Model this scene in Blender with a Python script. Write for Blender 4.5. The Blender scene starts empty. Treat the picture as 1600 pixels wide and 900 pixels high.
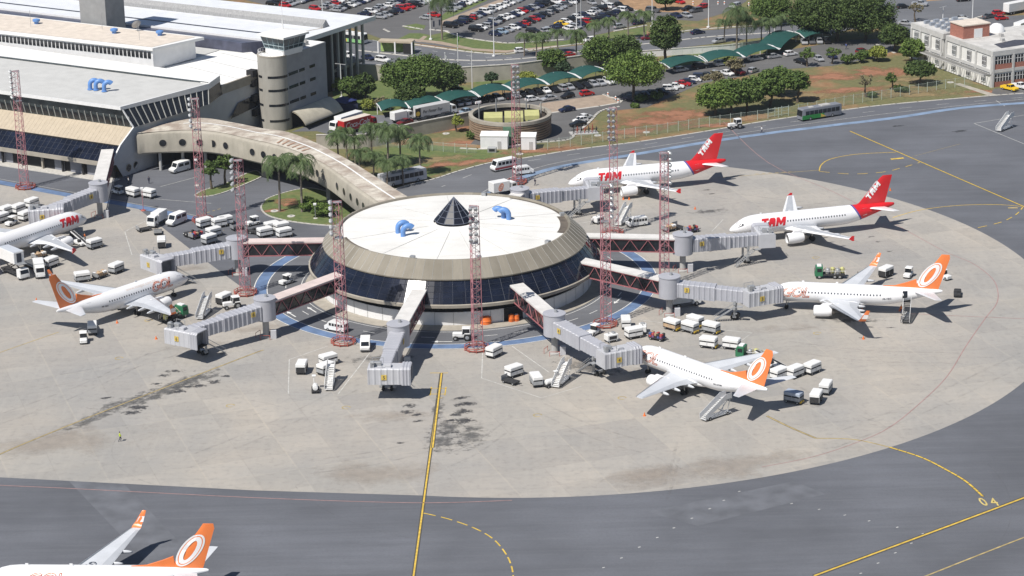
import bpy, bmesh, math, random
from mathutils import Vector, Matrix
rnd = random.Random(7)
scene = bpy.context.scene
COL = scene.collection
R = math.radians
PI = math.pi

# ---------------------------------------------------------------- camera (solved from the photograph)
FPX, PITCH, ROLL, CAMH = 3788.2642, 0.3198, -0.0197, 152.9666
_F = Vector((0, math.cos(PITCH), -math.sin(PITCH)))
_U0 = Vector((0, math.sin(PITCH), math.cos(PITCH)))
_R0 = Vector((1, 0, 0))
_RT = _R0 * math.cos(ROLL) + _U0 * math.sin(ROLL)
_UP = -_R0 * math.sin(ROLL) + _U0 * math.cos(ROLL)
cam = bpy.data.cameras.new("camera")
camo = bpy.data.objects.new("camera", cam)
COL.objects.link(camo)
m = Matrix((( _RT.x, _UP.x, -_F.x, 0), (_RT.y, _UP.y, -_F.y, 0), (_RT.z, _UP.z, -_F.z, CAMH), (0, 0, 0, 1)))
camo.matrix_world = m
cam.sensor_width = 36
cam.lens = FPX / 1600 * 36
cam.clip_start = 1
cam.clip_end = 5000
scene.camera = camo

def G(u, v, z=0.0):
    """the point of the place at height z that the surveyed photograph shows at (u, v)"""
    d = _F + _RT * ((u - 800) / FPX) + _UP * ((450 - v) / FPX)
    t = (z - CAMH) / d.z
    return Vector((d.x * t, d.y * t, z))

def heading(p, q):
    return math.atan2(q.y - p.y, q.x - p.x)

# ---------------------------------------------------------------- materials
MATS = {}
def pm(name, col, rough=.6, var=.08, scale=1.0, metal=0.0, spec=.5, detail=4, bump=0.0, stretch=None):
    if name in MATS: return MATS[name]
    mt = bpy.data.materials.new(name); mt.use_nodes = True
    nt = mt.node_tree; N = nt.nodes; L = nt.links
    b = N["Principled BSDF"]
    b.inputs["Roughness"].default_value = rough
    b.inputs["Metallic"].default_value = metal
    b.inputs["Specular IOR Level"].default_value = spec
    tc = N.new("ShaderNodeTexCoord"); nz = N.new("ShaderNodeTexNoise")
    nz.inputs["Scale"].default_value = scale; nz.inputs["Detail"].default_value = detail
    src = tc.outputs["Object"]
    if stretch:
        mp = N.new("ShaderNodeMapping"); mp.inputs["Scale"].default_value = stretch
        L.new(src, mp.inputs["Vector"]); src = mp.outputs["Vector"]
    L.new(src, nz.inputs["Vector"])
    cr = N.new("ShaderNodeMix"); cr.data_type = 'RGBA'
    a = [max(0, c * (1 - var)) for c in col[:3]] + [1]; c2 = [min(1, c * (1 + var)) for c in col[:3]] + [1]
    cr.inputs["A"].default_value = a; cr.inputs["B"].default_value = c2
    rp = N.new("ShaderNodeMapRange"); rp.inputs["From Min"].default_value = .3; rp.inputs["From Max"].default_value = .7
    L.new(nz.outputs["Fac"], rp.inputs["Value"]); L.new(rp.outputs["Result"], cr.inputs["Factor"])
    L.new(cr.outputs["Result"], b.inputs["Base Color"])
    if bump:
        bp = N.new("ShaderNodeBump"); bp.inputs["Strength"].default_value = bump
        L.new(nz.outputs["Fac"], bp.inputs["Height"]); L.new(bp.outputs["Normal"], b.inputs["Normal"])
    MATS[name] = mt
    return mt

def nodes_of(mt):
    nt = mt.node_tree
    return nt, nt.nodes, nt.links

def mixrgb(N, L, fac, a, b, mode='MIX'):
    x = N.new("ShaderNodeMix"); x.data_type = 'RGBA'; x.blend_type = mode
    for sock, val in (("Factor", fac), ("A", a), ("B", b)):
        if isinstance(val, (tuple, list)): x.inputs[sock].default_value = tuple(val[:3]) + (1,)
        elif isinstance(val, (int, float)): x.inputs[sock].default_value = val
        else: L.new(val, x.inputs[sock])
    return x.outputs["Result"]

def noise(N, L, vec, scale, detail=4, stretch=None, rough=.55):
    if stretch:
        mp = N.new("ShaderNodeMapping"); mp.inputs["Scale"].default_value = stretch[:3]
        if len(stretch) > 3: mp.inputs["Rotation"].default_value = (0, 0, stretch[3])
        L.new(vec, mp.inputs["Vector"]); vec = mp.outputs["Vector"]
    nz = N.new("ShaderNodeTexNoise"); nz.inputs["Scale"].default_value = scale
    nz.inputs["Detail"].default_value = detail; nz.inputs["Roughness"].default_value = rough
    L.new(vec, nz.inputs["Vector"])
    return nz.outputs["Fac"]

def ramp(N, L, fac, lo, hi, tmin=0.0, tmax=1.0):
    rp = N.new("ShaderNodeMapRange")
    for k, v in (("From Min", lo), ("From Max", hi), ("To Min", tmin), ("To Max", tmax)): rp.inputs[k].default_value = v
    L.new(fac, rp.inputs["Value"])
    return rp.outputs["Result"]

# ---------------------------------------------------------------- mesh builder
class MB:
    def __init__(s): s.v = []; s.f = []; s.mi = []; s.M = Matrix(); s.cur = 0
    def add(s, vs, fs):
        n = len(s.v)
        s.v += [tuple(s.M @ Vector(p)) for p in vs]
        s.f += [tuple(i + n for i in f) for f in fs]
        s.mi += [s.cur] * len(fs)
        return s
    def box(s, x, y, z, sx, sy, sz, rz=0.0):
        """centre x,y; z is the bottom"""
        c, q = math.cos(rz), math.sin(rz); vs = []
        for dz in (0, sz):
            for dx, dy in ((-.5, -.5), (.5, -.5), (.5, .5), (-.5, .5)):
                a, b = dx * sx, dy * sy
                vs.append((x + a * c - b * q, y + a * q + b * c, z + dz))
        return s.add(vs, [(3, 2, 1, 0), (4, 5, 6, 7), (0, 1, 5, 4), (1, 2, 6, 5), (2, 3, 7, 6), (3, 0, 4, 7)])
    def bbox(s, x, y, z, sx, sy, sz, b=.08, rz=0.0):
        """box with bevelled vertical edges and top rim"""
        c, q = math.cos(rz), math.sin(rz)
        def ring(hx, hy, k, zz):
            pts = [(hx - k, -hy), (hx, -hy + k), (hx, hy - k), (hx - k, hy), (-hx + k, hy), (-hx, hy - k), (-hx, -hy + k), (-hx + k, -hy)]
            return [(x + a * c - d * q, y + a * q + d * c, zz) for a, d in pts]
        return s.loft([ring(sx / 2, sy / 2, b, z), ring(sx / 2, sy / 2, b, z + sz - b), ring(sx / 2 - b, sy / 2 - b, b * .6, z + sz)])
    def prism(s, poly, z0, z1):
        n = len(poly)
        zz0 = z0 if hasattr(z0, '__len__') else [z0] * n
        zz1 = z1 if hasattr(z1, '__len__') else [z1] * n
        vs = [(p[0], p[1], zz0[i]) for i, p in enumerate(poly)] + [(p[0], p[1], zz1[i]) for i, p in enumerate(poly)]
        area = sum(poly[i][0] * poly[(i + 1) % n][1] - poly[(i + 1) % n][0] * poly[i][1] for i in range(n))
        fs = [tuple(range(n - 1, -1, -1)), tuple(range(n, 2 * n))] + [(i, (i + 1) % n, n + (i + 1) % n, n + i) for i in range(n)]
        if area < 0: fs = [tuple(reversed(f)) for f in fs]
        return s.add(vs, fs)
    def side(s, poly, y0, y1):
        """polygon in x-z extruded along y"""
        n = len(poly)
        vs = [(p[0], y0, p[1]) for p in poly] + [(p[0], y1, p[1]) for p in poly]
        return s.add(vs, [tuple(range(n)), tuple(range(2 * n - 1, n - 1, -1))] + [(i, n + i, n + (i + 1) % n, (i + 1) % n) for i in range(n)])
    def sheet(s, poly, z=None):
        vs = [(p[0], p[1], p[2] if z is None else z) for p in poly]
        n = len(vs)
        area = sum(vs[i][0] * vs[(i + 1) % n][1] - vs[(i + 1) % n][0] * vs[i][1] for i in range(n))
        return s.add(vs, [tuple(range(n)) if area > 0 else tuple(range(n - 1, -1, -1))])
    def strip(s, pts, w, z, dash=None, closed=False):
        """painted line of width w along pts"""
        P = [Vector((p[0], p[1])) for p in pts]
        if closed: P.append(P[0])
        if dash:
            on, off = dash; segs = []; cur = [P[0]]; acc = 0; isn = True
            for a, b in zip(P, P[1:]):
                d = (b - a).length; t = 0
                while d - t > 1e-6:
                    need = (on if isn else off) - acc; st = min(need, d - t)
                    t += st; acc += st
                    q = a + (b - a) * (t / d)
                    if isn: cur.append(q)
                    if acc >= (on if isn else off) - 1e-6:
                        if isn: segs.append(cur)
                        isn = not isn; acc = 0; cur = [q]
            if isn and len(cur) > 1: segs.append(cur)
            for sg in segs: s.strip(sg, w, z)
            return s
        n = len(P); L_, R_ = [], []
        for i in range(n):
            a = P[max(i - 1, 0)]; b = P[min(i + 1, n - 1)]
            if closed and i in (0, n - 1): a, b = P[-2], P[1]
            d = (b - a).normalized(); nn = Vector((-d.y, d.x)) * (w / 2)
            L_.append(P[i] + nn); R_.append(P[i] - nn)
        vs = [(p.x, p.y, z) for p in R_] + [(p.x, p.y, z) for p in L_]
        return s.add(vs, [(i, i + 1, n + i + 1, n + i) for i in range(n - 1)])
    def kerb(s, pts, w, h, z=0.0):
        for a, b in zip(pts, pts[1:]):
            d = Vector((b[0] - a[0], b[1] - a[1])); L_ = d.length
            s.box((a[0] + b[0]) / 2, (a[1] + b[1]) / 2, z, L_ + w * .5, w, h, math.atan2(d.y, d.x))
        return s
    def tube(s, p, q, r, r2=None, n=6, cap=True):
        p, q = Vector(p), Vector(q); r2 = r if r2 is None else r2
        d = (q - p)
        if d.length < 1e-6: return s
        d.normalize(); a = d.orthogonal().normalized(); b = d.cross(a)
        vs = []
        for c, rr in ((p, r), (q, r2)):
            for i in range(n):
                t = 2 * PI * i / n; vs.append(tuple(c + (a * math.cos(t) + b * math.sin(t)) * rr))
        fs = [(i, (i + 1) % n, n + (i + 1) % n, n + i) for i in range(n)]
        if cap: fs += [tuple(range(n - 1, -1, -1)), tuple(range(n, 2 * n))]
        return s.add(vs, fs)
    def path(s, pts, r, n=6):
        rr = r if hasattr(r, '__len__') else [r] * len(pts)
        for i in range(len(pts) - 1): s.tube(pts[i], pts[i + 1], rr[i], rr[i + 1], n)
        return s
    def lathe(s, prof, n=24, x=0, y=0, axis='z', a0=0.0, a1=2 * PI, cap=False):
        """prof = (radius, height) pairs"""
        full = abs(a1 - a0 - 2 * PI) < 1e-6
        k = n if full else n + 1; vs = []
        for r, h in prof:
            for i in range(k):
                t = a0 + (a1 - a0) * i / n
                if axis == 'z': vs.append((x + r * math.cos(t), y + r * math.sin(t), h))
                else: vs.append((h, x + r * math.cos(t), y + r * math.sin(t)))
        fs = []
        for j in range(len(prof) - 1):
            for i in range(n):
                i2 = (i + 1) % k if full else i + 1
                fs.append((j * k + i, j * k + i2, (j + 1) * k + i2, (j + 1) * k + i))
        if cap and full:
            fs += [tuple(range(k - 1, -1, -1)), tuple(range((len(prof) - 1) * k, len(prof) * k))]
        return s.add(vs, fs)
    def loft(s, rings, cap=True):
        n = len(rings[0]); vs = [p for r in rings for p in r]; fs = []
        for j in range(len(rings) - 1):
            for i in range(n):
                fs.append((j * n + i, j * n + (i + 1) % n, (j + 1) * n + (i + 1) % n, (j + 1) * n + i))
        if cap: fs += [tuple(range(n - 1, -1, -1)), tuple(range((len(rings) - 1) * n, len(rings) * n))]
        return s.add(vs, fs)
    def grid(s, rows):
        n = len(rows[0]); vs = [p for r in rows for p in r]; fs = []
        for j in range(len(rows) - 1):
            for i in range(n - 1): fs.append((j * n + i, j * n + i + 1, (j + 1) * n + i + 1, (j + 1) * n + i))
        return s.add(vs, fs)
    def ball(s, x, y, z, rx, ry, rz, n=10, k=6):
        vs = []; fs = []
        for j in range(k + 1):
            t = PI * j / k - PI / 2
            for i in range(n):
                p = 2 * PI * i / n
                vs.append((x + rx * math.cos(t) * math.cos(p), y + ry * math.cos(t) * math.sin(p), z + rz * math.sin(t)))
        for j in range(k):
            for i in range(n): fs.append((j * n + i, j * n + (i + 1) % n, (j + 1) * n + (i + 1) % n, (j + 1) * n + i))
        return s.add(vs, fs)
    def mesh(s, name, mats, smooth=None, fixn=False):
        me = bpy.data.meshes.new(name); me.from_pydata(s.v, [], s.f); me.validate()
        mats = mats if isinstance(mats, (list, tuple)) else [mats]
        for m_ in mats: me.materials.append(m_)
        if len(mats) > 1 and len(me.polygons) == len(s.mi): me.polygons.foreach_set("material_index", s.mi)
        if fixn:
            bm = bmesh.new(); bm.from_mesh(me); bmesh.ops.remove_doubles(bm, verts=bm.verts, dist=1e-4)
            bmesh.ops.recalc_face_normals(bm, faces=bm.faces); bm.to_mesh(me); bm.free()
        if smooth is not None:
            me.polygons.foreach_set("use_smooth", [True] * len(me.polygons))
            if smooth < 180: me.set_sharp_from_angle(angle=R(smooth))
        me.update()
        return me
    def build(s, name, mats, parent=None, loc=(0, 0, 0), rz=0.0, smooth=None, fixn=False):
        o = bpy.data.objects.new(name, s.mesh(name, mats, smooth, fixn)); COL.objects.link(o)
        o.location = loc; o.rotation_euler = (0, 0, rz)
        if parent is not None: o.parent = parent
        return o

def thing(name, label, cat, loc=(0, 0, 0), rz=0.0, group=None, kind=None):
    o = bpy.data.objects.new(name, None); COL.objects.link(o); o.empty_display_size = .3
    o.location = loc; o.rotation_euler = (0, 0, rz)
    return tag(o, label, cat, group, kind)

def tag(o, label=None, cat=None, group=None, kind=None):
    if label: o["label"] = label
    if cat: o["category"] = cat
    if group: o["group"] = group
    if kind: o["kind"] = kind
    return o

def struct(mb, name, mats, label=None, parent=None, **k):
    o = mb.build(name, mats, parent, **k)
    if parent is None: o["kind"] = "structure"
    if label: o["label"] = label
    return o

def inst(o, parent=None):
    """a copy of a thing with copies of its parts and sub-parts"""
    c = o.copy(); COL.objects.link(c)
    if parent is not None: c.parent = parent
    for ch in CH(o): inst(ch, c)
    return c

KIDS = {}
def CH(o): return [c for c in KIDS.get(o.name, []) ]
def freeze(o):
    """remember the children of a prototype so that copying stays quick"""
    allo = [x for x in COL.objects if x.parent is not None]
    by = {}
    for x in allo: by.setdefault(x.parent.name, []).append(x)
    def rec(p):
        KIDS[p.name] = by.get(p.name, [])
        for c in KIDS[p.name]: rec(c)
    rec(o)
    o["_used"] = 0
    return o

PROTO = {}
def place(key, loc, rz, label, group=None, scale=None, mat_of=None):
    """first use moves the prototype itself, later ones copy it with its parts"""
    o = PROTO[key]
    if o.get("_used"): o = inst(o)
    else: o["_used"] = 1
    o.location = loc; o.rotation_euler = (0, 0, rz)
    if scale: o.scale = scale if hasattr(scale, '__len__') else (scale,) * 3
    o["label"] = label
    if group: o["group"] = group
    elif "group" in o: del o["group"]
    return o

def text_mesh(txt, size=1.0, shear=0.0, offset=0.0, cut=None, spacing=1.0, outline=None):
    """flat lettering as a bmesh in the x-y plane (starts at x=0, baseline y=0)"""
    cu = bpy.data.curves.new("lettering", 'FONT'); cu.body = txt; cu.size = size; cu.shear = shear
    cu.offset = offset; cu.space_character = spacing; cu.resolution_u = 3
    if outline: cu.fill_mode = 'NONE'; cu.bevel_depth = outline; cu.bevel_resolution = 0; cu.use_fill_caps = False
    o = bpy.data.objects.new("lettering", cu); COL.objects.link(o)
    dg = bpy.context.evaluated_depsgraph_get(); dg.update()
    me = o.evaluated_get(dg).to_mesh()
    bm = bmesh.new(); bm.from_mesh(me)
    o.evaluated_get(dg).to_mesh_clear()
    bpy.data.objects.remove(o); bpy.data.curves.remove(cu)
    if cut:
        ys = [v.co.y for v in bm.verts]; y = min(ys) + cut
        while y < max(ys):
            g = bm.verts[:] + bm.edges[:] + bm.faces[:]
            bmesh.ops.bisect_plane(bm, geom=g, plane_co=(0, y, 0), plane_no=(0, 1, 0)); y += cut
    return bm

def decal(name, bm, fn, mat, parent):
    """wrap flat lettering on a surface: fn maps (u, v) to a point"""
    for v in bm.verts: v.co = fn(v.co.x, v.co.y)
    me = bpy.data.meshes.new(name); bm.to_mesh(me); bm.free(); me.materials.append(mat)
    o = bpy.data.objects.new(name, me); COL.objects.link(o); o.parent = parent
    return o

def flat_text(name, txt, size, mat, parent, M, shear=0.0, offset=0.0, spacing=1.0, outline=None):
    bm = text_mesh(txt, size, shear, offset, None, spacing, outline)
    return decal(name, bm, lambda u, v: M @ Vector((u, v, 0)), mat, parent)

def circ(cx, cy, r, a0=0.0, a1=360.0, n=72):
    return [Vector((cx + r * math.cos(R(a0 + (a1 - a0) * i / n)), cy + r * math.sin(R(a0 + (a1 - a0) * i / n)), 0)) for i in range(n + 1)]

def smoothline(pts, k=6):
    """Catmull-Rom through points"""
    P = [Vector(p) for p in pts]; out = []
    for i in range(len(P) - 1):
        a, b, c, d = P[max(i - 1, 0)], P[i], P[i + 1], P[min(i + 2, len(P) - 1)]
        for j in range(k):
            t = j / k
            out.append(.5 * ((2 * b) + (c - a) * t + (2 * a - 5 * b + 4 * c - d) * t * t + (3 * b - a - 3 * c + d) * t ** 3))
    out.append(P[-1])
    return out
def GL(*uv, z=0.0): return [G(u, v, z) for u, v in uv]
ORD = ["first", "second", "third", "fourth", "fifth", "sixth", "seventh", "eighth", "ninth", "tenth", "eleventh", "twelfth", "thirteenth", "fourteenth", "fifteenth", "sixteenth", "seventeenth", "eighteenth", "nineteenth", "twentieth", "twenty-first", "twenty-second", "twenty-third", "twenty-fourth"]
# ---------------------------------------------------------------- daylight
w = bpy.data.worlds.new("World"); scene.world = w; w.use_nodes = True
SAZ, SEL = R(46.5), R(54)
SUN = Vector((-math.cos(SAZ) * math.cos(SEL), -math.sin(SAZ) * math.cos(SEL), math.sin(SEL)))
sky = w.node_tree.nodes.new("ShaderNodeTexSky"); sky.sky_type = 'NISHITA'; sky.sun_disc = False
sky.sun_elevation = SEL; sky.sun_rotation = R(223.5); sky.altitude = 1100; sky.dust_density = 1.0
bg = w.node_tree.nodes["Background"]; bg.inputs["Strength"].default_value = .068
w.node_tree.links.new(sky.outputs["Color"], bg.inputs["Color"])
sl = bpy.data.lights.new("sun", 'SUN'); sl.energy = 4.8; sl.angle = R(.55); sl.color = (1, .955, .89)
so = bpy.data.objects.new("sun", sl); COL.objects.link(so); so.rotation_euler = SUN.to_track_quat('Z', 'Y').to_euler()
so.location = (0, 0, 300)
scene.view_settings.view_transform = 'Standard'; scene.view_settings.look = 'None'
scene.view_settings.exposure = 0.2; scene.view_settings.gamma = 1
scene.view_settings.use_curve_mapping = False
scene.cycles.max_bounces = 6; scene.cycles.diffuse_bounces = 3; scene.cycles.transparent_max_bounces = 12
scene.cycles.use_denoising = True

# ---------------------------------------------------------------- ground materials
def ground_mat():
    mt = pm("grass_and_red_soil", (.1, .1, .04)); nt, N, L = nodes_of(mt); b = N["Principled BSDF"]
    v = N.new("ShaderNodeTexCoord").outputs["Object"]
    soil = mixrgb(N, L, ramp(N, L, noise(N, L, v, .5), .35, .65), (.27, .13, .065), (.34, .2, .11))
    grass = mixrgb(N, L, ramp(N, L, noise(N, L, v, .9, 6), .3, .7), (.11, .118, .045), (.2, .178, .08))
    f = ramp(N, L, noise(N, L, v, .055, 5, None, .65), .5, .64)
    c = mixrgb(N, L, f, grass, soil)
    c = mixrgb(N, L, ramp(N, L, noise(N, L, v, 3.0, 3), .3, .7, 0, .35), c, (.06, .07, .02))
    L.new(c, b.inputs["Base Color"]); b.inputs["Roughness"].default_value = .95
    return mt
def lawn_mat():
    mt = pm("watered_lawn", (.07, .12, .03)); nt, N, L = nodes_of(mt); b = N["Principled BSDF"]
    v = N.new("ShaderNodeTexCoord").outputs["Object"]
    c = mixrgb(N, L, ramp(N, L, noise(N, L, v, .8, 6), .3, .7), (.072, .115, .032), (.14, .165, .055))
    c = mixrgb(N, L, ramp(N, L, noise(N, L, v, .16, 4), .55, .72, 0, .6), c, (.22, .17, .08))
    L.new(c, b.inputs["Base Color"]); b.inputs["Roughness"].default_value = .95
    return mt
JOINT = heading(G(512, 690), G(575, 770))
def concrete_mat():
    mt = pm("apron_concrete", (.36, .34, .31)); nt, N, L = nodes_of(mt); b = N["Principled BSDF"]
    v = N.new("ShaderNodeTexCoord").outputs["Object"]
    c = mixrgb(N, L, ramp(N, L, noise(N, L, v, .035, 5), .32, .68), (.31, .302, .288), (.415, .378, .33))
    c = mixrgb(N, L, ramp(N, L, noise(N, L, v, .11, 6, (1, .32, 1, .25)), .4, .75, 0, .5), c, (.30, .295, .285))
    c = mixrgb(N, L, ramp(N, L, noise(N, L, v, .3, 5, (.15, 1.6, 1, .18), .7), .45, .8, 0, .45), c, (.255, .25, .24))
    c = mixrgb(N, L, ramp(N, L, noise(N, L, v, .5, 5, (1.4, .12, 1, -.3), .7), .5, .85, 0, .4), c, (.45, .425, .385))
    c = mixrgb(N, L, ramp(N, L, noise(N, L, v, .9, 6), .52, .8, 0, .5), c, (.2, .19, .18))
    # slab joints, 7.5 m
    mp = N.new("ShaderNodeMapping"); mp.inputs["Rotation"].default_value = (0, 0, -JOINT); L.new(v, mp.inputs["Vector"])
    br = N.new("ShaderNodeTexBrick"); br.offset = 0; br.inputs["Scale"].default_value = 1
    br.inputs["Brick Width"].default_value = 7.5; br.inputs["Row Height"].default_value = 7.5
    br.inputs["Mortar Size"].default_value = .07; br.inputs["Mortar Smooth"].default_value = .4
    br.inputs["Color1"].default_value = (.9, .9, .9, 1); br.inputs["Color2"].default_value = (1.06, 1.055, 1.04, 1)
    br.inputs["Mortar"].default_value = (.86, .85, .83, 1)
    L.new(mp.outputs["Vector"], br.inputs["Vector"])
    c = mixrgb(N, L, .75, c, br.outputs["Color"], 'MULTIPLY')
    br2 = N.new("ShaderNodeTexBrick"); br2.offset = 0; br2.inputs["Scale"].default_value = 1
    br2.inputs["Brick Width"].default_value = 30; br2.inputs["Row Height"].default_value = 15
    br2.inputs["Mortar Size"].default_value = .16; br2.inputs["Mortar Smooth"].default_value = .6
    br2.inputs["Color1"].default_value = (.97, .97, .98, 1); br2.inputs["Color2"].default_value = (1.03, 1.02, 1, 1)
    br2.inputs["Mortar"].default_value = (1.2, 1.18, 1.14, 1)
    L.new(mp.outputs["Vector"], br2.inputs["Vector"])
    c = mixrgb(N, L, .8, c, br2.outputs["Color"], 'MULTIPLY')
    L.new(c, b.inputs["Base Color"]); b.inputs["Roughness"].default_value = .85
    return mt
def asphalt_mat(name, base, tint, rot=.33):
    mt = pm(name, base); nt, N, L = nodes_of(mt); b = N["Principled BSDF"]
    v = N.new("ShaderNodeTexCoord").outputs["Object"]
    d = tuple(x * .8 for x in base); l = tuple(x * 1.22 for x in base)
    c = mixrgb(N, L, ramp(N, L, noise(N, L, v, .04, 5), .33, .67), d, l)
    c = mixrgb(N, L, ramp(N, L, noise(N, L, v, .22, 6, (.12, 1.5, 1, -rot), .7), .42, .78, 0, .55), c, tuple(x * .62 for x in base))
    c = mixrgb(N, L, ramp(N, L, noise(N, L, v, .5, 5, (.1, 2.2, 1, -rot), .7), .5, .85, 0, .5), c, tint)
    c = mixrgb(N, L, ramp(N, L, noise(N, L, v, 2.2, 4), .45, .8, 0, .4), c, tuple(x * .7 for x in base))
    L.new(c, b.inputs["Base Color"]); b.inputs["Roughness"].default_value = .88
    return mt
def patch_mat(name, col, strength=.9, inner=.15, nscale=4.0):
    """worn or stained area with a ragged, fading edge"""
    mt = pm(name, col, .8, .2, .5); nt, N, L = nodes_of(mt); b = N["Principled BSDF"]
    tc = N.new("ShaderNodeTexCoord"); g = tc.outputs["Generated"]
    vm = N.new("ShaderNodeVectorMath"); vm.operation = 'SUBTRACT'; L.new(g, vm.inputs[0]); vm.inputs[1].default_value = (.5, .5, 0)
    ml = N.new("ShaderNodeVectorMath"); ml.operation = 'MULTIPLY'; L.new(vm.outputs[0], ml.inputs[0]); ml.inputs[1].default_value = (1, 1, 0)
    ln = N.new("ShaderNodeVectorMath"); ln.operation = 'LENGTH'; L.new(ml.outputs[0], ln.inputs[0])
    r = ramp(N, L, ln.outputs["Value"], inner, .5, 1, 0)
    oi = N.new("ShaderNodeObjectInfo")
    ad = N.new("ShaderNodeVectorMath"); ad.operation = 'ADD'; L.new(tc.outputs["Object"], ad.inputs[0]); L.new(oi.outputs["Location"], ad.inputs[1])
    n1 = ramp(N, L, noise(N, L, ad.outputs[0], nscale, 6, None, .65), .32, .68)
    mm = N.new("ShaderNodeMath"); mm.operation = 'ADD'; L.new(r, mm.inputs[0]); L.new(n1, mm.inputs[1])
    a = ramp(N, L, mm.outputs[0], .85, 1.45, 0, strength)
    L.new(a, b.inputs["Alpha"])
    return mt

M_GROUND, M_LAWN, M_CONC = ground_mat(), lawn_mat(), concrete_mat()
M_ASPH = asphalt_mat("taxiway_asphalt", (.118, .124, .141), (.168, .174, .188))
M_ROAD = asphalt_mat("road_asphalt", (.13, .135, .148), (.17, .172, .18), .2)
M_LOT = asphalt_mat("car_park_asphalt", (.12, .118, .118), (.17, .165, .16), .6)
M_KERB = pm("kerb_concrete", (.5, .48, .44), .85, .15, 1.5)
M_PAVE = pm("paving_concrete", (.36, .33, .28), .9, .15, .6)
M_TANPAVE = pm("tan_paving", (.33, .26, .2), .9, .15, .5)
M_YEL = pm("yellow_road_paint", (.62, .42, .06), .7, .25, 1.2)
M_YELOLD = pm("worn_yellow_paint", (.40, .31, .14), .8, .3, .8)
M_WHT = pm("white_road_paint", (.68, .68, .66), .7, .2, 1.0)
M_REDL = pm("faded_red_paint", (.34, .21, .2), .8, .2, .8)
M_BLUE = pm("blue_lane_paint", (.12, .185, .315), .7, .25, .35, detail=6)
M_BLUEOLD = pm("faded_blue_lane_paint", (.19, .26, .37), .75, .25, .3, detail=6)
M_BLACK = pm("black_paint", (.075, .07, .06), .7)
M_SLATE = pm("repaired_asphalt", (.124, .13, .146), .85, .2, .3)

RC = Vector((-11.338, 467.164, 0))          # centre of the round pier building
AC, AR = (4.043, 458.04), 102.485           # apron circle

g = MB(); g.sheet([(-3000, -200), (3000, -200), (3000, 4000), (-3000, 4000)], 0.0)
struct(g, "ground", M_GROUND)

# airside asphalt
g = MB()
edge = GL((1900, 118), (1600, 146), (1545, 150), (1400, 162.5), (1320, 172), (1200, 189), (1100, 206), (1000, 221.5), (900, 234), (815, 248), (769, 254), (715, 268), (680, 279.5), (640, 289), (600, 300), (560, 290), (470, 240), (395, 232), (300, 240), (200, 270), (-100, 235), (-400, 200), (-400, 560), (-600, 1500), (2400, 1500))
g.sheet(edge, .01); struct(g, "taxiway", M_ASPH)
K_AIR = GL((1700, 138), (1600, 146), (1545, 150), (1400, 162.5), (1320, 172), (1200, 189), (1100, 206), (1000, 221.5), (900, 234), (815, 248), (769, 254), (715, 268), (680, 279.5), (640, 289), (605, 300))
kb = MB(); kb.kerb(smoothline(K_AIR, 4), .5, .13); struct(kb, "kerb", M_KERB)

# concrete apron: disc plus its straight western part
g = MB()
arc = []
a_start = math.degrees(math.atan2(G(660, 777.5).y - AC[1], G(660, 777.5).x - AC[0]))
a_end = math.degrees(math.atan2(G(868, 268).y - AC[1], G(868, 268).x - AC[0]))
for p in circ(AC[0], AC[1], AR, a_start, a_end, 140): arc.append(p)
west = GL((770, 330), (600, 345), (470, 400), (385, 455), (375, 447), (307, 397), (217, 327), (200, 322), (107, 307), (0, 289), (-200, 255), (-420, 225), (-420, 722), (0, 746), (400, 766.5))
g.sheet([(p.x, p.y) for p in arc] + [(p.x, p.y) for p in west], .02)
APRON = struct(g, "apron", M_CONC)

# ring road round the pier
g = MB(); g.sheet(circ(RC.x, RC.y, 40.9, 0, 360, 120)[:-1], .03)
back = GL((1010, 236), (900, 254), (830, 273), (780, 292), (750, 308), (600, 312), (640, 289), (715, 268), (815, 248), (900, 234), (1000, 221.5))
struct(g, "road", M_ROAD)
g = MB(); g.sheet(back, .028); struct(g, "service_road", M_ROAD)
g = MB(); g.lathe([(27.6, .12), (30.6, .12), (30.6, 0)], 96, RC.x, RC.y); struct(g, "pavement", M_PAVE)
def ring_strip(name, r0, r1, a0, a1, z, m_, n=110):
    q = MB(); q.lathe([(r0, z), (r1, z)], n, RC.x, RC.y, a0=R(a0), a1=R(a1))
    q.f = [tuple(reversed(f)) for f in q.f]
    return struct(q, name, m_)
ring_strip("blue_lane_marking", 38.3, 40.6, 0, 360, .04, M_BLUE)
q = MB()
for r_ in (38.15, 40.75): q.strip(circ(RC.x, RC.y, r_, 0, 360, 140), .18, .045)
q.strip(circ(RC.x, RC.y, 34.4, 0, 360, 140), .16, .04, dash=(2.6, 3.4))
q.strip(circ(RC.x, RC.y, 31.3, 0, 360, 140), .14, .04)
def arrow(mb, p, a, s=1.0):
    d = Vector((math.cos(a), math.sin(a))); n_ = Vector((-d.y, d.x)); p = Vector((p.x, p.y))
    mb.sheet([p - d * 2 * s + n_ * .14, p - d * 2 * s - n_ * .14, p + d * .7 * s - n_ * .14, p + d * .7 * s + n_ * .14], .042)
    mb.sheet([p + d * .7 * s - n_ * .5, p + d * 2 * s, p + d * .7 * s + n_ * .5], .042)
for u, v in ((455, 491), (487, 484), (690, 534), (940, 420), (965, 470)):
    p = G(u, v); arrow(q, p, math.atan2(p.y - RC.y, p.x - RC.x) - PI / 2)
struct(q, "road_marking", M_WHT)
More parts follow.
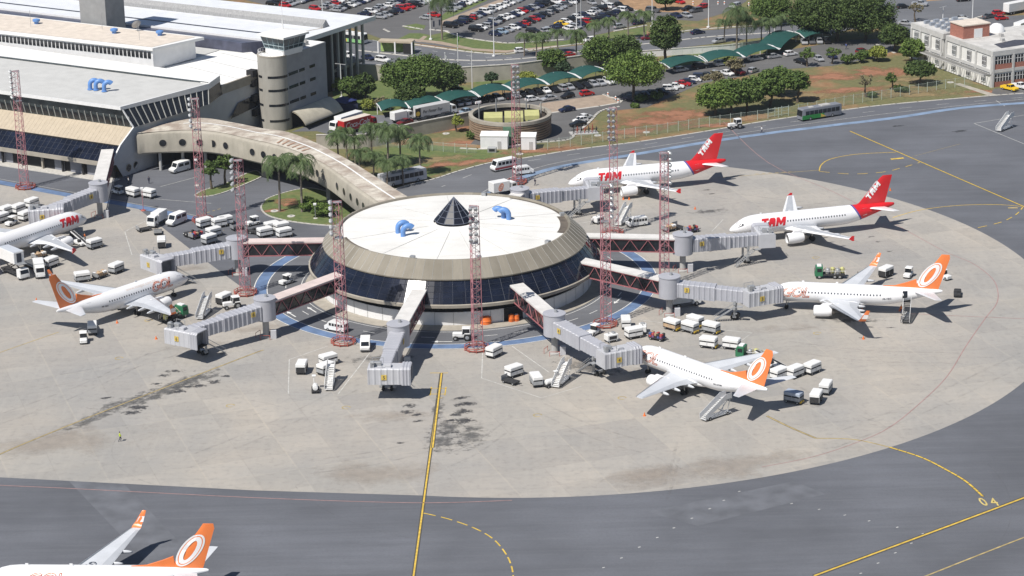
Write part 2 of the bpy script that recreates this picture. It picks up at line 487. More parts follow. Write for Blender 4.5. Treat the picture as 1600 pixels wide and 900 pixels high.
# blue service lane along the back and the west
q = MB(); q.strip(smoothline(GL((1700, 154), (1600, 161), (1500, 169), (1400, 184), (1300, 196), (1200, 208.5), (1100, 223), (1000, 240), (900, 256), (850, 267), (800, 284), (765, 303)), 5), 2.0, .04)
struct(q, "blue_lane_marking", M_BLUEOLD)
q = MB(); q.strip(smoothline(GL((-200, 248), (0, 285), (107, 305), (197, 320), (310, 343), (335, 350)), 5), 2.4, .04)
struct(q, "blue_lane_marking", M_BLUE)
q = MB()
q.strip(smoothline(GL((1600, 155), (1400, 176), (1200, 202), (1000, 233), (900, 249), (840, 262), (790, 281), (750, 303)), 5), .16, .04)
q.strip(smoothline(GL((1600, 152), (1400, 170), (1200, 196), (1000, 227), (870, 245), (770, 262), (690, 292)), 5), .16, .04, dash=(3.5, 7))
q.strip(smoothline(GL((-100, 262), (0, 280), (197, 316), (310, 338), (345, 350)), 5), .15, .045)
for ln in ([(452, 562), (450.5, 616), (528, 616), (586, 541)], [(452, 562), (512, 541)], [(754, 552), (752.5, 591), (846, 622), (908, 604)], [(800, 541), (858, 582)],
           [(1098, 513), (1175, 520), (1158, 533)], [(1000, 500), (1098, 513)], [(195, 362), (206, 398), (250, 396)], [(195, 362), (228, 345)], [(1130, 343), (1112, 362)], [(900, 350), (960, 340)],
           [(1522, 193), (1600, 225)], [(1522, 193), (1600, 180)], [(1556, 157), (1570, 166)], [(250, 292), (306, 277)], [(230, 310), (330, 318)]):
    q.strip(GL(*ln), .17, .036)
for u, v in ((943, 887), (971, 872), (999, 855), (1027, 840), (1053, 825), (1081, 810), (1109, 795), (1131, 782), (1155, 768), (1237, 787), (1280, 796), (1320, 805), (1358, 814), (1402, 824), (1442, 834), (1424, 849), (1399, 864), (1372, 880), (1345, 896)):
    p = G(u, v); q.box(p.x, p.y, .012, .42, .18, .02, .5)
struct(q, "apron_marking", pm("worn_white_paint", (.5, .495, .47), .75, .25, 1))
q = MB(); q.sheet(GL((672, 533), (705, 531), (705, 538), (672, 540)), .041); q.sheet(GL((560, 0), (561, 0), (561, 1), (560, 1)), .041)
# yellow guide lines
y = MB(); k = MB(); yo = MB(); rd = MB()
def guide(pts, w=.28, border=.0, z=.04, mb=None, dash=None):
    P = smoothline(GL(*pts), 6) if len(pts) > 2 else GL(*pts)
    if border: k.strip(P, w + border, z - .004)
    (mb or y).strip(P, w, z, dash=dash)
guide([(689.5, 583), (640, 945)], .26, .36)
guide([(690, 583), (676, 700)], .28, .3, .05)
for a in ([(672, 583), (700, 583)], [(674, 607), (697, 607)], [(672, 616), (696, 616)], [(674, 605), (672, 618)], [(697, 605), (695, 618)], [(682, 622), (691, 622)]): y.strip(GL(*a), .2, .043)
guide([(662, 802), (700, 811), (740, 825), (770, 842), (790, 865), (800, 888), (803, 915)], .24, 0, dash=(2.2, 1.0))
guide([(1272, 900), (1600, 778), (1800, 700)], .34, .5)
guide([(1440, 903), (1600, 840), (1800, 765)], .3, 0, mb=yo)
guide([(1390, 699), (1440, 715), (1480, 735), (1510, 753), (1536, 776)], .36, .2, dash=(1.6, .15))
guide([(1198, 650), (1235, 668), (1275, 685)], .3, .2, mb=yo)
guide([(1275, 685), (1335, 687), (1390, 699)], .3, 0, mb=yo)
guide([(-60, 742), (0, 710), (85, 674), (185, 634), (270, 601), (345, 572), (400, 551), (412, 547)], .26, .12, mb=yo)
guide([(-40, 567), (0, 551), (92, 519)], .22, 0, mb=yo)
guide([(1328, 205), (1600, 323), (1700, 365)], .3, .2)
guide([(1280, 267), (1284, 257), (1300, 248), (1340, 241), (1400, 238)], .24)
guide([(1280, 268), (1330, 272), (1380, 269), (1410, 262), (1437, 254)], .24, dash=(2.5, 2))
guide([(1120, 278), (1200, 272), (1280, 266)], .2, 0, mb=yo)
guide([(1395, 340), (1440, 328), (1500, 321), (1560, 320), (1597, 323)], .22)
guide([(1528, 356), (1565, 347), (1588, 335), (1598, 324)], .24, dash=(2.5, 2))
guide([(1425, 245), (1500, 225)], .0001 + .1, 0, mb=yo)
y.strip(GL((1392, 249), (1412, 247)), .9, .042)
yo.strip(GL((1575, 325), (1590, 325)), .8, .042)
for a in ([(1180, 272), (1240, 268)], [(330, 365), (350, 360)], [(315, 335), (345, 326)]): yo.strip(GL(*a), .25, .042, dash=(.8, .8))
struct(k, "line_border", M_BLACK); struct(yo, "worn_guide_line", M_YELOLD)
gl = struct(y, "guide_line", M_YEL)
for t, (u, v) in (("0", (1535, 790)), ("4", (1552, 790))):
    p = G(u, v); flat_text("guide_line_number", t, 2.2, pm("pale_yellow_paint", (.56, .44, .15), .7, .2, 1.2), gl, Matrix.Translation((p.x, p.y, .045)) @ Matrix.Rotation(R(-6), 4, 'Z') @ Matrix.Diagonal((1, 1.9, 1, 1)), -.45, .03)
# small worn yellow rings on the concrete
for u, v in ((186, 560), (232, 501), (360, 634), (541, 637), (840, 649), (972, 622), (1277, 521), (1275, 403)):
    p = G(u, v); yo2 = MB(); yo2.strip(circ(p.x, p.y, .7, 0, 300, 16), .22, .04); struct(yo2, "worn_ring_marking", M_YELOLD)
def red(pts, w=.17): rd.strip(smoothline(GL(*pts), 5), w, .04)
red([(1130, 190), (1200, 254), (1300, 299), (1380, 340), (1430, 368), (1480, 395), (1520, 412), (1550, 435), (1559, 455), (1557, 475), (1540, 497), (1510, 540), (1480, 588), (1440, 628), (1390, 668), (1340, 691), (1270, 714), (1190, 730)])
red([(-100, 753), (0, 758.5), (100, 763), (400, 778), (600, 785), (700, 785.5), (800, 782)], .2)
red([(1420, 490), (1500, 494), (1620, 499)], .18)
struct(rd, "red_boundary_line", M_REDL)

# oil stains, tyre marks and repairs with their own shapes
M_OIL = patch_mat("oil_stain", (.05, .05, .055), .85, .05, 1.3)
M_OILSOFT = patch_mat("dark_rubber_stain", (.1, .1, .1), .6, .0, .6)
M_RUST = patch_mat("rusty_dust", (.38, .33, .28), .4, .0, .1)
M_DIRT = patch_mat("bare_red_earth", (.33, .155, .09), .9, .08, .22)
M_DRY = patch_mat("dry_grass", (.27, .2, .1), .85, .1, .3)
def patch(name, u, v, w, d, m_, rz=0.0, z=.026, parent=None):
    p = G(u, v); q = MB(); q.sheet([(-w / 2, -d / 2), (w / 2, -d / 2), (w / 2, d / 2), (-w / 2, d / 2)], 0)
    return struct(q, name, m_, loc=(p.x, p.y, z), rz=rz)
zz = .026
LA = heading(G(85, 674), G(345, 572))
for i, (u, v, w_, d_) in enumerate(((640, 634, 3.6, 3), (637, 644, 4, 2.6), (652, 648, 3, 2.4), (654, 658, 3.2, 1.4), (722, 632, 5, 3), (735, 631, 3.5, 2.6), (724, 643, 5, 4), (712, 648, 4, 2.4), (704, 657, 3.6, 1.6), (720, 622, 5, 2), (725, 657, 6, 3.5), (625, 692, 2.2, 1.2),
                                     (335, 597, 3.6, 3), (312, 603, 4, 2.4), (279, 612, 4.5, 3), (295, 604, 3.6, 2), (272, 580, 5, 2.4), (256, 587, 3.6, 2), (244, 600, 3, 1.6), (205, 645, 5, 3), (215, 637, 6, 4), (352, 588, 3, 2), (166, 622, 4, 1.5), (1390, 338 + 55, 2, 1), (1362, 370, 2.5, 1), (1372, 378, 2, .8), (1104, 297, 3, 1), (1112, 303, 3, 1.2), (1403, 197, 5, 2), (1500, 205, 6, 3), (1392, 512, 2.5, 1), (1348, 528, 2, 1))):
    patch("oil_stain", u, v, w_, d_, M_OIL, .1 * (i % 5), .026 + .0004 * i)
for i, (u, v, w_, d_, a) in enumerate(((700, 668, 9, 13, 0), (690, 690, 9, 16, 0), (735, 680, 8, 18, 0), (684, 640, 3, 16, 0), (190, 632, 24, 7, LA), (255, 612, 26, 8, LA), (300, 595, 22, 8, LA), (140, 656, 20, 4, LA), (600, 560, 20, 6, .1), (925, 575, 20, 8, -.5), (1330, 500, 16, 5, 0), (420, 480, 14, 5, .3), (1110, 330, 14, 5, .2))):
    patch("tyre_stain", u, v, w_, d_, M_OILSOFT, a, .024 + .0003 * i)
for i, (u, v, w_, d_, a) in enumerate(((620, 650, 22, 9, 0), (400, 515, 22, 7, .3), (310, 540, 18, 8, .2), (930, 570, 22, 9, -.4), (1240, 515, 26, 8, 0), (580, 740, 40, 14, 0), (1100, 735, 60, 14, .3), (1000, 740, 30, 10, .2), (100, 690, 40, 18, .3), (300, 420, 18, 6, .3))):
    patch("dusty_patch", u, v, w_, d_, M_RUST, a, .022 + .0001 * i)
sk = MB()
for u, v, r_, a0, a1 in ((1400, 640, 7, 200, 330), (1395, 640, 8.2, 205, 320), (1110, 720, 6, 120, 300), (1110, 720, 7.4, 130, 290), (960, 735, 9, 20, 140), (1500, 210, 26, 200, 300), (1560, 230, 14, 300, 420), (1150, 780, 34, 20, 110), (1120, 770, 46, 330, 372), (380, 690, 22, 160, 260), (250, 720, 30, 30, 100), (820, 700, 40, 200, 250)):
    p = G(u, v); sk.strip(circ(p.x, p.y, r_, a0, a1, 30), .22, .034)
mt = pm("tyre_scuff", (.2, .195, .19), .9, .2, .8); nt, N, L = nodes_of(mt); L.new(ramp(N, L, noise(N, L, N.new("ShaderNodeTexCoord").outputs["Object"], .5, 5), .4, .75, 0, .2), N["Principled BSDF"].inputs["Alpha"])
struct(sk, "tyre_track", mt)
sk = MB()
for a in ([(1040, 770), (1060, 700)], [(700, 720), (800, 660)], [(1180, 560), (1300, 640)], [(1300, 690), (1600, 560)], [(0, 655), (230, 560)], [(300, 720), (560, 600)], [(480, 730), (690, 690)], [(1220, 540), (1500, 560)], [(60, 600), (300, 540)], [(850, 640), (1010, 700)], [(1250, 440), (1500, 420)], [(1100, 300), (1400, 330)]):
    P = smoothline(GL(a[0], ((a[0][0] + a[1][0]) / 2, (a[0][1] + a[1][1]) / 2 + 6), a[1]), 8)
    for o_ in (-2.9, 2.9): sk.strip([p + Vector((0, o_, 0)) for p in P], .5, .033)
struct(sk, "tyre_track", mt)
# asphalt repairs near the lower left
q = MB(); q.sheet(GL((104, 748), (190, 752), (330, 900), (250, 900)), .015); q.sheet(GL((1010, 800), (1240, 752), (1290, 772), (1090, 822)), .015)
struct(q, "asphalt_repair", M_SLATE)

# ---------------------------------------------------------------- landside ground
def area(name, m_, pts, z, curve=False):
    q = MB(); P = smoothline(GL(*pts), 4) if curve else GL(*pts)
    q.sheet(P, z); return struct(q, name, m_)
area("car_park", M_LOT, [(150, -60), (540, 40), (600, 62), (640, 66), (700, 74), (760, 78), (806, 72), (880, 64), (944, 52), (965, 47), (1000, 37), (1040, 30), (1090, 33), (1130, 21), (1165, 3), (1220, -60)], .02)
area("lawn", M_LAWN, [(622, 61), (675, 66), (740, 76), (800, 79), (870, 72), (960, 60), (1010, 55), (1010, 42), (960, 50), (880, 64), (806, 67.5), (775, 66), (724, 58.5), (697, 50), (672, 55), (657, 52), (640, 52)], .03)
area("footpath", M_TANPAVE, [(628, 62), (680, 68), (740, 79), (790, 82.5), (870, 74), (870, 71), (790, 79), (740, 75.5), (690, 65), (640, 60)], .035)
area("footpath", M_TANPAVE, [(650, 65), (657, 66), (668, 57), (662, 56)], .036)
area("footpath", M_TANPAVE, [(692, 41), (793, 0), (784, -2), (690, 33)], .032)
area("lawn", M_LAWN, [(690, 33), (770, -3), (762, -3), (695, 20), (690, 25)], .033)
area("lawn", M_LAWN, [(628, 41), (640, 47), (662, 46.5), (665, 40), (650, 37)], .033)
area("dirt_verge", pm("red_dirt", (.32, .2, .11), .95, .2, .4), [(945, -25), (978, 13.5), (1000, 18), (1085, 20), (1100, -2), (1085, -30)], .026)
area("road", M_ROAD, [(505, 48), (560, 60), (640, 70), (700, 78), (740, 83), (790, 86), (860, 76), (960, 64), (1000, 60), (1080, 49), (1160, 43), (1240, 38), (1300, 30), (1340, 44), (1300, 52), (1240, 54), (1160, 62), (1120, 68), (1060, 75), (1000, 81), (940, 87), (840, 99), (760, 104), (690, 105), (600, 104), (530, 98), (480, 80)], .028)
area("road", M_ROAD, [(1330, -60), (1330, 5), (1385, 42), (1440, 45), (1500, 36), (1545, 22), (1620, 14), (1800, -40), (1600, -80)], .02)
area("dirt_verge", MATS["red_dirt"], [(1440, -30), (1448, 2), (1530, -4), (1560, -40)], .026)
area("car_park", M_LOT, [(590, 209), (640, 197), (740, 180), (800, 172), (845, 166), (957, 173), (1010, 168), (1097, 130), (1163, 119), (1200, 110), (1300, 103), (1370, 90), (1400, 78), (1395, 60), (1330, 62), (1250, 75), (1170, 87), (1060, 104), (960, 125), (900, 131), (840, 140), (760, 152), (690, 166), (600, 180)], .02)
area("car_park", M_LOT, [(843, 170), (967, 166), (950, 170), (937, 175), (922, 191), (897, 212), (889, 219), (838, 224), (800, 232), (735, 225), (770, 190)], .024)
area("footpath", M_TANPAVE, [(838, 178), (857, 177), (968, 161), (953, 152), (943, 148), (843, 162)], .032)
area("car_park", M_ROAD, [(1395, 60), (1425, 68), (1470, 60), (1600, 40), (1700, 30), (1700, 20), (1540, 26), (1450, 40), (1390, 45)], .023)
area("forecourt", M_LOT, [(1500, 157), (1548, 149), (1552, 139), (1650, 128), (1800, 112), (1800, 135), (1600, 146)], .022)
area("footpath", M_PAVE, [(1490, 131), (1500, 130), (1560, 149), (1546, 150)], .03)
area("lawn", M_LAWN, [(640, 225), (760, 232), (800, 240), (715, 262), (680, 273), (645, 283), (600, 270), (575, 235)], .012)
area("lawn", M_LAWN, [(520, 130), (600, 118), (700, 130), (745, 140), (700, 158), (640, 165), (600, 176), (560, 196), (520, 180)], .012)
area("truck_yard", M_ROAD, [(455, 206), (495, 205), (520, 212), (585, 212), (600, 206), (640, 196), (600, 180), (560, 180), (500, 190)], .022)
area("lawn", M_LAWN, [(740, 142), (860, 125), (950, 112), (950, 95), (850, 110), (740, 126)], .012)
area("lawn", M_LAWN, [(1045, 106), (1210, 80), (1215, 68), (1120, 74), (1050, 86)], .012)
kb = MB()
for ln in ([(943, 148), (953, 152), (968, 161), (857, 177.5)], [(838, 223), (868, 221), (890, 218), (897, 212), (910, 201), (922, 190), (930, 181), (937, 175), (950, 170), (967, 167)], [(720, 232), (765, 233), (838, 223)],
           [(697, 49.5), (724, 58.5), (775, 66), (806, 67.5), (880, 62)], [(630, 41), (657, 45.5), (662, 46.5)], [(620, 65), (640, 68.5), (700, 77), (740, 82), (790, 84.5), (860, 74.5), (960, 62), (1000, 58), (1080, 47.5), (1160, 41.5), (1240, 36), (1300, 28)],
           [(560, 79), (640, 88), (690, 93), (760, 95), (840, 90), (900, 82), (1000, 70), (1080, 61), (1120, 57), (1230, 50)], [(978, 13.5), (1000, 17.5), (1010, 18)], [(1010, 40), (960, 49)],
           [(1395, 46), (1440, 46.5), (1500, 37), (1545, 23), (1640, 12)], [(1370, 70), (1385, 77), (1398, 83)], [(672, 46.5), (700, 49)], [(608, 50), (600, 46)]):
    kb.kerb(smoothline(GL(*ln), 3), .7, .16)
struct(kb, "kerb", M_KERB)
# lane markings of the car park
q = MB()
for ln in ([(560, 58), (640, 74), (740, 88), (800, 90)], [(640, 92), (760, 101), (860, 93)]): q.strip(smoothline(GL(*ln), 4), .15, .035, dash=(2, 4))
struct(q, "road_marking", M_WHT)
for i, (u, v, w_, d_, a) in enumerate(((1020, 190, 34, 22, .2), (1060, 180, 30, 20, .1), (985, 205, 22, 12, .2), (1300, 120, 30, 14, .1), (1375, 112, 26, 16, 0), (1330, 140, 30, 10, .1), (1540, 143, 20, 7, -.1), (1120, 196, 20, 8, .2), (690, 203, 26, 9, .3), (720, 255, 34, 8, .3), (850, 235, 30, 6, .2), (740, 222, 20, 6, 0))):
    patch("bare_earth", u, v, w_, d_, M_DIRT, a, .016 + .0004 * i)
for i, (u, v, w_, d_, a) in enumerate(((1250, 150, 40, 12, .1), (1400, 145, 40, 12, .1), (950, 215, 30, 10, .2), (1440, 148, 30, 8, .1), (680, 250, 26, 10, .3), (1420, 125, 26, 12, 0))):
    patch("dry_grass", u, v, w_, d_, M_DRY, a, .0145 + .0002 * i)
# planted island beside the link bridge and the strip below it
ISL = smoothline(GL((411, 318), (408, 325), (414, 334), (430, 341), (465, 348), (520, 353), (560, 350), (560, 320), (500, 297), (470, 296), (440, 303), (418, 311), (411, 318)), 5)
q = MB(); q.sheet(ISL[:-1], .14); struct(q, "planted_island", M_LAWN)
kb = MB(); kb.kerb(ISL, .35, .18)
IS2 = smoothline(GL((305, 305), (312, 308), (345, 303), (400, 281), (408, 274), (395, 268), (350, 288), (318, 298), (305, 305)), 4)
kb.kerb(IS2, .35, .18); struct(kb, "kerb", M_KERB)
q = MB(); q.sheet(IS2[:-1], .14); struct(q, "planted_island", M_LAWN)
patch("bare_earth", 445, 318, 9, 9, M_DIRT, 0, .15); patch("bare_earth", 430, 330, 8, 5, M_DIRT, .3, .152)
# ---------------------------------------------------------------- shared building materials
M_CW = pm("weathered_concrete", (.33, .30, .25), .85, .16, .5, detail=6)
M_CD = pm("streaked_concrete", (.27, .24, .195), .85, .28, .45, detail=8, stretch=(1, 1, .12))
M_CG = pm("grey_concrete", (.40, .395, .385), .85, .1, .4, detail=6)
M_CT = pm("board_marked_concrete", (.34, .325, .29), .85, .12, .7, detail=6, stretch=(1, 1, .3))
M_WROOF = pm("white_roof_membrane", (.79, .785, .765), .75, .06, .22, detail=8)
M_GROOF = pm("pale_grey_roof", (.50, .50, .485), .75, .07, .4, detail=8)
M_SAND = pm("sandy_roof_gravel", (.62, .55, .475), .9, .12, .5, detail=8)
M_BEIGE = pm("beige_metal_cladding", (.43, .365, .275), .65, .07, .7)
M_WPAINT = pm("white_wall_paint", (.74, .74, .74), .6, .06, .5)
M_WMET = pm("white_metal", (.72, .72, .72), .45, .05, 1)
M_GLASS = pm("dark_blue_glass", (.008, .011, .022), .12, .5, .35, spec=.6)
M_GLASSK = pm("black_glass", (.018, .02, .024), .15, .4, .8, spec=.5)
M_GLASSG = pm("grey_green_glass", (.05, .062, .065), .2, .4, .5, spec=.5)
M_MULL = pm("dark_window_bars", (.032, .038, .058), .5)
M_MULLG = pm("pale_window_bars", (.42, .42, .4), .6)
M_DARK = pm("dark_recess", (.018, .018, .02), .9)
M_VENT = pm("blue_vent_paint", (.12, .26, .56), .45, .1, 1.2)
M_STEEL = pm("galvanised_steel", (.38, .39, .4), .45, .1, 2, metal=.4)
M_BRICK = pm("red_brick_wall", (.36, .15, .11), .9, .15, 3)

def glazing_lines(mt_name, base, line, su, sv, w=.06, rough=.12):
    return None

# ---------------------------------------------------------------- round pier building
pier = thing("satellite_terminal", "large round pier building with white roof, concrete rim and dark glass skirt", "terminal building", (RC.x, RC.y, 0))
q = MB(); q.lathe([(27.55, .05), (27.55, 2.7)], 96); q.lathe([(27.3, 2.7), (27.55, 2.7)], 96)
wl = q.build("perimeter_wall", M_WPAINT, pier)
jm = MB().box(0, 0, .1, .04, .09, 2.55).mesh("wall_joint", M_MULLG)
for i in range(48):
    a = 2 * PI * i / 48; o_ = bpy.data.objects.new("wall_joint", jm); COL.objects.link(o_); o_.parent = wl; o_.location = (27.58 * math.cos(a), 27.58 * math.sin(a), 0); o_.rotation_euler = (0, 0, a)
q = MB(); q.lathe([(26.9, 2.7), (26.9, 4.1), (29.2, 4.12)], 96); q.build("recessed_band", M_DARK, pier)
q = MB(); q.lathe([(29.25, 4.1), (29.55, 4.15), (29.6, 4.75), (29.3, 4.85)], 96); q.build("ledge", M_CW, pier, smooth=30)
q = MB(); q.lathe([(29.28, 4.85), (26.25, 8.75)], 96); gs = q.build("glass_skirt", M_GLASS, pier)
q = MB()
for i in range(72):
    a = 2 * PI * i / 72; c, s_ = math.cos(a), math.sin(a)
    q.tube((29.3 * c, 29.3 * s_, 4.87), (26.27 * c, 26.27 * s_, 8.77), .045, n=4, cap=False)
for t in (.25, .5, .75):
    r_, z_ = 29.3 - 3.03 * t, 4.87 + 3.9 * t
    for i in range(96):
        a, b_ = 2 * PI * i / 96, 2 * PI * (i + 1) / 96
        q.tube((r_ * math.cos(a), r_ * math.sin(a), z_), (r_ * math.cos(b_), r_ * math.sin(b_), z_), .04, n=3, cap=False)
q.build("glazing_bar", M_MULL, gs)
# bevelled concrete rim, panel by panel colours come from its streaked concrete
mt = pm("rim_concrete", (.3, .27, .22), .85, .2, .6); nt, N, L = nodes_of(mt); b = N["Principled BSDF"]
v = N.new("ShaderNodeTexCoord").outputs["Object"]
sx = N.new("ShaderNodeSeparateXYZ"); L.new(v, sx.inputs[0])
at = N.new("ShaderNodeMath"); at.operation = 'ARCTAN2'; L.new(sx.outputs["Y"], at.inputs[0]); L.new(sx.outputs["X"], at.inputs[1])
ml = N.new("ShaderNodeMath"); ml.operation = 'MULTIPLY'; ml.inputs[1].default_value = 84 / (2 * PI); L.new(at.outputs[0], ml.inputs[0])
fl = N.new("ShaderNodeMath"); fl.operation = 'FLOOR'; L.new(ml.outputs[0], fl.inputs[0])
wn = N.new("ShaderNodeTexWhiteNoise"); wn.noise_dimensions = '1D'; L.new(fl.outputs[0], wn.inputs["W"])
c = mixrgb(N, L, wn.outputs["Value"], (.19, .17, .135), (.275, .248, .2))
cx = N.new("ShaderNodeCombineXYZ"); L.new(ml.outputs[0], cx.inputs[0]); L.new(sx.outputs["Z"], cx.inputs[1])
c = mixrgb(N, L, ramp(N, L, noise(N, L, cx.outputs[0], 1.6, 6, (3, .25, 1)), .35, .75, 0, .65), c, (.17, .155, .125))
c = mixrgb(N, L, ramp(N, L, noise(N, L, v, .12, 3), .4, .65, 0, .4), c, (.33, .3, .25))
L.new(c, b.inputs["Base Color"])
q = MB(); q.lathe([(26.2, 8.72), (26.55, 8.75), (26.6, 9.0), (23.35, 11.95), (23.0, 11.95), (22.85, 11.6)], 168); rim = q.build("concrete_rim", mt, pier, smooth=25)
jm = MB().tube((26.6, 0, 9.02), (23.38, 0, 11.97), .035, n=3, cap=False).mesh("panel_joint", M_MULLG)
for i in range(84):
    o_ = bpy.data.objects.new("panel_joint", jm); COL.objects.link(o_); o_.parent = rim; o_.rotation_euler = (0, 0, 2 * PI * i / 84)
mt = pm("pier_roof_membrane", (.74, .73, .7), .75, .05, .15); nt, N, L = nodes_of(mt); b = N["Principled BSDF"]
v = N.new("ShaderNodeTexCoord").outputs["Object"]
c = mixrgb(N, L, ramp(N, L, noise(N, L, v, .12, 6), .35, .7), (.75, .74, .71), (.65, .64, .61))
c = mixrgb(N, L, ramp(N, L, noise(N, L, v, .5, 8, (.3, 1.5, 1, .4)), .5, .85, 0, .6), c, (.5, .49, .46))
L.new(c, b.inputs["Base Color"])
q = MB(); q.lathe([(22.95, 11.55), (15, 11.85), (5, 12.3), (0.01, 12.5)], 96); rf = q.build("roof", mt, pier, smooth=60)
# seams and edge gutter on the roof
q = MB()
for a in (20, 58, 95, 130, 160, 200, 232, 262, 281, 300, 330, 352):
    a = R(a); q.tube((4.5 * math.cos(a), 4.5 * math.sin(a), 12.34), (22.6 * math.cos(a), 22.6 * math.sin(a), 11.58), .05, n=4)
q.build("roof_seam", M_GROOF, rf)
for g_ in ((21.3, 11.7, -16, 14), (22.3, 11.64, 14, 60), (22.2, 11.65, 196, 222)):
    q = MB(); q.lathe([(22.9, 11.6), g_[:2]], 24, a0=R(g_[2]), a1=R(g_[3])); q.f = [tuple(reversed(f)) for f in q.f]; q.build("gutter", pm("dirty_gutter", (.12, .1, .08), .9, .35, .6), rf)
for a in (15, 75, 250, 283, 325): q = MB(); q.box(22.6 * math.cos(R(a)), 22.6 * math.sin(R(a)), 11.55, .9, .9, .7, R(a)); q.build("drain_box", M_STEEL, rf)
q = MB(); q.lathe([(5.2, 12.2), (4.9, 12.75), (4.2, 12.75)], 32); sk = q.build("skylight_kerb", M_WROOF, pier)
q = MB(); q.lathe([(4.0, 12.75), (4.0, 13.1), (2.2, 15.2), (.02, 17.7)], 12); sk = q.build("skylight", pm("skylight_glass", (.008, .01, .018), .4, .3, .5, spec=.25), pier)
q = MB()
for i in range(12):
    a = 2 * PI * i / 12; q.path([(4.02 * math.cos(a), 4.02 * math.sin(a), 13.1), (2.22 * math.cos(a), 2.22 * math.sin(a), 15.2), (0, 0, 17.75)], .07, 4)
for r_, z_ in ((4.02, 13.1), (3.15, 14.1), (2.22, 15.2), (1.2, 16.35)):
    P = [(r_ * math.cos(2 * PI * i / 12), r_ * math.sin(2 * PI * i / 12), z_) for i in range(13)]; q.path(P, .06, 4)
q.build("glazing_bar", pm("steel_blue_bars", (.11, .125, .17), .6), sk)

def gooseneck(p, rz, s, name="air_vent", label="", group=None):
    """a hooked ventilation duct bending forward"""
    t = thing(name, label, "air vent", p, rz, group)
    m_ = MB(); rings = []
    n = 12
    for i in range(9):
        a = PI * .78 * i / 8
        cx_, cz = 1.25 - 1.25 * math.cos(a), 1.5 + 1.25 * math.sin(a)
        rr = .62 + .12 * i / 8
        rings.append([(s * (cx_ - rr * math.cos(2 * PI * k / n) * math.cos(a)), s * rr * math.sin(2 * PI * k / n), s * (cz + rr * math.cos(2 * PI * k / n) * math.sin(a))) for k in range(n)])
    rings.insert(0, [(s * (-.62 * math.cos(2 * PI * k / n)), s * .62 * math.sin(2 * PI * k / n), 0) for k in range(n)])
    m_.loft(rings); m_.build("duct", M_VENT, t, smooth=60, fixn=True)
    m2 = MB(); m2.lathe([(s * .85, 0), (s * .85, s * .25), (s * .6, s * .3)], 12); m2.build("collar", M_VENT, t)
    return t
for i, (u, v) in enumerate(((622, 366), (630, 371))):
    gooseneck(tuple(G(u, v, 11.7)), R(15), .84, label=("blue hooked air vent on the white round roof, behind its twin" , "front one of two blue hooked air vents left of the glass cone")[i], group="air vents on the round roof")
for i, (u, v) in enumerate(((787, 343), (795, 345))):
    gooseneck(tuple(G(u, v, 11.75)), R(170), .84, label=("blue air vent right of the glass cone, bending left behind its twin", "outermost blue air vent right of the glass cone, bending left")[i], group="air vents on the round roof")
# construction stores at the foot of the pier
for i, (u, v, w_) in enumerate(((727, 502, 2.2), (737, 501, 2.2), (748, 500, 2.0))):
    p = G(u, v + 3); t = thing("site_container", ("white site box leaning row by the pier wall, leftmost", "white site box by the pier wall, between two others", "white site box by the pier wall, next to the orange tank")[i], "site box", tuple(p), .05 * i, "white site boxes at the pier wall")
    m_ = MB(); m_.bbox(0, 0, .1, w_, 1.6, 1.7, .08); m_.build("body", M_WPAINT, t)
    m_ = MB(); m_.box(0, -.82, .3, .9, .05, 1.1); m_.build("door", M_CG, t)
M_ORG = pm("orange_plastic", (.75, .17, .03), .5, .1, 1)
for i, (u, v) in enumerate(((759, 506), (799, 503), (807, 502))):
    t = thing("water_tank", ("wide orange tank beside the white site boxes", "orange drum standing in the dark doorway of the pier", "orange drum with white lid beside another drum at the doorway")[i], "tank", tuple(G(u, v)), 0, "orange tanks at the pier")
    m_ = MB(); r_ = (1.1, .55, .55)[i]; h_ = (1.5, 1.5, 1.35)[i]
    m_.lathe([(r_ * .9, 0), (r_, .1), (r_, h_ * .45), (r_ * 1.06, h_ * .5), (r_, h_ * .55), (r_ * .95, h_), (.01, h_)], 16); m_.build("drum", M_ORG, t, smooth=40)
    m_ = MB(); m_.lathe([(r_ * .6, h_), (r_ * .6, h_ + .12), (.01, h_ + .15)], 12); m_.build("lid", M_WPAINT if i == 2 else M_ORG, t)
t = thing("service_doorway", "open dark doorway with a white lintel in the pier base", "doorway", (0, 0, 0))
a0 = math.atan2(G(800, 497).y - RC.y, G(800, 497).x - RC.x)
m_ = MB(); m_.lathe([(27.62, .12), (27.62, 2.72)], 8, RC.x, RC.y, a0=a0 - .085, a1=a0 + .06); m_.build("opening", M_DARK, t)
m_ = MB()
for a in (a0 - .09, a0 + .065): m_.box(RC.x + 27.7 * math.cos(a), RC.y + 27.7 * math.sin(a), .1, .25, .2, 2.7, a)
m_.build("door_frame", M_WMET, t)

# ---------------------------------------------------------------- link bridge (curved concrete, round windows)
link = thing("link_bridge", "curved concrete link bridge with a row of round windows and a stained flat roof", "bridge", (0, 0, 0))
front = smoothline(GL((213, 209), (255, 207), (297, 206), (340, 209), (385, 219), (420, 227), (456, 237), (494, 253), (520, 269), (550, 292), (584, 316), (600, 328), z=9.6), 5)
backp = smoothline(GL((222, 206), (262, 191), (313, 182), (365, 189), (410, 198), (451, 204), (499, 222), (531, 239), (560, 255), (587, 272), (625, 296), (652, 311), z=9.9), 5)
n = len(front)
M_LINK = pm("link_concrete", (.38, .35, .29), .85, .14, .35, detail=7)
nt, N, L = nodes_of(M_LINK); b = N["Principled BSDF"]; v = N.new("ShaderNodeTexCoord").outputs["Object"]
c = mixrgb(N, L, ramp(N, L, noise(N, L, v, .3, 6), .3, .7), (.42, .385, .32), (.33, .305, .25))
c = mixrgb(N, L, ramp(N, L, noise(N, L, v, .9, 6, (1, 1, .18)), .5, .8, 0, .5), c, (.22, .2, .165))
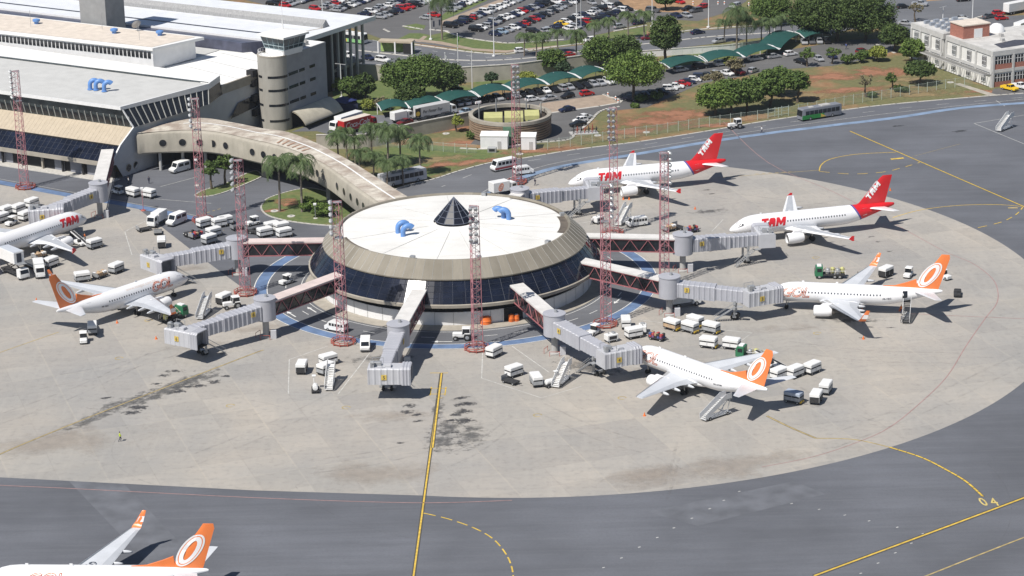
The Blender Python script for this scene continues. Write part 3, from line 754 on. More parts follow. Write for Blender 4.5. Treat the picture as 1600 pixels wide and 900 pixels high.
L.new(c, b.inputs["Base Color"])
rows = []
for i in range(n):
    f, k_ = front[i], backp[i]; d = (k_ - f); d.z = 0; d.normalize()
    zt = 9.6
    ff = lambda o, z: (f.x + d.x * o, f.y + d.y * o, z)
    bb = lambda o, z: (k_.x - d.x * o, k_.y - d.y * o, z)
    rows.append([ff(.35, 4.5), ff(0, 4.9), ff(0, 8.9), ff(.18, 9.35), ff(.7, 9.6), bb(.7, 9.75), bb(.15, 9.4), bb(0, 8.9), bb(0, 4.9), bb(.35, 4.5)])
q = MB(); q.loft(rows); shell = q.build("shell", M_LINK, link, smooth=35, fixn=True)
M_LROOF = pm("stained_roof_screed", (.42, .36, .3), .9, .2, .4); nt, N, L = nodes_of(M_LROOF); b = N["Principled BSDF"]
v = N.new("ShaderNodeTexCoord").outputs["Object"]
c = mixrgb(N, L, ramp(N, L, noise(N, L, v, .22, 8, None, .65), .4, .62), (.34, .28, .23), (.6, .56, .48))
c = mixrgb(N, L, ramp(N, L, noise(N, L, v, .6, 6), .5, .75, 0, .6), c, (.24, .2, .17))
L.new(c, b.inputs["Base Color"])
q = MB(); q.grid([[(front[i] + (backp[i] - front[i]) * .1).to_tuple()[:2] + (9.72,) for i in range(n)], [((front[i] + backp[i]) / 2).to_tuple()[:2] + (9.86,) for i in range(n)], [(front[i] + (backp[i] - front[i]) * .9).to_tuple()[:2] + (9.86,) for i in range(n)]])
q.build("roof", M_LROOF, link)
q = MB(); q.strip([front[i] + (backp[i] - front[i]) * .55 for i in range(8, n)], .45, 9.93); q.build("roof_ridge", M_WROOF, link)
q = MB()
for i in range(26, 32):
    a = front[i] + (backp[i] - front[i]) * .18; b_ = front[i] + (backp[i] - front[i]) * .5; q.strip([a, b_], .5, 9.9)
q.build("roof_patch", pm("red_dust_streak", (.36, .22, .15), .9, .2), link)
# round windows set by their distance along the front
L_ = [0.0]
for a, b_ in zip(front, front[1:]): L_.append(L_[-1] + Vector((b_.x - a.x, b_.y - a.y)).length)
def at_len(s):
    for i in range(n - 1):
        if L_[i + 1] >= s:
            t = (s - L_[i]) / (L_[i + 1] - L_[i]); p = front[i].lerp(front[i + 1], t); d = (front[i + 1] - front[i]); d.z = 0; return p, d.normalized()
    return front[-1], Vector((1, 0, 0))
def len_at_px(u, v):
    best = min(range(n * 10), key=lambda j: abs(px_u(at_len(L_[-1] * j / (n * 10))[0], v) - u)); return L_[-1] * best / (n * 10)
def proj(P):
    d = Vector(P) - Vector((0, 0, CAMH)); z = d.dot(_F); return 800 + FPX * d.dot(_RT) / z, 450 - FPX * d.dot(_UP) / z
def px_u(p, v): return proj((p.x, p.y, 7.0))[0]
wm = MB(); wm.lathe([(1.02, 0), (1.02, -.14), (.86, -.14), (.86, 0.03)], 20); wm.f = [tuple(reversed(f)) for f in wm.f]
WF = None
for j, u in enumerate((255, 285, 313, 333, 353, 394, 412, 429.5, 443.5, 475, 487, 496, 505.5, 527, 537.5, 548, 558.5, 568)):
    p, d = at_len(len_at_px(u, 0)); nrm = Vector((d.y, -d.x, 0))
    o_ = MB(); X, Y, Z = d, Vector((0, 0, 1)), nrm
    o_.M = Matrix(((X.x, Y.x, Z.x, p.x), (X.y, Y.y, Z.y, p.y), (X.z, Y.z, Z.z, 7.0), (0, 0, 0, 1)))
    o_.lathe([(1.0, -.1), (1.0, .06), (.86, .06), (.86, .01)], 20); fr = o_.build("round_window", M_CW, link)
    o_ = MB(); o_.M = Matrix(((X.x, Y.x, Z.x, p.x), (X.y, Y.y, Z.y, p.y), (X.z, Y.z, Z.z, 7.0), (0, 0, 0, 1)))
    o_.lathe([(.87, .02), (.01, .02)], 20); o_.build("pane", M_GLASSK, fr)
# pillars and the recessed wall, near-black to carry the shade under the bridge
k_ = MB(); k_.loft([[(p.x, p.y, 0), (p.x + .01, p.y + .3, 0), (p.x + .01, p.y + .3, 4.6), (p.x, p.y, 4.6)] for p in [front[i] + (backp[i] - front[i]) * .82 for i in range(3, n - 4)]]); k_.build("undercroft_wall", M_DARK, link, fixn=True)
q = MB()
for i in (4, 8, 12):
    p = front[i] + (backp[i] - front[i]) * .22; 
    q = MB(); q.tube((p.x, p.y, 0), (p.x, p.y, 4.7), .38, n=12); q.build("pillar", M_CG, link, smooth=40)
for i in (22, 36):
    p = (front[i] + backp[i]) / 2; q = MB(); q.box(p.x, p.y, 0, 1.2, 3.4, 4.7, heading(front[i], backp[i]) - PI / 2); q.build("pillar", M_CW, link)

# ---------------------------------------------------------------- main terminal, in its own frame: x along the front (west), y away from the apron
TO = G(187, 167, 16); TE1 = Vector((-.864, .504, 0)).normalized(); TE2 = Vector((TE1.y, -TE1.x, 0))
TRZ = math.atan2(TE1.y, TE1.x)
def TP(a, b, z=0.0): return (a, -b, z)      # local frame of the terminal things: x = along, -y = back
def tthing(name, label, cat): return thing(name, label, cat, (TO.x, TO.y, 0), TRZ)
W_ = 120.0
term = tthing("terminal_building", "long terminal building with overhanging grey roof, beige sloping band and dark blue glass", "terminal building")
def tprism(mb, pts, z0, z1): mb.prism([TP(a, b)[:2] for a, b in pts], z0, z1); return mb
q = MB(); tprism(q, [(0, 0), (W_, 0), (W_, 26), (-6.4, 26)], 15.6, [16.0, 16.0, 16.6, 16.6]); rf = q.build("roof", M_GROOF, term)
q = MB(); tprism(q, [(-6.45, 26.02), (W_, 26.02), (W_, 39), (-4, 33.5)], 15.7, 16.75); q.build("roof_terrace", M_WROOF, term)
q = MB(); tprism(q, [(-.4, -.25), (W_, -.25), (W_, 0), (0, 0)], 15.3, 16.1)
tprism(q, [(-.4, -.25), (0, 0), (-6.4, 26), (-6.8, 26)], 15.3, [16.1, 16.1, 16.7, 16.7])
tprism(q, [(-6.8, 26.02), (-6.4, 26.02), (-4, 33.5), (-4.3, 33.7)], 15.3, 16.8)
q.build("roof_fascia", M_WMET, term)
q = MB(); tprism(q, [(0, 25.7), (W_, 25.7), (W_, 26.2), (-6.4, 26.2)], 16.6, 16.95); q.build("roof_kerb", M_GLASSG, term)
def facade(name, b0, z0, b1, z1, a0, m_, a1=None):
    k_ = MB(); a1 = a0 if a1 is None else a1
    k_.add([TP(a0, b0, z0), TP(W_, b0, z0), TP(W_, b1, z1), TP(a1, b1, z1)], [(0, 1, 2, 3)])
    return k_.build(name, m_, term)
ug = facade("upper_glazing", 1.6, 10.9, .5, 15.4, -2.3, M_GLASSG, -.2)
k_ = MB(); x = -1.8
while x < W_:
    k_.tube(TP(x, 1.5, 10.95), TP(x, .8, 13.6), .1, n=4); x += 1.9
k_.build("glazing_bar", M_MULLG, ug)
k_ = MB(); x = -1.2
while x < W_:
    k_.add([TP(x, 1.42, 11.3), TP(x + 1.1, 1.42, 11.3), TP(x + 1.1, 1.02, 12.9), TP(x, 1.02, 12.9)], [(0, 1, 2, 3)]); x += 1.9
k_.build("pane", M_GLASSK, ug)
k_ = MB(); k_.add([TP(-2.2, 1.25, 12.3), TP(W_, 1.25, 12.3), TP(W_, .42, 15.3), TP(-.3, .42, 15.3)], [(0, 1, 2, 3)])
bb_ = facade("sloping_band", -3.2, 7.6, 1.5, 10.9, -1.8, M_BEIGE, -2.4)
k_ = MB(); x = -1
while x < W_:
    k_.tube(TP(x, -3.22, 7.61), TP(x, 1.5, 10.91), .02, n=3); x += 1.2
k_.build("cladding_seam", M_BEIGE, bb_)
k_ = MB(); tprism(k_, [(-1.8, -3.3), (W_, -3.3), (W_, -2.7), (-1.8, -2.7)], 7.3, 7.6); k_.build("band_edge", M_DARK, term)
lg = facade("lower_glazing", -7.1, 4.3, -2.9, 7.5, -1.7, M_GLASS)
k_ = MB(); x = -1.6
while x < W_:
    k_.tube(TP(x, -7.12, 4.33), TP(x, -2.92, 7.53), .05, n=4); x += 1.55
for t in (.33, .66): k_.tube(TP(-1.6, -7.12 + 4.2 * t, 4.33 + 3.2 * t), TP(W_, -7.12 + 4.2 * t, 4.33 + 3.2 * t), .045, n=4)
k_.build("glazing_bar", M_MULL, lg)
k_ = MB(); tprism(k_, [(-1.6, -7.4), (W_, -7.4), (W_, -6.9), (-1.6, -6.9)], 3.3, 4.3); k_.build("ledge", M_CW, term)
k_ = MB(); tprism(k_, [(-1.6, -5.4), (W_, -5.4), (W_, -5), (-1.6, -5)], 0, 4.2); k_.build("ground_floor_wall", M_DARK, term)
for i, (a, w_, m_) in enumerate(((2.5, 4.2, M_CG), (8, 3.4, M_CG), (13, 3, M_CG), (30, 5, M_WPAINT), (38, 4, M_CG))):
    k_ = MB(); k_.box(a + 2, 5.45, 0, w_, .12, 3.3); k_.build("shutter_door", pm("blue_grey_shutter", (.2, .21, .245), .6, .1, 1), term)
for i in range(12):
    k_ = MB(); k_.box(1 + i * 6.2, 6.2, 0, .45, .45, 3.4); k_.build("pillar", M_DARK if i % 3 else M_CW, term)
k_ = MB(); tprism(k_, [(-3, -8.6), (W_, -8.6), (W_, -5.3), (-3, -5.3)], 0, .16); k_.build("plinth", M_KERB, term)
# east end wall: concrete with leaning side glass above
k_ = MB(); 
k_.add([TP(-1.7, -7.1, 3.5), TP(-1.8, -3.2, 7.5), TP(-2.4, 1.5, 10.9), TP(-7.4, 24.5, 11.9), TP(-4.6, 34, 12.0), TP(-3.9, 52, 12.0), TP(-3.9, 52, 0), TP(-2.2, -3.2, 0), TP(-2.0, -5.2, 3.4)], [(8, 7, 6, 5, 4, 3, 2, 1, 0)])
k_.build("end_wall", pm("pale_blue_grey_wall", (.47, .475, .49), .8, .06, .4), term)
k_ = MB(); k_.tube(TP(-1.85, -7.2, 3.6), TP(-1.95, -3.2, 7.6), .22, n=4); k_.tube(TP(-1.95, -3.2, 7.6), TP(-2.5, 1.5, 10.95), .22, n=4); k_.tube(TP(-2.5, 1.5, 10.95), TP(-.35, .4, 15.4), .2, n=4)
k_.build("corner_trim", M_WMET, term)
sg = MB(); sg.add([TP(-2.4, 1.5, 10.9), TP(-7.4, 24.5, 11.9), TP(-6.5, 25.8, 15.6), TP(-.35, .4, 15.4)], [(3, 2, 1, 0)]); sgo = sg.build("side_glazing", M_GLASSK, term)
k_ = MB()
for i in range(15):
    t = i / 14; A = Vector(TP(-2.4, 1.5, 10.9)).lerp(Vector(TP(-7.4, 24.5, 11.9)), t); B = Vector(TP(-.35, .4, 15.4)).lerp(Vector(TP(-6.5, 25.8, 15.6)), t)
    o_ = Vector((-.06, 0, 0)); k_.tube(A + o_, B + o_, .13, n=4)
k_.build("glazing_bar", M_MULLG, sgo)
k_ = MB(); k_.add([TP(-7.4, 24.5, 11.9), TP(-4.6, 34, 12), TP(-4.2, 33.6, 15.6), TP(-6.5, 25.8, 15.6)], [(3, 2, 1, 0)]); k_.build("side_glazing", M_GLASSK, term)
for a, b0 in ((-2.55, -1.0), (-2.6, 1.6)):
    k_ = MB(); X, Y, Z = Vector((0, -1, 0)), Vector((0, 0, 1)), Vector((-1, 0, 0))
    k_.M = Matrix(((X.x, Y.x, Z.x, -2.24), (X.y, Y.y, Z.y, -b0), (X.z, Y.z, Z.z, 1.7), (0, 0, 0, 1)))
    k_.lathe([(.95, 0), (.95, .1), (.82, .1), (.82, .04)], 18); fr = k_.build("round_window", M_CW, term)
    k2 = MB(); k2.M = k_.M; k2.lathe([(.83, .05), (.01, .05)], 18); k2.build("pane", M_GLASSK, fr)
k_ = MB(); k_.add([TP(-4.75, 36.5, 5.2), TP(-4.2, 49, 5.7), TP(-4.2, 50, 8.8), TP(-4.7, 40, 8.5)], [(3, 2, 1, 0)]); k_.build("slanted_window", M_GLASSK, term)
# lower white roofs behind
k_ = MB(); tprism(k_, [(-4.1, 33.8), (21, 39), (20, 75), (8, 66), (-4.1, 51)], 12.0, [14.0, 14.0, 14.0, 14, 14]); k_.build("rear_roof", M_WROOF, term)
k_ = MB(); tprism(k_, [(-4.6, 33.6), (-4.1, 33.8), (-4.1, 51.5), (-4.6, 51.5)], 12.0, 14.25); k_.build("roof_fascia", M_CW, term)
k_ = MB()
for b_ in (42, 50, 58): k_.strip([TP(-4, b_)[:2], TP(18, b_ + 6)[:2]], .3, 14.04)
k_.build("roof_seam", M_GROOF, term)
k_ = MB(); tprism(k_, [(8, 66), (W_, 68), (W_, 39), (21, 39), (20, 66)], 10, 14.2); k_.build("rear_roof", M_GROOF, term)
# clerestory storey with the sandy roof
cl = tthing("rooftop_storey", "low rooftop storey with sandy flat roof and a strip of small dark windows", "rooftop storey")
k_ = MB(); tprism(k_, [(21.5, 40.4), (W_, 38.6), (W_, 56), (19.5, 55.4)], 14.3, 19.2); k_.build("wall", M_WPAINT, cl)
k_ = MB(); tprism(k_, [(21.0, 39.8), (W_, 38.0), (W_, 56.5), (17.0, 56.0)], 19.2, 19.9); k_.build("parapet", M_WROOF, cl)
k_ = MB(); k_.sheet([TP(21.8, 40.6, 19.96), TP(W_, 38.8, 19.96), TP(W_, 55.8, 19.96), TP(19, 55.2, 19.96)]); k_.build("roof", M_SAND, cl)
x = 22.6; k_ = None
while x < 96:
    b_ = 40.4 - (x - 21.5) * 1.8 / 98.5
    o_ = MB(); o_.box(0, .06, 0, .92, .1, 1.7); o_ = o_.build("window", M_GLASSK, cl) if k_ is None else None
    if k_ is None: k_ = o_
    else: o_ = k_.copy(); COL.objects.link(o_)
    o_.location = TP(x, b_, 17.0); x += 1.28
k2 = MB()
for i, a in enumerate((30, 47, 66, 84)): k2.tube(TP(a, 46 + i % 2 * 6, 19.9), TP(a, 46 + i % 2 * 6, 24.5), .05, n=4)
k2.build("aerial", M_STEEL, cl)
for i, (a, b_) in enumerate(((41, 49.5), (67.5, 50), (28.5, 52.5))):
    t = thing("rooftop_fan", ("blue round fan on the sandy roof near the tall grey shaft", "blue round fan on the sandy roof, farthest left", "blue round fan near the right end of the sandy roof")[i], "fan", tuple(Vector((TO.x, TO.y, 19.96)) + TE1 * a + TE2 * b_), 0, "rooftop fans")
    o_ = MB(); o_.lathe([(.6, 0), (.6, .5), (1.0, .7), (1.0, 1.2), (.01, 1.5)], 14); o_.build("hood", M_VENT, t, smooth=30)
t = thing("satellite_dish", "grey dish on a bracket beside the tall grey shaft", "dish", tuple(Vector((TO.x, TO.y, 19.96)) + TE1 * 37 + TE2 * 54), 2.2)
o_ = MB(); o_.lathe([(.02, 0), (.7, .12), (1.3, .45)], 16); o_.M = Matrix.Translation((0, 0, 1.6)) @ Matrix.Rotation(R(60), 4, 'Y'); p2 = MB(); p2.M = o_.M; p2.lathe([(.02, 0), (.7, .12), (1.3, .45)], 16); p2.lathe([(1.3, .46), (.7, .16), (.02, .04)], 16); p2.build("bowl", M_CG, t)
o_ = MB(); o_.tube((0, 0, 0), (0, 0, 1.6), .1); o_.build("bracket", M_STEEL, t)
for i, (u, v) in enumerate(((141, 140), (150, 141), (163, 143))):
    gooseneck(tuple(G(u, v, 16.3)), R(12), .82, label=("leftmost of three blue hooked vents on the grey terminal roof", "middle one of three blue hooked vents on the grey terminal roof", "rightmost of three blue hooked vents on the grey terminal roof")[i], group="air vents on the terminal roof")
sh = tthing("concrete_shaft", "tall plain grey concrete shaft rising above the terminal roofs", "shaft")
k_ = MB(); tprism(k_, [(49.8, 57.2), (58.5, 57.2), (58.5, 65), (49.8, 65)], 14, 42); k_.build("shaft_wall", pm("slate_concrete", (.25, .255, .26), .85, .1, .5), sh)
# shade-toned clerestory and the long rear hall with forecourt roof
hall = tthing("departure_hall", "long rear hall with white strip roof, ridge ventilator and deep forecourt canopy", "hall")
k_ = MB(); tprism(k_, [(13, 66.5), (W_, 70), (W_, 74), (9, 71)], 12, 16.6); k_.build("shade_toned_wall", pm("slate_blue_shade", (.07, .075, .11), .35, .3, .5), hall)  # dark slate tone puts the shade below the long roof into the wall
k_ = MB(); tprism(k_, [(0.4, 71), (W_ + 40, 74), (W_ + 40, 109), (-1, 107.7)], 16.2, [16.9, 16.9, 16.9, 16.9]); k_.build("roof", pm("blue_white_roof", (.66, .68, .71), .7, .05, .3, detail=6), hall)
k_ = MB(); tprism(k_, [(-1.5, 108.2), (-1, 107.7), (.4, 71), (-.1, 70.6)], 15.9, 17.1); tprism(k_, [(.4, 70.6), (W_ + 40, 73.6), (W_ + 40, 74), (.4, 71)], 16.1, 17.1); k_.build("roof_fascia", M_WMET, hall)
k_ = MB(); k_.strip([TP(12, 77.5)[:2], TP(W_ + 40, 80)[:2]], 1.0, 16.95); k_.build("roof_gutter", M_MULL, hall)
k_ = MB()
o_ = [TP(3, 92, 0), TP(W_ + 40, 94, 0)]
k_.add([TP(3, 89.5, 16.9), TP(W_ + 40, 91.5, 16.9), TP(W_ + 40, 91.5, 17.9), TP(3, 89.5, 17.9), TP(W_ + 40, 93, 18.9), TP(3, 91, 18.9), TP(W_ + 40, 94.5, 16.95), TP(3, 92.5, 16.95)], [(0, 1, 2, 3), (3, 2, 4, 5), (5, 4, 6, 7), (0, 3, 5, 7)])
k_.build("ridge_ventilator", pm("grey_louvre", (.3, .3, .3), .7, .3, 2.5, stretch=(3, .5, .5)), hall, fixn=True)
k_ = MB(); k_.strip([TP(8, 76)[:2], TP(3, 90)[:2]], .4, 16.96); k_.build("roof_seam", M_BEIGE, hall)
k_ = MB(); tprism(k_, [(1.0, 73), (W_, 76), (W_, 104), (5, 103), (1.0, 90)], 0, 16.1); k_.build("hall_shade_wall", M_DARK, hall)  # hall wall, near-black and brought forward as the shade beneath the canopy
for i in range(6):
    k_ = MB(); k_.box(.9, -(90 + i * 3), 0, .6, .6, 16.2); k_.build("canopy_column", M_CG, hall)
k_ = MB(); tprism(k_, [(1.5, 84), (8, 84), (8, 106), (1.5, 106)], 4.5, 5.2); k_.build("upper_walkway", M_CW, hall)
for i, (a, b_, l_) in enumerate(((-12, 62, 0),)): pass

# ---------------------------------------------------------------- control tower
tw = tthing("control_tower", "concrete control tower with rounded end and glazed cab under a white roof", "control tower")
cxl, cyl = -8.4, 50.6
k_ = MB(); k_.lathe([(4.0, 0), (4.0, 18.9)], 40, cxl, -cyl); cyo = k_.build("round_end", M_CT, tw, smooth=60)
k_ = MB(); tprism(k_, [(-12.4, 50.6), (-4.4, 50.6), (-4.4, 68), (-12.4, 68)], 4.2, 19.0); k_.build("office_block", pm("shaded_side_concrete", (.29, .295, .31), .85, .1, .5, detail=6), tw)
k_ = MB(); tprism(k_, [(-12.0, 50.8), (-4.6, 50.8), (-4.6, 67.6), (-12, 67.6)], 0, 4.2); k_.build("ground_floor", M_DARK, tw)
k_ = MB(); k_.lathe([(4.05, 18.9), (4.05, 19.2), (3.7, 19.2)], 40, cxl, -cyl); k_.build("parapet", M_CW, tw)
k_ = MB(); k_.lathe([(3.7, 19.0), (.01, 19.0)], 40, cxl, -cyl); tprism(k_, [(-12.2, 54), (-4.6, 54), (-4.6, 67.8), (-12.2, 67.8)], 19.0, 19.06); k_.build("roof", M_WROOF, tw)
# angle towards the viewer in the local frame: slots on the cylinder
for zi, z_ in enumerate((2.4, 6.4, 10.2, 13.0 + .6)):
    for a0_, a1_ in ((102, 182), (52, 77)):
        k_ = MB(); k_.lathe([(4.03, z_), (4.03, z_ + .62)], 14, cxl, -cyl, a0=R(a0_), a1=R(a1_)); k_.build("window_slot", M_GLASSK, tw)
    if zi:
        for j, (b0, b1, up) in enumerate(((51.2, 55.2, 0), (55.8, 58.2, .35), (60.4, 62.8, .75))):
            k_ = MB(); k_.box(-12.43, -(b0 + b1) / 2, z_ + .1, .1, b1 - b0, .75); k_.build("window_slot", M_GLASSK, tw)
for z_ in (5.2, 8.9, 12.7, 15.2):
    k_ = MB(); k_.box(-4.1, -47.2, z_ - 1.6, 2.0, 2.2, 1.7); k_.build("side_opening", M_DARK, tw)
k_ = MB(); cv = []
for i in range(7):
    t = i / 6; cv.append([(-12.5 - 4.2 * t, -51.5, 4.6 - 3.0 * t * t + .0), (-12.5 - 4.2 * t, -68.4, 4.6 - 3.0 * t * t)])
for i in range(7):
    t = 1 - i / 6; cv.append([(-12.5 - 4.2 * t, -51.5, 4.3 - 3.0 * t * t), (-12.5 - 4.2 * t, -68.4, 4.3 - 3.0 * t * t)])
k_.grid(cv); k_.build("sloping_canopy", pm("canopy_plaster", (.48, .44, .35), .85, .1, .6), tw, smooth=40, fixn=True)
# cab
cax, cay = -9.6, -53.6
k_ = MB(); k_.lathe([(4.6, 19.0), (4.6, 20.4)], 4, cax, cay, a0=R(126), a1=R(486)); k_.build("cab_base", M_WPAINT, tw)
k_ = MB(); k_.lathe([(4.65, 20.4), (5.6, 23.4)], 4, cax, cay, a0=R(126), a1=R(486)); cg = k_.build("cab_glazing", pm("teal_glass", (.02, .045, .06), .1, .4, .6, spec=.6), tw)
k_ = MB()
def sq(r_, t): 
    i = int(t) % 4; f = t - int(t); a, b_ = R(126 + 90 * i), R(216 + 90 * i)
    return (cax + r_ * (math.cos(a) * (1 - f) + math.cos(b_) * f), cay + r_ * (math.sin(a) * (1 - f) + math.sin(b_) * f))
for i in range(16):
    k_.tube(sq(4.68, i / 4) + (20.4,), sq(5.63, i / 4) + (23.4,), .09 if i % 4 == 0 else .06, n=4)
for r_, z_ in ((4.98, 21.4), (4.68, 20.45)): k_.path([sq(r_, i) + (z_,) for i in range(5)], .08, 4)
k_.build("glazing_bar", pm("pale_teal_bars", (.45, .55, .58), .5), cg)
k_ = MB(); k_.lathe([(5.7, 23.35), (6.5, 23.5), (6.5, 24.0), (.01, 24.9)], 4, cax, cay, a0=R(126), a1=R(486)); k_.build("cab_roof", M_WROOF, tw)
k_ = MB()
for i in range(28):
    a = 2 * PI * i / 28; k_.tube((cxl + 3.75 * math.cos(a), -cyl + 3.75 * math.sin(a), 19.2), (cxl + 3.75 * math.cos(a), -cyl + 3.75 * math.sin(a), 20.2), .04, n=4)
k_.path([(cxl + 3.75 * math.cos(2 * PI * i / 28), -cyl + 3.75 * math.sin(2 * PI * i / 28), 20.2) for i in range(29)], .05, 4); k_.build("railing", M_WMET, tw)
k_ = MB(); k_.tube((cax, cay, 24.5), (cax, cay, 27.5), .16, n=6); k_.tube((cax, cay, 27.5), (cax, cay, 32), .05, n=4); k_.build("antenna_mast", M_WMET, tw)
for i, (a, b_) in enumerate(((-9.5, 58.5), (-10.5, 60.5), (-8.5, 60.5), (-9.8, 62.8), (-8, 64))):
    k_ = MB(); k_.box(a, -b_, 19.06, 1.2, 1.2, 1.0); k_.lathe([(.4, 20.06), (.4, 20.25), (.01, 20.25)], 10, a, -b_); k_.build("cooling_unit", M_CG, tw)
k_ = MB(); k_.box(-11.2, -56.6, 19.1, 2.6, 2.4, .9); k_.build("gangway", M_WMET, tw)

# ---------------------------------------------------------------- slatted round plant building
TC = G(797, 178, 5.1); tr = 10.2
tk = thing("plant_enclosure", "round plant enclosure of brown horizontal slats around yellow-green machine boxes", "plant building", (TC.x, TC.y, 0))
k_ = MB()
for i in range(7):
    z_ = .4 + i * .6; k_.lathe([(tr - .15, z_), (tr, z_ - .05), (tr, z_ + .3), (tr - .15, z_ + .35)], 64)
k_.build("slat", pm("brown_timber_slat", (.24, .17, .115), .8, .15, .8), tk)
k_ = MB(); k_.lathe([(tr - .5, 0), (tr - .5, 4.6)], 48); k_.lathe([(tr - .55, 4.6), (tr - .55, .0)], 48); k_.build("inner_wall", pm("dark_timber", (.07, .055, .045), .9, .2, 1), tk)
k_ = MB(); k_.lathe([(tr + .1, 4.5), (tr + .1, 5.3), (tr - .9, 5.3), (tr - .9, 4.5)], 64); k_.build("concrete_ring", M_CW, tk)
k_ = MB(); k_.lathe([(tr - 1, 2.4), (.01, 2.4)], 48); k_.build("deck", M_DARK, tk)
M_YG = pm("yellow_green_paint", (.48, .47, .2), .7, .1, .6)
for i, (a, b_, w_, d_) in enumerate(((-4.2, -1.5, 4.6, 6), (.9, -1.2, 4.6, 7), (5.4, 0, 3.6, 6))):
    o_ = MB(); o_.box(a, b_, 2.4, w_, d_, 2.9); mc = o_.build("machine_box", M_YG, tk)
    o_ = MB(); o_.box(a, b_ - d_ / 2 - .03, 2.9, w_ * .6, .06, 1.4); o_.build("louvre", pm("green_louvre", (.12, .17, .1), .7), mc)
k_ = MB(); k_.box(-.5, -tr - .05, .2, 2.6, .25, 4.3); k_.build("green_gate", pm("green_gate_paint", (.1, .2, .13), .7, .2, 2), tk)
for i, a in enumerate((20, 60, 115, 160)):
    k_ = MB(); k_.tube((8.2 * math.cos(R(a)), 8.2 * math.sin(R(a)), 2.4), (8.2 * math.cos(R(a)), 8.2 * math.sin(R(a)), 7.2), .18, n=6); k_.build("exhaust_pipe", M_STEEL, tk)
def kiosk(u, v, w_, d_, h_, rz, label):
    t = thing("white_cabin", label, "cabin", tuple(G(u, v)), rz, "white cabins by the slatted enclosure")
    k_ = MB(); k_.box(0, 0, 0, w_, d_, h_); k_.build("wall", M_WPAINT, t)
    k_ = MB(); k_.prism([(-w_ / 2 - .1, -d_ / 2 - .1), (w_ / 2 + .1, -d_ / 2 - .1), (w_ / 2 + .1, d_ / 2 + .1), (-w_ / 2 - .1, d_ / 2 + .1)], h_, [h_ + .2, h_ + .2, h_ + .5, h_ + .5]); k_.build("roof", M_WROOF, t)
    k_ = MB(); k_.box(w_ * .2, -d_ / 2 - .03, 0, .9, .06, 2.0); k_.build("door", M_CG, t)
    return t
kiosk(773, 230.5, 6.6, 3.4, 3.2, -.1, "long white cabin in front of the slatted round enclosure")
kiosk(826, 231.5, 3.6, 3.2, 3.1, -.1, "small white cabin right of the long one by the slatted enclosure")
t = thing("generator_box", "grey low generator box in front of the long white cabin", "generator", tuple(G(769, 237.5)), -.1); k_ = MB(); k_.bbox(0, 0, 0, 2.2, 1.2, 1.2, .08); k_.build("housing", M_STEEL, t); k_ = MB(); k_.box(0, -.62, .3, 1.4, .04, .6); k_.build("grille", M_DARK, t)

# ---------------------------------------------------------------- brick and concrete office at the right
BO = G(1549, 137, 0); BA = G(1424, 37, 9.6)
bx = Vector((BA.x - BO.x, BA.y - BO.y, 0)); BL = bx.length; bx.normalize(); byv = Vector((bx.y, -bx.x, 0))
M_OFR = pm("pale_office_concrete", (.5, .495, .48), .85, .1, .5, detail=6)
OFF = thing("office_building", "two storey white and brick office with concrete frame and flat cluttered roof", "office building", (BO.x, BO.y, 0), math.atan2(bx.y, bx.x))
# local x runs along the left facade away from the corner, local -y runs to the right
nl = BL * .44
H = 9.6
M_OWALL = pm("office_render", (.72, .71, .68), .7, .06, .5)
def obx(mb, x0, x1, y0, y1, z0, z1): mb.prism([(x0, y0), (x1, y0), (x1, y1), (x0, y1)], z0, z1); return mb
k_ = obx(MB(), .15, BL * .555, -70, -.15, 0, 8.4); obx(k_, BL * .6, BL - .1, -16, -.15, 0, 8.4); obx(k_, BL * .55, BL * .6, -60, -6, 0, 8.4); k_.build("wall", M_OWALL, OFF)
k_ = obx(MB(), -.15, BL * .56, -70, .1, 8.4, 9.7); obx(k_, BL * .59, BL + .1, -17, .1, 8.4, 9.9); obx(k_, BL * .56, BL * .59, -60, -5.8, 8.4, 9.7); k_.build("parapet", M_OFR, OFF)
k_ = obx(MB(), .5, BL * .555, -69, -.5, 9.71, 9.76); obx(k_, BL * .6, BL - .5, -16.5, -.5, 9.91, 9.95); k_.build("roof", pm("roof_grey_gravel", (.5, .49, .47), .9, .2, .3, detail=7), OFF)
k_ = obx(MB(), -.1, BL * .556, -.05, .14, 3.9, 4.7); obx(k_, BL * .6, BL, -.05, .14, 3.9, 4.7); obx(k_, -.14, .1, -70, 0, 3.9, 4.7)
for t in (0, .185, .37, .545, .605, .74, .87, .985): obx(k_, BL * t, BL * t + .6, -.1, .22, 0, 8.5)
for j in range(12): obx(k_, -.22, .12, -.6 - j * 6.2, -j * 6.2, 0, 8.5)
k_.build("concrete_frame", M_OFR, OFF)
for j in range(11):
    for z_ in (.9 - .9, 4.7):
        k_ = obx(MB(), -.02, .1, -.7 - j * 6.2 - 5.4, -.7 - j * 6.2, z_, z_ + 1.4); k_.build("brick_panel", M_BRICK, OFF)
        wn_ = obx(MB(), -.03, .1, -.7 - j * 6.2 - 5.4, -.7 - j * 6.2, z_ + 1.42, z_ + 3.4).build("window", M_GLASSK, OFF)
        k2 = MB()
        for q_ in range(7): obx(k2, -.09, -.03, -.7 - j * 6.2 - 5.4 + q_ * .88, -.7 - j * 6.2 - 5.4 + q_ * .88 + .12, z_ + 1.4, z_ + 3.4)
        obx(k2, -.08, -.03, -.7 - j * 6.2 - 5.4, -.7 - j * 6.2, z_ + 2.5, z_ + 2.6); k2.build("window_frame", M_WMET, wn_)
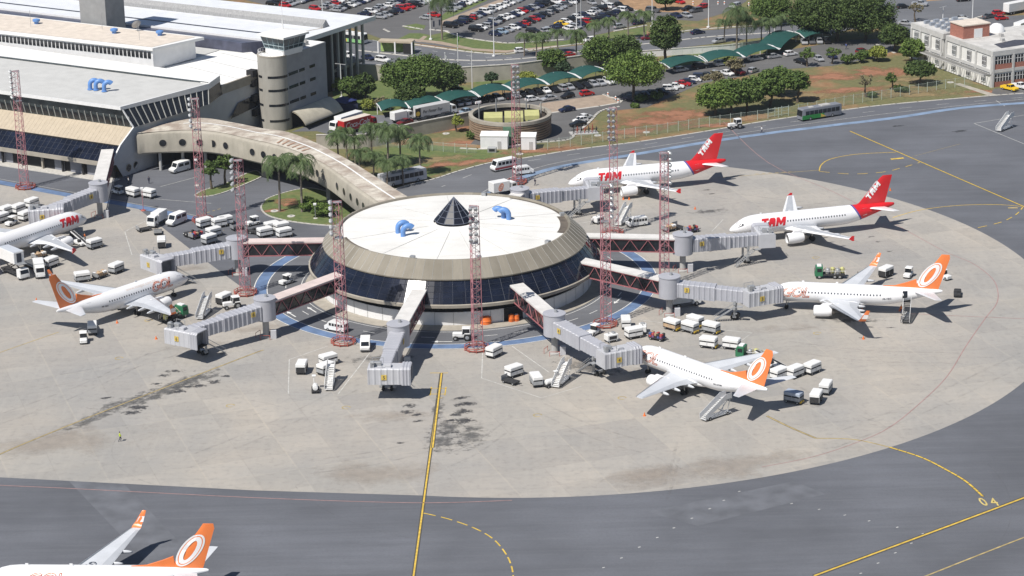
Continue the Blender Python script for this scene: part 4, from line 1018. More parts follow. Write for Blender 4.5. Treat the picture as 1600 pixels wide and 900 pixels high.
for j, t in enumerate((.05, .23, .41, .63, .77, .9)):
    for z_, hh in ((4.9, 2.9), (.6, 2.9)):
        x0 = BL * t + (.9 if j < 3 else .3)
        wn_ = obx(MB(), x0, x0 + 1.9, -.1, .06, z_ + .3, z_ + hh).build("window", M_GLASSK if (j + int(z_)) % 3 else M_GLASSG, OFF)
        k2 = MB()
        for q_ in range(4): obx(k2, x0 + q_ * .6, x0 + q_ * .6 + .1, .06, .12, z_ + .3, z_ + hh)
        for q_ in range(3): obx(k2, x0, x0 + 1.9, .06, .11, z_ + .3 + q_ * 1.2, z_ + .4 + q_ * 1.2)
        k2.build("window_frame", M_WMET, wn_)
k_ = obx(MB(), BL * .40, BL * .56, -9.5, -1.2, 9.7, 13.2); k_.build("brick_stair_tower", M_BRICK, OFF)
k_ = obx(MB(), BL * .395, BL * .565, -9.7, -1.0, 13.2, 13.5); k_.build("stair_tower_roof", M_SAND, OFF)
k_ = obx(MB(), BL * .398, BL * .40, -7.2, -4.6, 9.8, 12.2); k_.build("stair_tower_door", M_WPAINT, OFF)
k_ = MB()
for i in range(30):
    x = .5 + i * BL * .9 / 30; k_.box(x, 1.3, 3.5, .14, 2.4, .25)
k_.box(BL * .46, .3, 3.4, BL * .92, .2, .3); k_.box(BL * .46, 2.5, 3.4, BL * .92, .2, .3); k_.build("pergola", M_CG, OFF)
for i in range(5):
    for j in range(4): k_ = MB(); k_.box(BL * (.64 + .07 * i), -3 - j * 3, 9.95, .9, 1.6, .9); k_.build("cooling_unit", pm("blue_grey_unit", (.28, .31, .36), .6, .2, 1), OFF)
k_ = MB(); k_.lathe([(2.2, 9.7), (2.0, 10.9), (1.2, 11.8), (.01, 12.1)], 16, BL * .5, -14.5); k_.lathe([(1.7, 9.7), (1.6, 10.6), (.9, 11.3), (.01, 11.5)], 16, BL * .53, -11); k_.build("white_dome", M_WPAINT, OFF, smooth=60)
k_ = MB(); k_.sheet([(2, -4, 9.78), (7, -5, 9.78), (9, -13, 9.78), (6, -18, 9.78), (3, -14, 9.78)]); k_.build("roof_puddle", pm("tar_patch", (.06, .06, .075), .5, .2), OFF)
for i, (a, b_) in enumerate(((9, -9), (12, -18), (10, -25), (14, -12), (8, -30))):
    k_ = MB(); k_.box(a, b_, 9.76, 1.1, .9, .8); k_.build("cooling_unit", M_CG, OFF)
# ---------------------------------------------------------------- airliners
M_ACW = pm("aircraft_white", (.80, .80, .81), .28, .02, .3, spec=.5)
M_WING = pm("wing_grey", (.56, .58, .61), .4, .06, .5)
M_WINGD = pm("wing_panel_grey", (.42, .44, .47), .45, .08, .6)
M_ORANGE = pm("tail_orange", (.80, .215, .06), .35, .04, .5)
M_RED = pm("tail_red", (.62, .018, .025), .3, .05, .5)
M_TXTR = pm("red_lettering", (.6, .02, .03), .4, .03)
M_TXTO = pm("orange_lettering", (.74, .16, .03), .4, .03)
M_TXTW = pm("white_lettering", (.82, .82, .82), .4, .02)
M_FAINT = pm("faint_lettering", (.72, .62, .56), .5, .02)
M_METALB = pm("bare_metal", (.5, .5, .5), .3, .1, 2, metal=.8)
M_TYRE = pm("tyre_rubber", (.02, .02, .02), .9)
M_WIN = pm("cabin_glass", (.03, .035, .05), .15)
M_COCK = pm("cockpit_glass", (.012, .014, .02), .08)
def livery_red():
    mt = pm("white_and_red_livery", (.8, .8, .81), .28, .02); nt, N, L = nodes_of(mt); b = N["Principled BSDF"]
    v = N.new("ShaderNodeTexCoord").outputs["Object"]
    sx = N.new("ShaderNodeSeparateXYZ"); L.new(v, sx.inputs[0])
    m1 = N.new("ShaderNodeMath"); m1.operation = 'MULTIPLY_ADD'; L.new(sx.outputs["Z"], m1.inputs[0]); m1.inputs[1].default_value = -.62; L.new(sx.outputs["X"], m1.inputs[2])
    s1 = ramp(N, L, m1.outputs[0], -31.0, -31.02); s2 = ramp(N, L, m1.outputs[0], -31.45, -31.47)
    c = mixrgb(N, L, s1, (.8, .8, .81), (.1, .09, .3)); c = mixrgb(N, L, s2, c, (.62, .018, .025))
    L.new(c, b.inputs["Base Color"]); return mt
M_LIVR = livery_red()

def block_tam(h, cut):
    """heavy slanted block capitals T A M as a flat mesh"""
    k = h / 2.0; s = .22
    P = [[(.0, 2), (.0, 1.45), (.55, 1.45), (.55, 0), (1.15, 0), (1.15, 1.45), (1.7, 1.45), (1.7, 2)],
         [(1.75, 0), (1.85, 1.6), (2.15, 2), (3.1, 2), (3.4, 1.6), (3.4, 0), (2.8, 0), (2.8, .55), (2.4, .55), (2.35, 0)],
         [(3.6, 0), (3.6, 2), (4.3, 2), (4.75, 1.1), (5.2, 2), (5.9, 2), (5.9, 0), (5.3, 0), (5.3, .9), (4.95, .3), (4.55, .3), (4.2, .9), (4.2, 0)]]
    bm = bmesh.new()
    for poly in P:
        f = bm.faces.new([bm.verts.new(((x + y * s) * k, y * k, 0)) for x, y in poly]); f.normal_update()
        if f.normal.z < 0: f.normal_flip()
    bmesh.ops.triangulate(bm, faces=bm.faces[:])
    y = cut
    while y < h:
        bmesh.ops.bisect_plane(bm, geom=bm.verts[:] + bm.edges[:] + bm.faces[:], plane_co=(0, y, 0), plane_no=(0, 1, 0)); y += cut
    return bm

def body_sections(kind):
    if kind == 'a':      # 37.6 m
        return [(0, 3.0, .04, .04), (.25, 3.02, .42, .38), (.7, 3.1, .75, .7), (1.4, 3.22, 1.12, 1.05), (2.3, 3.42, 1.45, 1.42), (3.4, 3.62, 1.72, 1.75), (4.8, 3.74, 1.9, 1.98), (6.4, 3.78, 1.975, 2.07),
                (12, 3.78, 1.975, 2.07), (18, 3.78, 1.975, 2.07), (24.5, 3.78, 1.975, 2.07), (26.5, 3.85, 1.93, 2.0), (28.5, 4.02, 1.78, 1.82), (30.5, 4.28, 1.52, 1.55), (32.5, 4.58, 1.2, 1.22), (34.5, 4.88, .85, .88), (36.2, 5.1, .52, .58), (37.4, 5.22, .25, .32), (37.57, 5.24, .1, .14)]
    return [(0, 2.85, .04, .04), (.25, 2.88, .4, .36), (.7, 2.95, .72, .66), (1.4, 3.08, 1.05, 1.0), (2.2, 3.28, 1.34, 1.36), (3.2, 3.45, 1.6, 1.68), (4.4, 3.55, 1.78, 1.88), (6, 3.6, 1.88, 1.96),
            (11, 3.6, 1.88, 1.96), (16, 3.6, 1.88, 1.96), (20.5, 3.6, 1.88, 1.96), (22.5, 3.68, 1.83, 1.9), (24.5, 3.86, 1.68, 1.72), (26.5, 4.12, 1.42, 1.45), (28.5, 4.4, 1.1, 1.14), (30.3, 4.65, .78, .84), (32, 4.85, .46, .54), (33.3, 4.98, .22, .3), (33.6, 5.0, .12, .16)]
def sec_at(S, x):
    for i in range(len(S) - 1):
        if S[i][0] <= x <= S[i + 1][0]:
            t = (x - S[i][0]) / (S[i + 1][0] - S[i][0]); return tuple(S[i][k] + (S[i + 1][k] - S[i][k]) * t for k in range(4))
    return S[-1]
def body_pt(S, x, ang, off=.02):
    """ang measured from the horizontal on the port side, upward positive"""
    _, zc, ry, rz = sec_at(S, x); return Vector((-x, (ry + off) * math.cos(ang), zc + (rz + off) * math.sin(ang)))

def aerofoil(x0, chord, y, z, th, s):
    """one closed ring; x0 is the leading edge (negative aft)"""
    P = [(0, 0), (.06, .42), (.25, .62), (.55, .45), (1, .04), (1, -.04), (.55, -.28), (.25, -.38), (.06, -.3)]
    return [(x0 - chord * a, y * s, z + th * b) for a, b in P]
def vert_foil(x0, chord, z, th):
    P = [(0, 0), (.1, .6), (.35, 1), (.7, .6), (1, .08), (1, -.08), (.7, -.6), (.35, -1), (.1, -.6)]
    return [(x0 - chord * a, th * b / 2, z) for a, b in P]

def airliner(kind, label, loc, rz, winglets=True, group=None, txt=None, emblem=True, name_at=None, door_open=None, url=False, reg=None):
    A = kind == 'a'; S = body_sections(kind); Lg = S[-1][0]
    t = thing("airliner", label, "airliner", loc, rz, group)
    q = MB(); K = 32; rings = []
    fine = []
    for i in range(len(S) - 1):
        k_ = 1 if S[i + 1][0] - S[i][0] < 1 else 3
        for j in range(k_): fine.append(sec_at(S, S[i][0] + (S[i + 1][0] - S[i][0]) * j / k_))
    fine.append(S[-1])
    for x, zc, ry, rz_ in fine: rings.append([(-x, ry * math.cos(2 * PI * k / K), zc + rz_ * math.sin(2 * PI * k / K)) for k in range(K)])
    q.loft(rings)
    fus = q.build("fuselage", M_LIVR if A else M_ACW, t, smooth=60, fixn=True)
    # belly fairing
    wx, zc = (11.8, 2.35) if A else (10.6, 2.2)
    q = MB(); q.ball(-(wx + 4.2), 0, zc, 5.6, 2.0, 1.0, 16, 8); q.build("belly_fairing", M_ACW, t, smooth=180)
    # flight deck windows
    q = MB()
    for s in (1, -1):
        for x0, x1, a0, a1 in ((1.25, 1.85, 50, 84), (1.55, 2.15, 25, 48), (2.05, 2.65, 24, 42)) if A else ((1.15, 1.7, 48, 84), (1.4, 1.95, 26, 46), (1.85, 2.35, 25, 40)):
            a0, a1 = R(a0), R(a1)
            pts = [body_pt(S, x0, a0), body_pt(S, x1, a0), body_pt(S, x1 + .1, a1), body_pt(S, x0 + .25, a1)]
            for p in pts: p.y *= s
            q.add(pts, [(0, 1, 2, 3) if s < 0 else (3, 2, 1, 0)])
    q.build("cockpit_window", M_COCK, t)
    # cabin windows: one part each
    x = 5.6 if A else 5.2; end = 29.0 if A else 26.0; wm_ = None
    wins = []
    while x < end:
        for s in (1, -1):
            ang = R(14)
            if sec_at(S, x)[1] < S[8][1] + .25 and 6 <= x <= (26 if A else 22):
                wins.append((x, s))
        x += .62
    pm_ = None
    for s in (1, -1):
        base = None
        for (x, s_) in [w for w in wins if w[1] == s]:
            if base is None:
                key = ("win", kind, s)
                if key not in PROTO:
                    c_ = body_pt(S, 12, R(16)); q = MB()
                    P = [body_pt(S, 12 + dx, R(16) + da, .012) - Vector((-12, 0, 0)) for dx, da in ((-.12, -.085), (.12, -.085), (.12, .085), (-.12, .085))]
                    for p in P: p.y *= s
                    q.add(P, [(0, 1, 2, 3) if s < 0 else (3, 2, 1, 0)]); PROTO[key] = q.mesh("cabin_window", M_WIN)
                base = PROTO[key]
            o = bpy.data.objects.new("cabin_window", base); COL.objects.link(o); o.parent = fus; 
            _, zc_, ry_, rz2 = sec_at(S, x); _, zc0, ry0, rz0 = sec_at(S, 12)
            o.location = (-x, s * (ry_ - ry0) * .95, zc_ - zc0)
    # doors
    for x in ((4.3, 30.2) if A else (3.6, 26.6)):
        for s in (1, -1):
            q = MB(); a0, a1 = R(-14), R(38)
            P = [body_pt(S, x + dx, a, .015) for dx, a in ((-.45, a0), (.45, a0), (.45, a1), (-.45, a1))]
            for i in range(4):
                a, b_ = P[i].copy(), P[(i + 1) % 4].copy(); a.y *= s; b_.y *= s; q.tube(a, b_, .025, n=3)
            q.build("door_outline", M_WINGD, fus)
    if door_open:
        x, s = door_open; q = MB(); P = [body_pt(S, x + dx, a, .12) for dx, a in ((-.45, R(-14)), (.45, R(-14)), (.45, R(12)), (.45, R(38)), (-.45, R(38)), (-.45, R(12)))]
        for p in P: p.y *= s
        q.add(P, [tuple(range(6)) if s < 0 else tuple(range(5, -1, -1))]); q.build("open_doorway", M_COCK, fus)
    # wings
    if A: W = [(1.5, 11.6, 7.4, 2.55, .95), (2.2, 12.0, 6.9, 2.62, .9), (6.3, 14.3, 3.9, 3.0, .52), (16.6, 19.7, 1.55, 3.95, .2), (16.95, 19.95, 1.4, 3.98, .14)]
    else: W = [(1.4, 10.3, 7.9, 2.35, .95), (2.1, 10.7, 7.3, 2.45, .9), (5.4, 12.6, 5.2, 2.8, .6), (16.3, 18.3, 1.75, 3.95, .2), (16.9, 18.7, 1.5, 4.02, .14)]
    for s in (1, -1):
        q = MB(); rg = [aerofoil(-x0, c_, y_, z_, th, s) for y_, x0, c_, z_, th in W]; q.loft(rg)
        wg = q.build("wing", M_WING, t, smooth=40, fixn=True)
        q = MB()     # grey walkway panel of the upper skin and bright leading edge
        for a, b_ in zip(W, W[1:-1]):
            P = []
            for (y_, x0, c_, z_, th), f0 in ((a, .06), (b_, .06)): P.append((-x0 + .02, y_ * s, z_)); 
            pass
        le = MB(); le.loft([[(-x0 + .05, y_ * s, z_), (-x0 - .07 * c_, y_ * s, z_ + th * .46), (-x0 - .16 * c_, y_ * s, z_ + th * .56 + .02), (-x0 - .16 * c_, y_ * s, z_ + th * .5), (-x0 - .07 * c_, y_ * s, z_ - th * .34)] for y_, x0, c_, z_, th in W[1:]])
        le.build("leading_edge_slat", M_METALB if not A else M_ACW, wg, fixn=True)
        fl_ = MB()
        for a, b_ in zip(W[1:], W[2:-1]):
            fl_.add([(-a[1] - a[2] * .74, a[0] * s, a[3] + a[4] * .3 + .02), (-a[1] - a[2] * .98, a[0] * s, a[3] + a[4] * .06 + .02), (-b_[1] - b_[2] * .98, b_[0] * s, b_[3] + b_[4] * .06 + .02), (-b_[1] - b_[2] * .74, b_[0] * s, b_[3] + b_[4] * .3 + .02)], [(0, 1, 2, 3) if s < 0 else (3, 2, 1, 0)])
        fl_.build("flap", M_ACW if A else M_WINGD, wg)
        if A:
            pn = MB(); a, b_ = W[1], W[3]; m2 = W[2]
            pn.add([(-a[1] - a[2] * .2, a[0] * s, a[3] + a[4] * .6 + .03), (-a[1] - a[2] * .6, a[0] * s, a[3] + a[4] * .44 + .03), (-m2[1] - m2[2] * .68, m2[0] * s, m2[3] + m2[4] * .4 + .03), (-b_[1] - b_[2] * .68, b_[0] * s, b_[3] + b_[4] * .42 + .03), (-b_[1] - b_[2] * .2, b_[0] * s, b_[3] + b_[4] * .6 + .03), (-m2[1] - m2[2] * .2, m2[0] * s, m2[3] + m2[4] * .6 + .03)], [(0, 1, 2, 3, 4, 5) if s < 0 else (5, 4, 3, 2, 1, 0)])
            pn.build("wing_panel", M_WINGD, wg)
        for yf in (3.4, 7.0, 10.4):
            i = 1 if yf < W[2][0] else 2; a, b_ = W[i], W[i + 1]; tt = (yf - a[0]) / (b_[0] - a[0])
            te = -(a[1] + a[2] + (b_[1] + b_[2] - a[1] - a[2]) * tt); z_ = a[3] + (b_[3] - a[3]) * tt
            q = MB(); q.ball(te + .1, yf * s, z_ - .28, 1.55, .22, .3, 8, 6); q.build("flap_fairing", M_WING, wg, smooth=180)
        y_, x0, c_, z_, th = W[-1]
        if A:
            q = MB(); fp = ((.1, 0), (-.6, .62), (-1.1, .58), (-1.0, 0), (-1.1, -.48), (-.65, -.45)); q.add([(-x0 + a, (y_ + .02) * s, z_ + b) for a, b in fp] + [(-x0 + a, (y_ + .12) * s, z_ + b) for a, b in fp], [(0, 1, 2, 3, 4, 5), (11, 10, 9, 8, 7, 6)] + [(i, (i + 1) % 6, 6 + (i + 1) % 6, 6 + i) for i in range(6)]); q.build("wingtip_fence", M_RED, wg, fixn=True)
        elif winglets:
            sec = [(0, 0, 1.0, 0), (.42, .18, .92, .1), (.68, .75, .78, .55), (.88, 1.7, .58, 1.15), (1.02, 2.45, .4, 1.62)]
            q = MB(); q.loft([[(-x0 - dx - c_ * k_ * a, (y_ + dy + ((b_) * .12 if dz > .3 else 0)) * s, z_ + dz + (b_ * .14 if dz < .3 else b_ * .05)) for a, b_ in ((0, 0), (.3, .8), (1, .05), (1, -.05), (.3, -.6))] for dy, dz, k_, dx in sec])
            wl_ = q.build("winglet", M_ORANGE, wg, smooth=50, fixn=True)
            q = MB()
            for o_ in (.13, -.13):
                P = [(-x0 - .72, (y_ + .76 + o_ * 1.0) * s, z_ + .72), (-x0 - 1.75, (y_ + .74 + o_ * .8) * s, z_ + .72), (-x0 - 1.98, (y_ + .92 + o_ * .7) * s, z_ + 1.6), (-x0 - 1.2, (y_ + .92 + o_) * s, z_ + 1.6)]
                q.add(P, [(0, 1, 2, 3)])
            q.build("winglet_emblem", M_TXTW, wl_)
    # engines
    ex, ey, ez = (10.7, 5.75, 1.72) if A else (9.6, 4.85, 1.55)
    er, el = (1.12, 4.3) if A else (1.04, 4.0)
    for s in (1, -1):
        q = MB(); q.lathe([(er * .8, -ex - .5), (er * .86, -ex - .05), (er * .95, -ex), (er * 1.02, -ex - .3), (er * 1.05, -ex - 1.4), (er * .98, -ex - 2.8), (er * .72, -ex - el * .86), (er * .66, -ex - el * .86)], 24, ey * s, ez, axis='x')
        en = q.build("engine", M_ACW, t, smooth=50, fixn=True)
        q = MB(); q.lathe([(er * .81, -ex - .45), (.3, -ex - .5), (.01, -ex - .2)], 20, ey * s, ez, axis='x'); q.build("fan", M_DARK, en)
        q = MB(); q.lathe([(er * .96, -ex + .01), (er * .9, -ex + .03), (er * .84, -ex - .04)], 24, ey * s, ez, axis='x'); q.build("inlet_lip", M_METALB, en)
        q = MB(); q.lathe([(er * .66, -ex - el * .82), (er * .5, -ex - el), (.25, -ex - el - .5), (.02, -ex - el - .9)], 18, ey * s, ez, axis='x'); q.build("exhaust_cone", pm("hot_metal", (.16, .15, .14), .4, .2, 2, metal=.6), en)
        q = MB(); q.side([(-ex - 1.0, ez + er * .9), (-ex - 1.6, ez + er + .45), (-ex - 4.6, ez + er + .55), (-ex - 6.2, ez + er + .1), (-ex - 3.4, ez + er * .6)], ey * s - .18, ey * s + .18); q.build("pylon", M_ACW, en, fixn=True)
    # tail
    if A: F = [(28.0, 7.2, 5.4, .3), (29.4, 6.1, 6.2, .62), (34.0, 2.75, 11.2, .34), (34.7, 2.15, 11.75, .1)]
    else: F = [(27.7, 5.0, 5.0, .5), (28.7, 4.4, 6.2, .5), (32.7, 2.1, 11.6, .26), (33.2, 1.5, 12.35, .1)]
    q = MB(); q.loft([vert_foil(-x0, c_, z_, th) for x0, c_, z_, th in F]); fin = q.build("tail_fin", M_RED if A else M_ORANGE, t, smooth=40, fixn=True)
    if not A:
        q = MB(); q.side([(-20.8, 5.45), (-24.6, 5.75), (-27.0, 6.55), (-28.6, 7.2), (-28.9, 5.2)], -.16, .16); q.build("dorsal_fin", M_ORANGE, t, fixn=True)
    T = [(31.0, 4.0, .75, 5.0, .34), (31.4, 3.7, 1.2, 5.05, .32), (34.6, 1.5, 6.1, 5.5, .14)] if A else [(28.0, 4.0, .7, 4.85, .34), (28.4, 3.7, 1.1, 4.9, .3), (32.4, 1.35, 7.1, 5.5, .13)]
    for s in (1, -1):
        q = MB(); q.loft([aerofoil(-x0, c_, y_, z_, th, s) for x0, c_, y_, z_, th in T]); q.build("stabilizer", M_ACW if A else M_WING, t, smooth=40, fixn=True)
    # emblem on the fin, both sides
    def fin_pt(x, z, s, off):
        for i in range(len(F) - 1):
            if F[i][2] <= z <= F[i + 1][2] or i == len(F) - 2:
                tt = (z - F[i][2]) / (F[i + 1][2] - F[i][2]); th = F[i][3] + (F[i + 1][3] - F[i][3]) * tt; ch = F[i][1] + (F[i + 1][1] - F[i][1]) * tt; x0 = F[i][0] + (F[i + 1][0] - F[i][0]) * tt
                f = min(1, max(0, (x - x0) / ch)); pr = 1 if .1 < f < .5 else max(.15, 1 - (f - .5) * 1.7) if f >= .5 else .6
                return Vector((-x, s * (th / 2 * pr + off), z))
    for s in (1, -1):
        if A:
            bm = block_tam(1.75, .3); wf = max(v.co.x for v in bm.verts)
            fn = (lambda u, v: fin_pt(31.6 + .62 * u * .82 - .62 * v, 6.6 + .76 * u * .82 + .42 * v, 1, .03)) if s > 0 else (lambda u, v: fin_pt(31.6 + .62 * (wf - u) * .82 - .62 * v, 6.6 + .76 * (wf - u) * .82 + .42 * v, -1, .03))
            decal("fin_lettering", bm, fn, M_TXTW, fin)
        else:
            def ell(mb, a0, b0, a1, b1, sh, off, n_=36):
                V = []; 
                for i in range(n_):
                    an = 2 * PI * i / n_
                    for (a, b_) in ((a0, b0), (a1, b1)):
                        x = a * math.cos(an); z = b_ * math.sin(an); V.append(fin_pt(31.15 + x + z * .6, 8.2 + z, s, off))
                mb.add(V, [(2 * i, 2 * i + 1, 2 * ((i + 1) % n_) + 1, 2 * ((i + 1) % n_)) for i in range(n_)])
            q = MB(); ell(q, 1.65, 2.5, 1.38, 2.26, 0, .03); ell(q, 1.24, 2.12, .62, 1.5, 0, .03); q.build("fin_emblem", M_TXTW, fin, fixn=False)
            q = MB(); ell(q, 1.38, 2.26, 1.24, 2.12, 0, .028); q.build("fin_ring", M_ORANGE, fin)
            q = MB(); q.add([fin_pt(28.6 + x, 6.15 + z, s, .03) for x, z in ((.2, 0), (3.4, 0), (3.6, .35), (3.1, .9), (.9, .7))], [(0, 1, 2, 3, 4)])
    # airline name on both sides
    nm, x0, size = txt
    for s in (1, -1):
        if A: bm = block_tam(size, .22)
        else: bm = text_mesh(nm, size, .3, 0, .22, .88, outline=.06)
        wdt = max(v.co.x for v in bm.verts); z0 = R(-8 if A else -14)
        if not A:
            for v in bm.verts: v.co.z = 0
        if s > 0: fn = lambda u, v: body_pt(S, x0 + u, z0 + v / 2.02, .025)
        else:
            def fn(u, v):
                p = body_pt(S, x0 + wdt - u, z0 + v / 2.02, .025); p.y = -p.y; return p
        decal("airline_name", bm, fn, M_TXTR if A else M_TXTO, fus)
        if url:
            bm = text_mesh("www.voegol.com.br", .95, 0, .01, .22)
            wd2 = max(v.co.x for v in bm.verts); xa = 9.5
            if s > 0: f2 = lambda u, v: body_pt(S, xa + u, R(42) + v / 2.0, .02)
            else:
                def f2(u, v):
                    p = body_pt(S, xa + wd2 - u, R(42) + v / 2.0, .02); p.y = -p.y; return p
            decal("web_address", bm, f2, M_FAINT, fus)
        bm = text_mesh("PR-" + (reg or "GOT"), .5, 0, .01, .2); xr = Lg - 11.2; wd3 = max(v.co.x for v in bm.verts)
        if s > 0: f3 = lambda u, v: body_pt(S, xr + u, R(-12) + v / 2.0, .02)
        else:
            def f3(u, v):
                p = body_pt(S, xr + wd3 - u, R(-12) + v / 2.0, .02); p.y = -p.y; return p
        if not A: decal("registration", bm, f3, M_MULL, fus)
        else: bm.free()
    # landing gear
    def gear(x, y, zt, r_, w_, ax):
        q = MB(); q.tube((x, y, zt), (x, y, r_), .13, n=8); q.tube((x - .9, y, zt), (x, y, r_ + .5), .07, n=6); g_ = q.build("landing_gear", M_METALB, t)
        for dy in (-w_, w_):
            q = MB(); q.M = Matrix.Translation((x, y + dy, r_)) @ Matrix.Rotation(R(90), 4, 'X'); q.lathe([(r_ * .5, -.16), (r_ * .95, -.16), (r_, -.08), (r_, .08), (r_ * .95, .16), (r_ * .5, .16)], 16)
            q.lathe([(.01, -.12), (r_ * .5, -.14)], 12); q.lathe([(r_ * .5, .14), (.01, .12)], 12); q.build("wheel", M_TYRE, g_, smooth=40)
    gear(-4.6 if A else -3.9, 0, 2.2, .4, .28, 0)
    for s in (1, -1): gear(-17.3 if A else -16.2, 3.6 * s if A else 2.85 * s, 2.6, .56, .42, 0)
    q = MB()
    for x_ in (7, 13.5): 
        a = body_pt(S, x_, R(90), 0); q.prism([(a.x - .25, -.03), (a.x + .2, -.03), (a.x + .2, .03), (a.x - .25, .03)], a.z - .02, a.z + .35)
    q.build("aerial", M_ACW, fus)
    if reg == "GTO":
        q = flat_text("wing_registration", reg, 1.5, M_MULL, t, Matrix.Translation((-15.0, -6.6, 3.25)) @ Matrix.Rotation(R(4.5), 4, 'X') @ Matrix.Rotation(R(64), 4, 'Z'), 0, .01)
    return t

def by_nose(nose, tail): 
    a, b_ = G(*nose), G(*tail); h = heading(b_, a); return (a.x, a.y, 0), h
def by_tail(tail, h, L_=33.6):
    p = G(*tail); return (p.x + L_ * math.cos(h), p.y + L_ * math.sin(h), 0)
l, h = by_nose((888, 287.1, 3.0), (1132.9, 250.4, 5.2)); airliner('a', "white jet with red tail, parked farthest back near the blue road", l, h, group="red tailed jets", txt=("TAM", 6.3, 1.85))
l, h = by_nose((1139.6, 359.8, 3.0), (1392.5, 318.6, 5.2)); airliner('a', "white jet with red tail whose tail overhangs the dark taxiway at right", l, h, group="red tailed jets", txt=("TAM", 6.3, 1.85))
a, b_ = G(84, 359, 4.3), G(17, 382, 4.3); h = heading(b_, a); p = G(134.5, 341.5, 3.0); airliner('a', "white jet with red name, its tail cut off by the left edge", (p.x, p.y, 0), h, group="red tailed jets", txt=("TAM", 3.6, 1.9))
h = heading(G(1393, 444, 5.56), G(1225, 436.5, 5.56)); airliner('b', "white jet with orange tail and winglets, rear stairs at its open back door", by_tail((1472.5, 455, 5.0), h), h, group="orange tailed jets", txt=("GOL", 2.7, 2.9), door_open=(26.6, 1), reg="VBG")
h = heading(G(1146, 580, 5.56), G(1016, 534, 5.56)); airliner('b', "white jet with orange tail and no winglets, stairs truck under its rear", by_tail((1199, 609, 5.0), h), h, False, group="orange tailed jets", txt=("GOL", 2.4, 3.0), url=True, reg="GOM")
l, h = by_nose((293, 434.5, 2.85), (66, 494, 5.0)); airliner('b', "white jet with orange tail nosing towards the pier from the left", l, h, group="orange tailed jets", txt=("GOL", 5.6, 2.9), url=True, reg="GIH")
h = heading(G(29, 877, 5.56), G(236, 878.5, 5.56)) + PI; airliner('b', "white jet with orange tail cut off by the bottom edge", by_tail((326, 891, 5.0), h), h, group="orange tailed jets", txt=("GOL", 7.0, 3.0), url=True, reg="GTO")
# ---------------------------------------------------------------- passenger boarding bridges
M_BR = pm("bridge_grey_paint", (.39, .395, .43), .45, .06, .4)
M_BRL = pm("bridge_light_panel", (.46, .465, .49), .45, .06, .6)
M_PINK = pm("weathered_pink_roof", (.62, .52, .49), .7, .12, .35, detail=6)
M_TRUSS = pm("faded_red_steel", (.35, .125, .135), .6, .12, .8)
M_MAST = pm("faded_red_mast_paint", (.42, .18, .205), .65, .25, .25)
M_SIGN = pm("yellow_sign_plate", (.58, .42, .08), .5, .05, 1)
M_BELL = pm("canopy_bellows", (.16, .165, .18), .8, .2, 2)
def frame(p, d, z=0.0):
    """matrix with x along d"""
    d = Vector((d.x, d.y, 0)).normalized(); n_ = Vector((-d.y, d.x, 0))
    return Matrix(((d.x, n_.x, 0, p.x), (d.y, n_.y, 0, p.y), (0, 0, 1, z), (0, 0, 0, 1)))
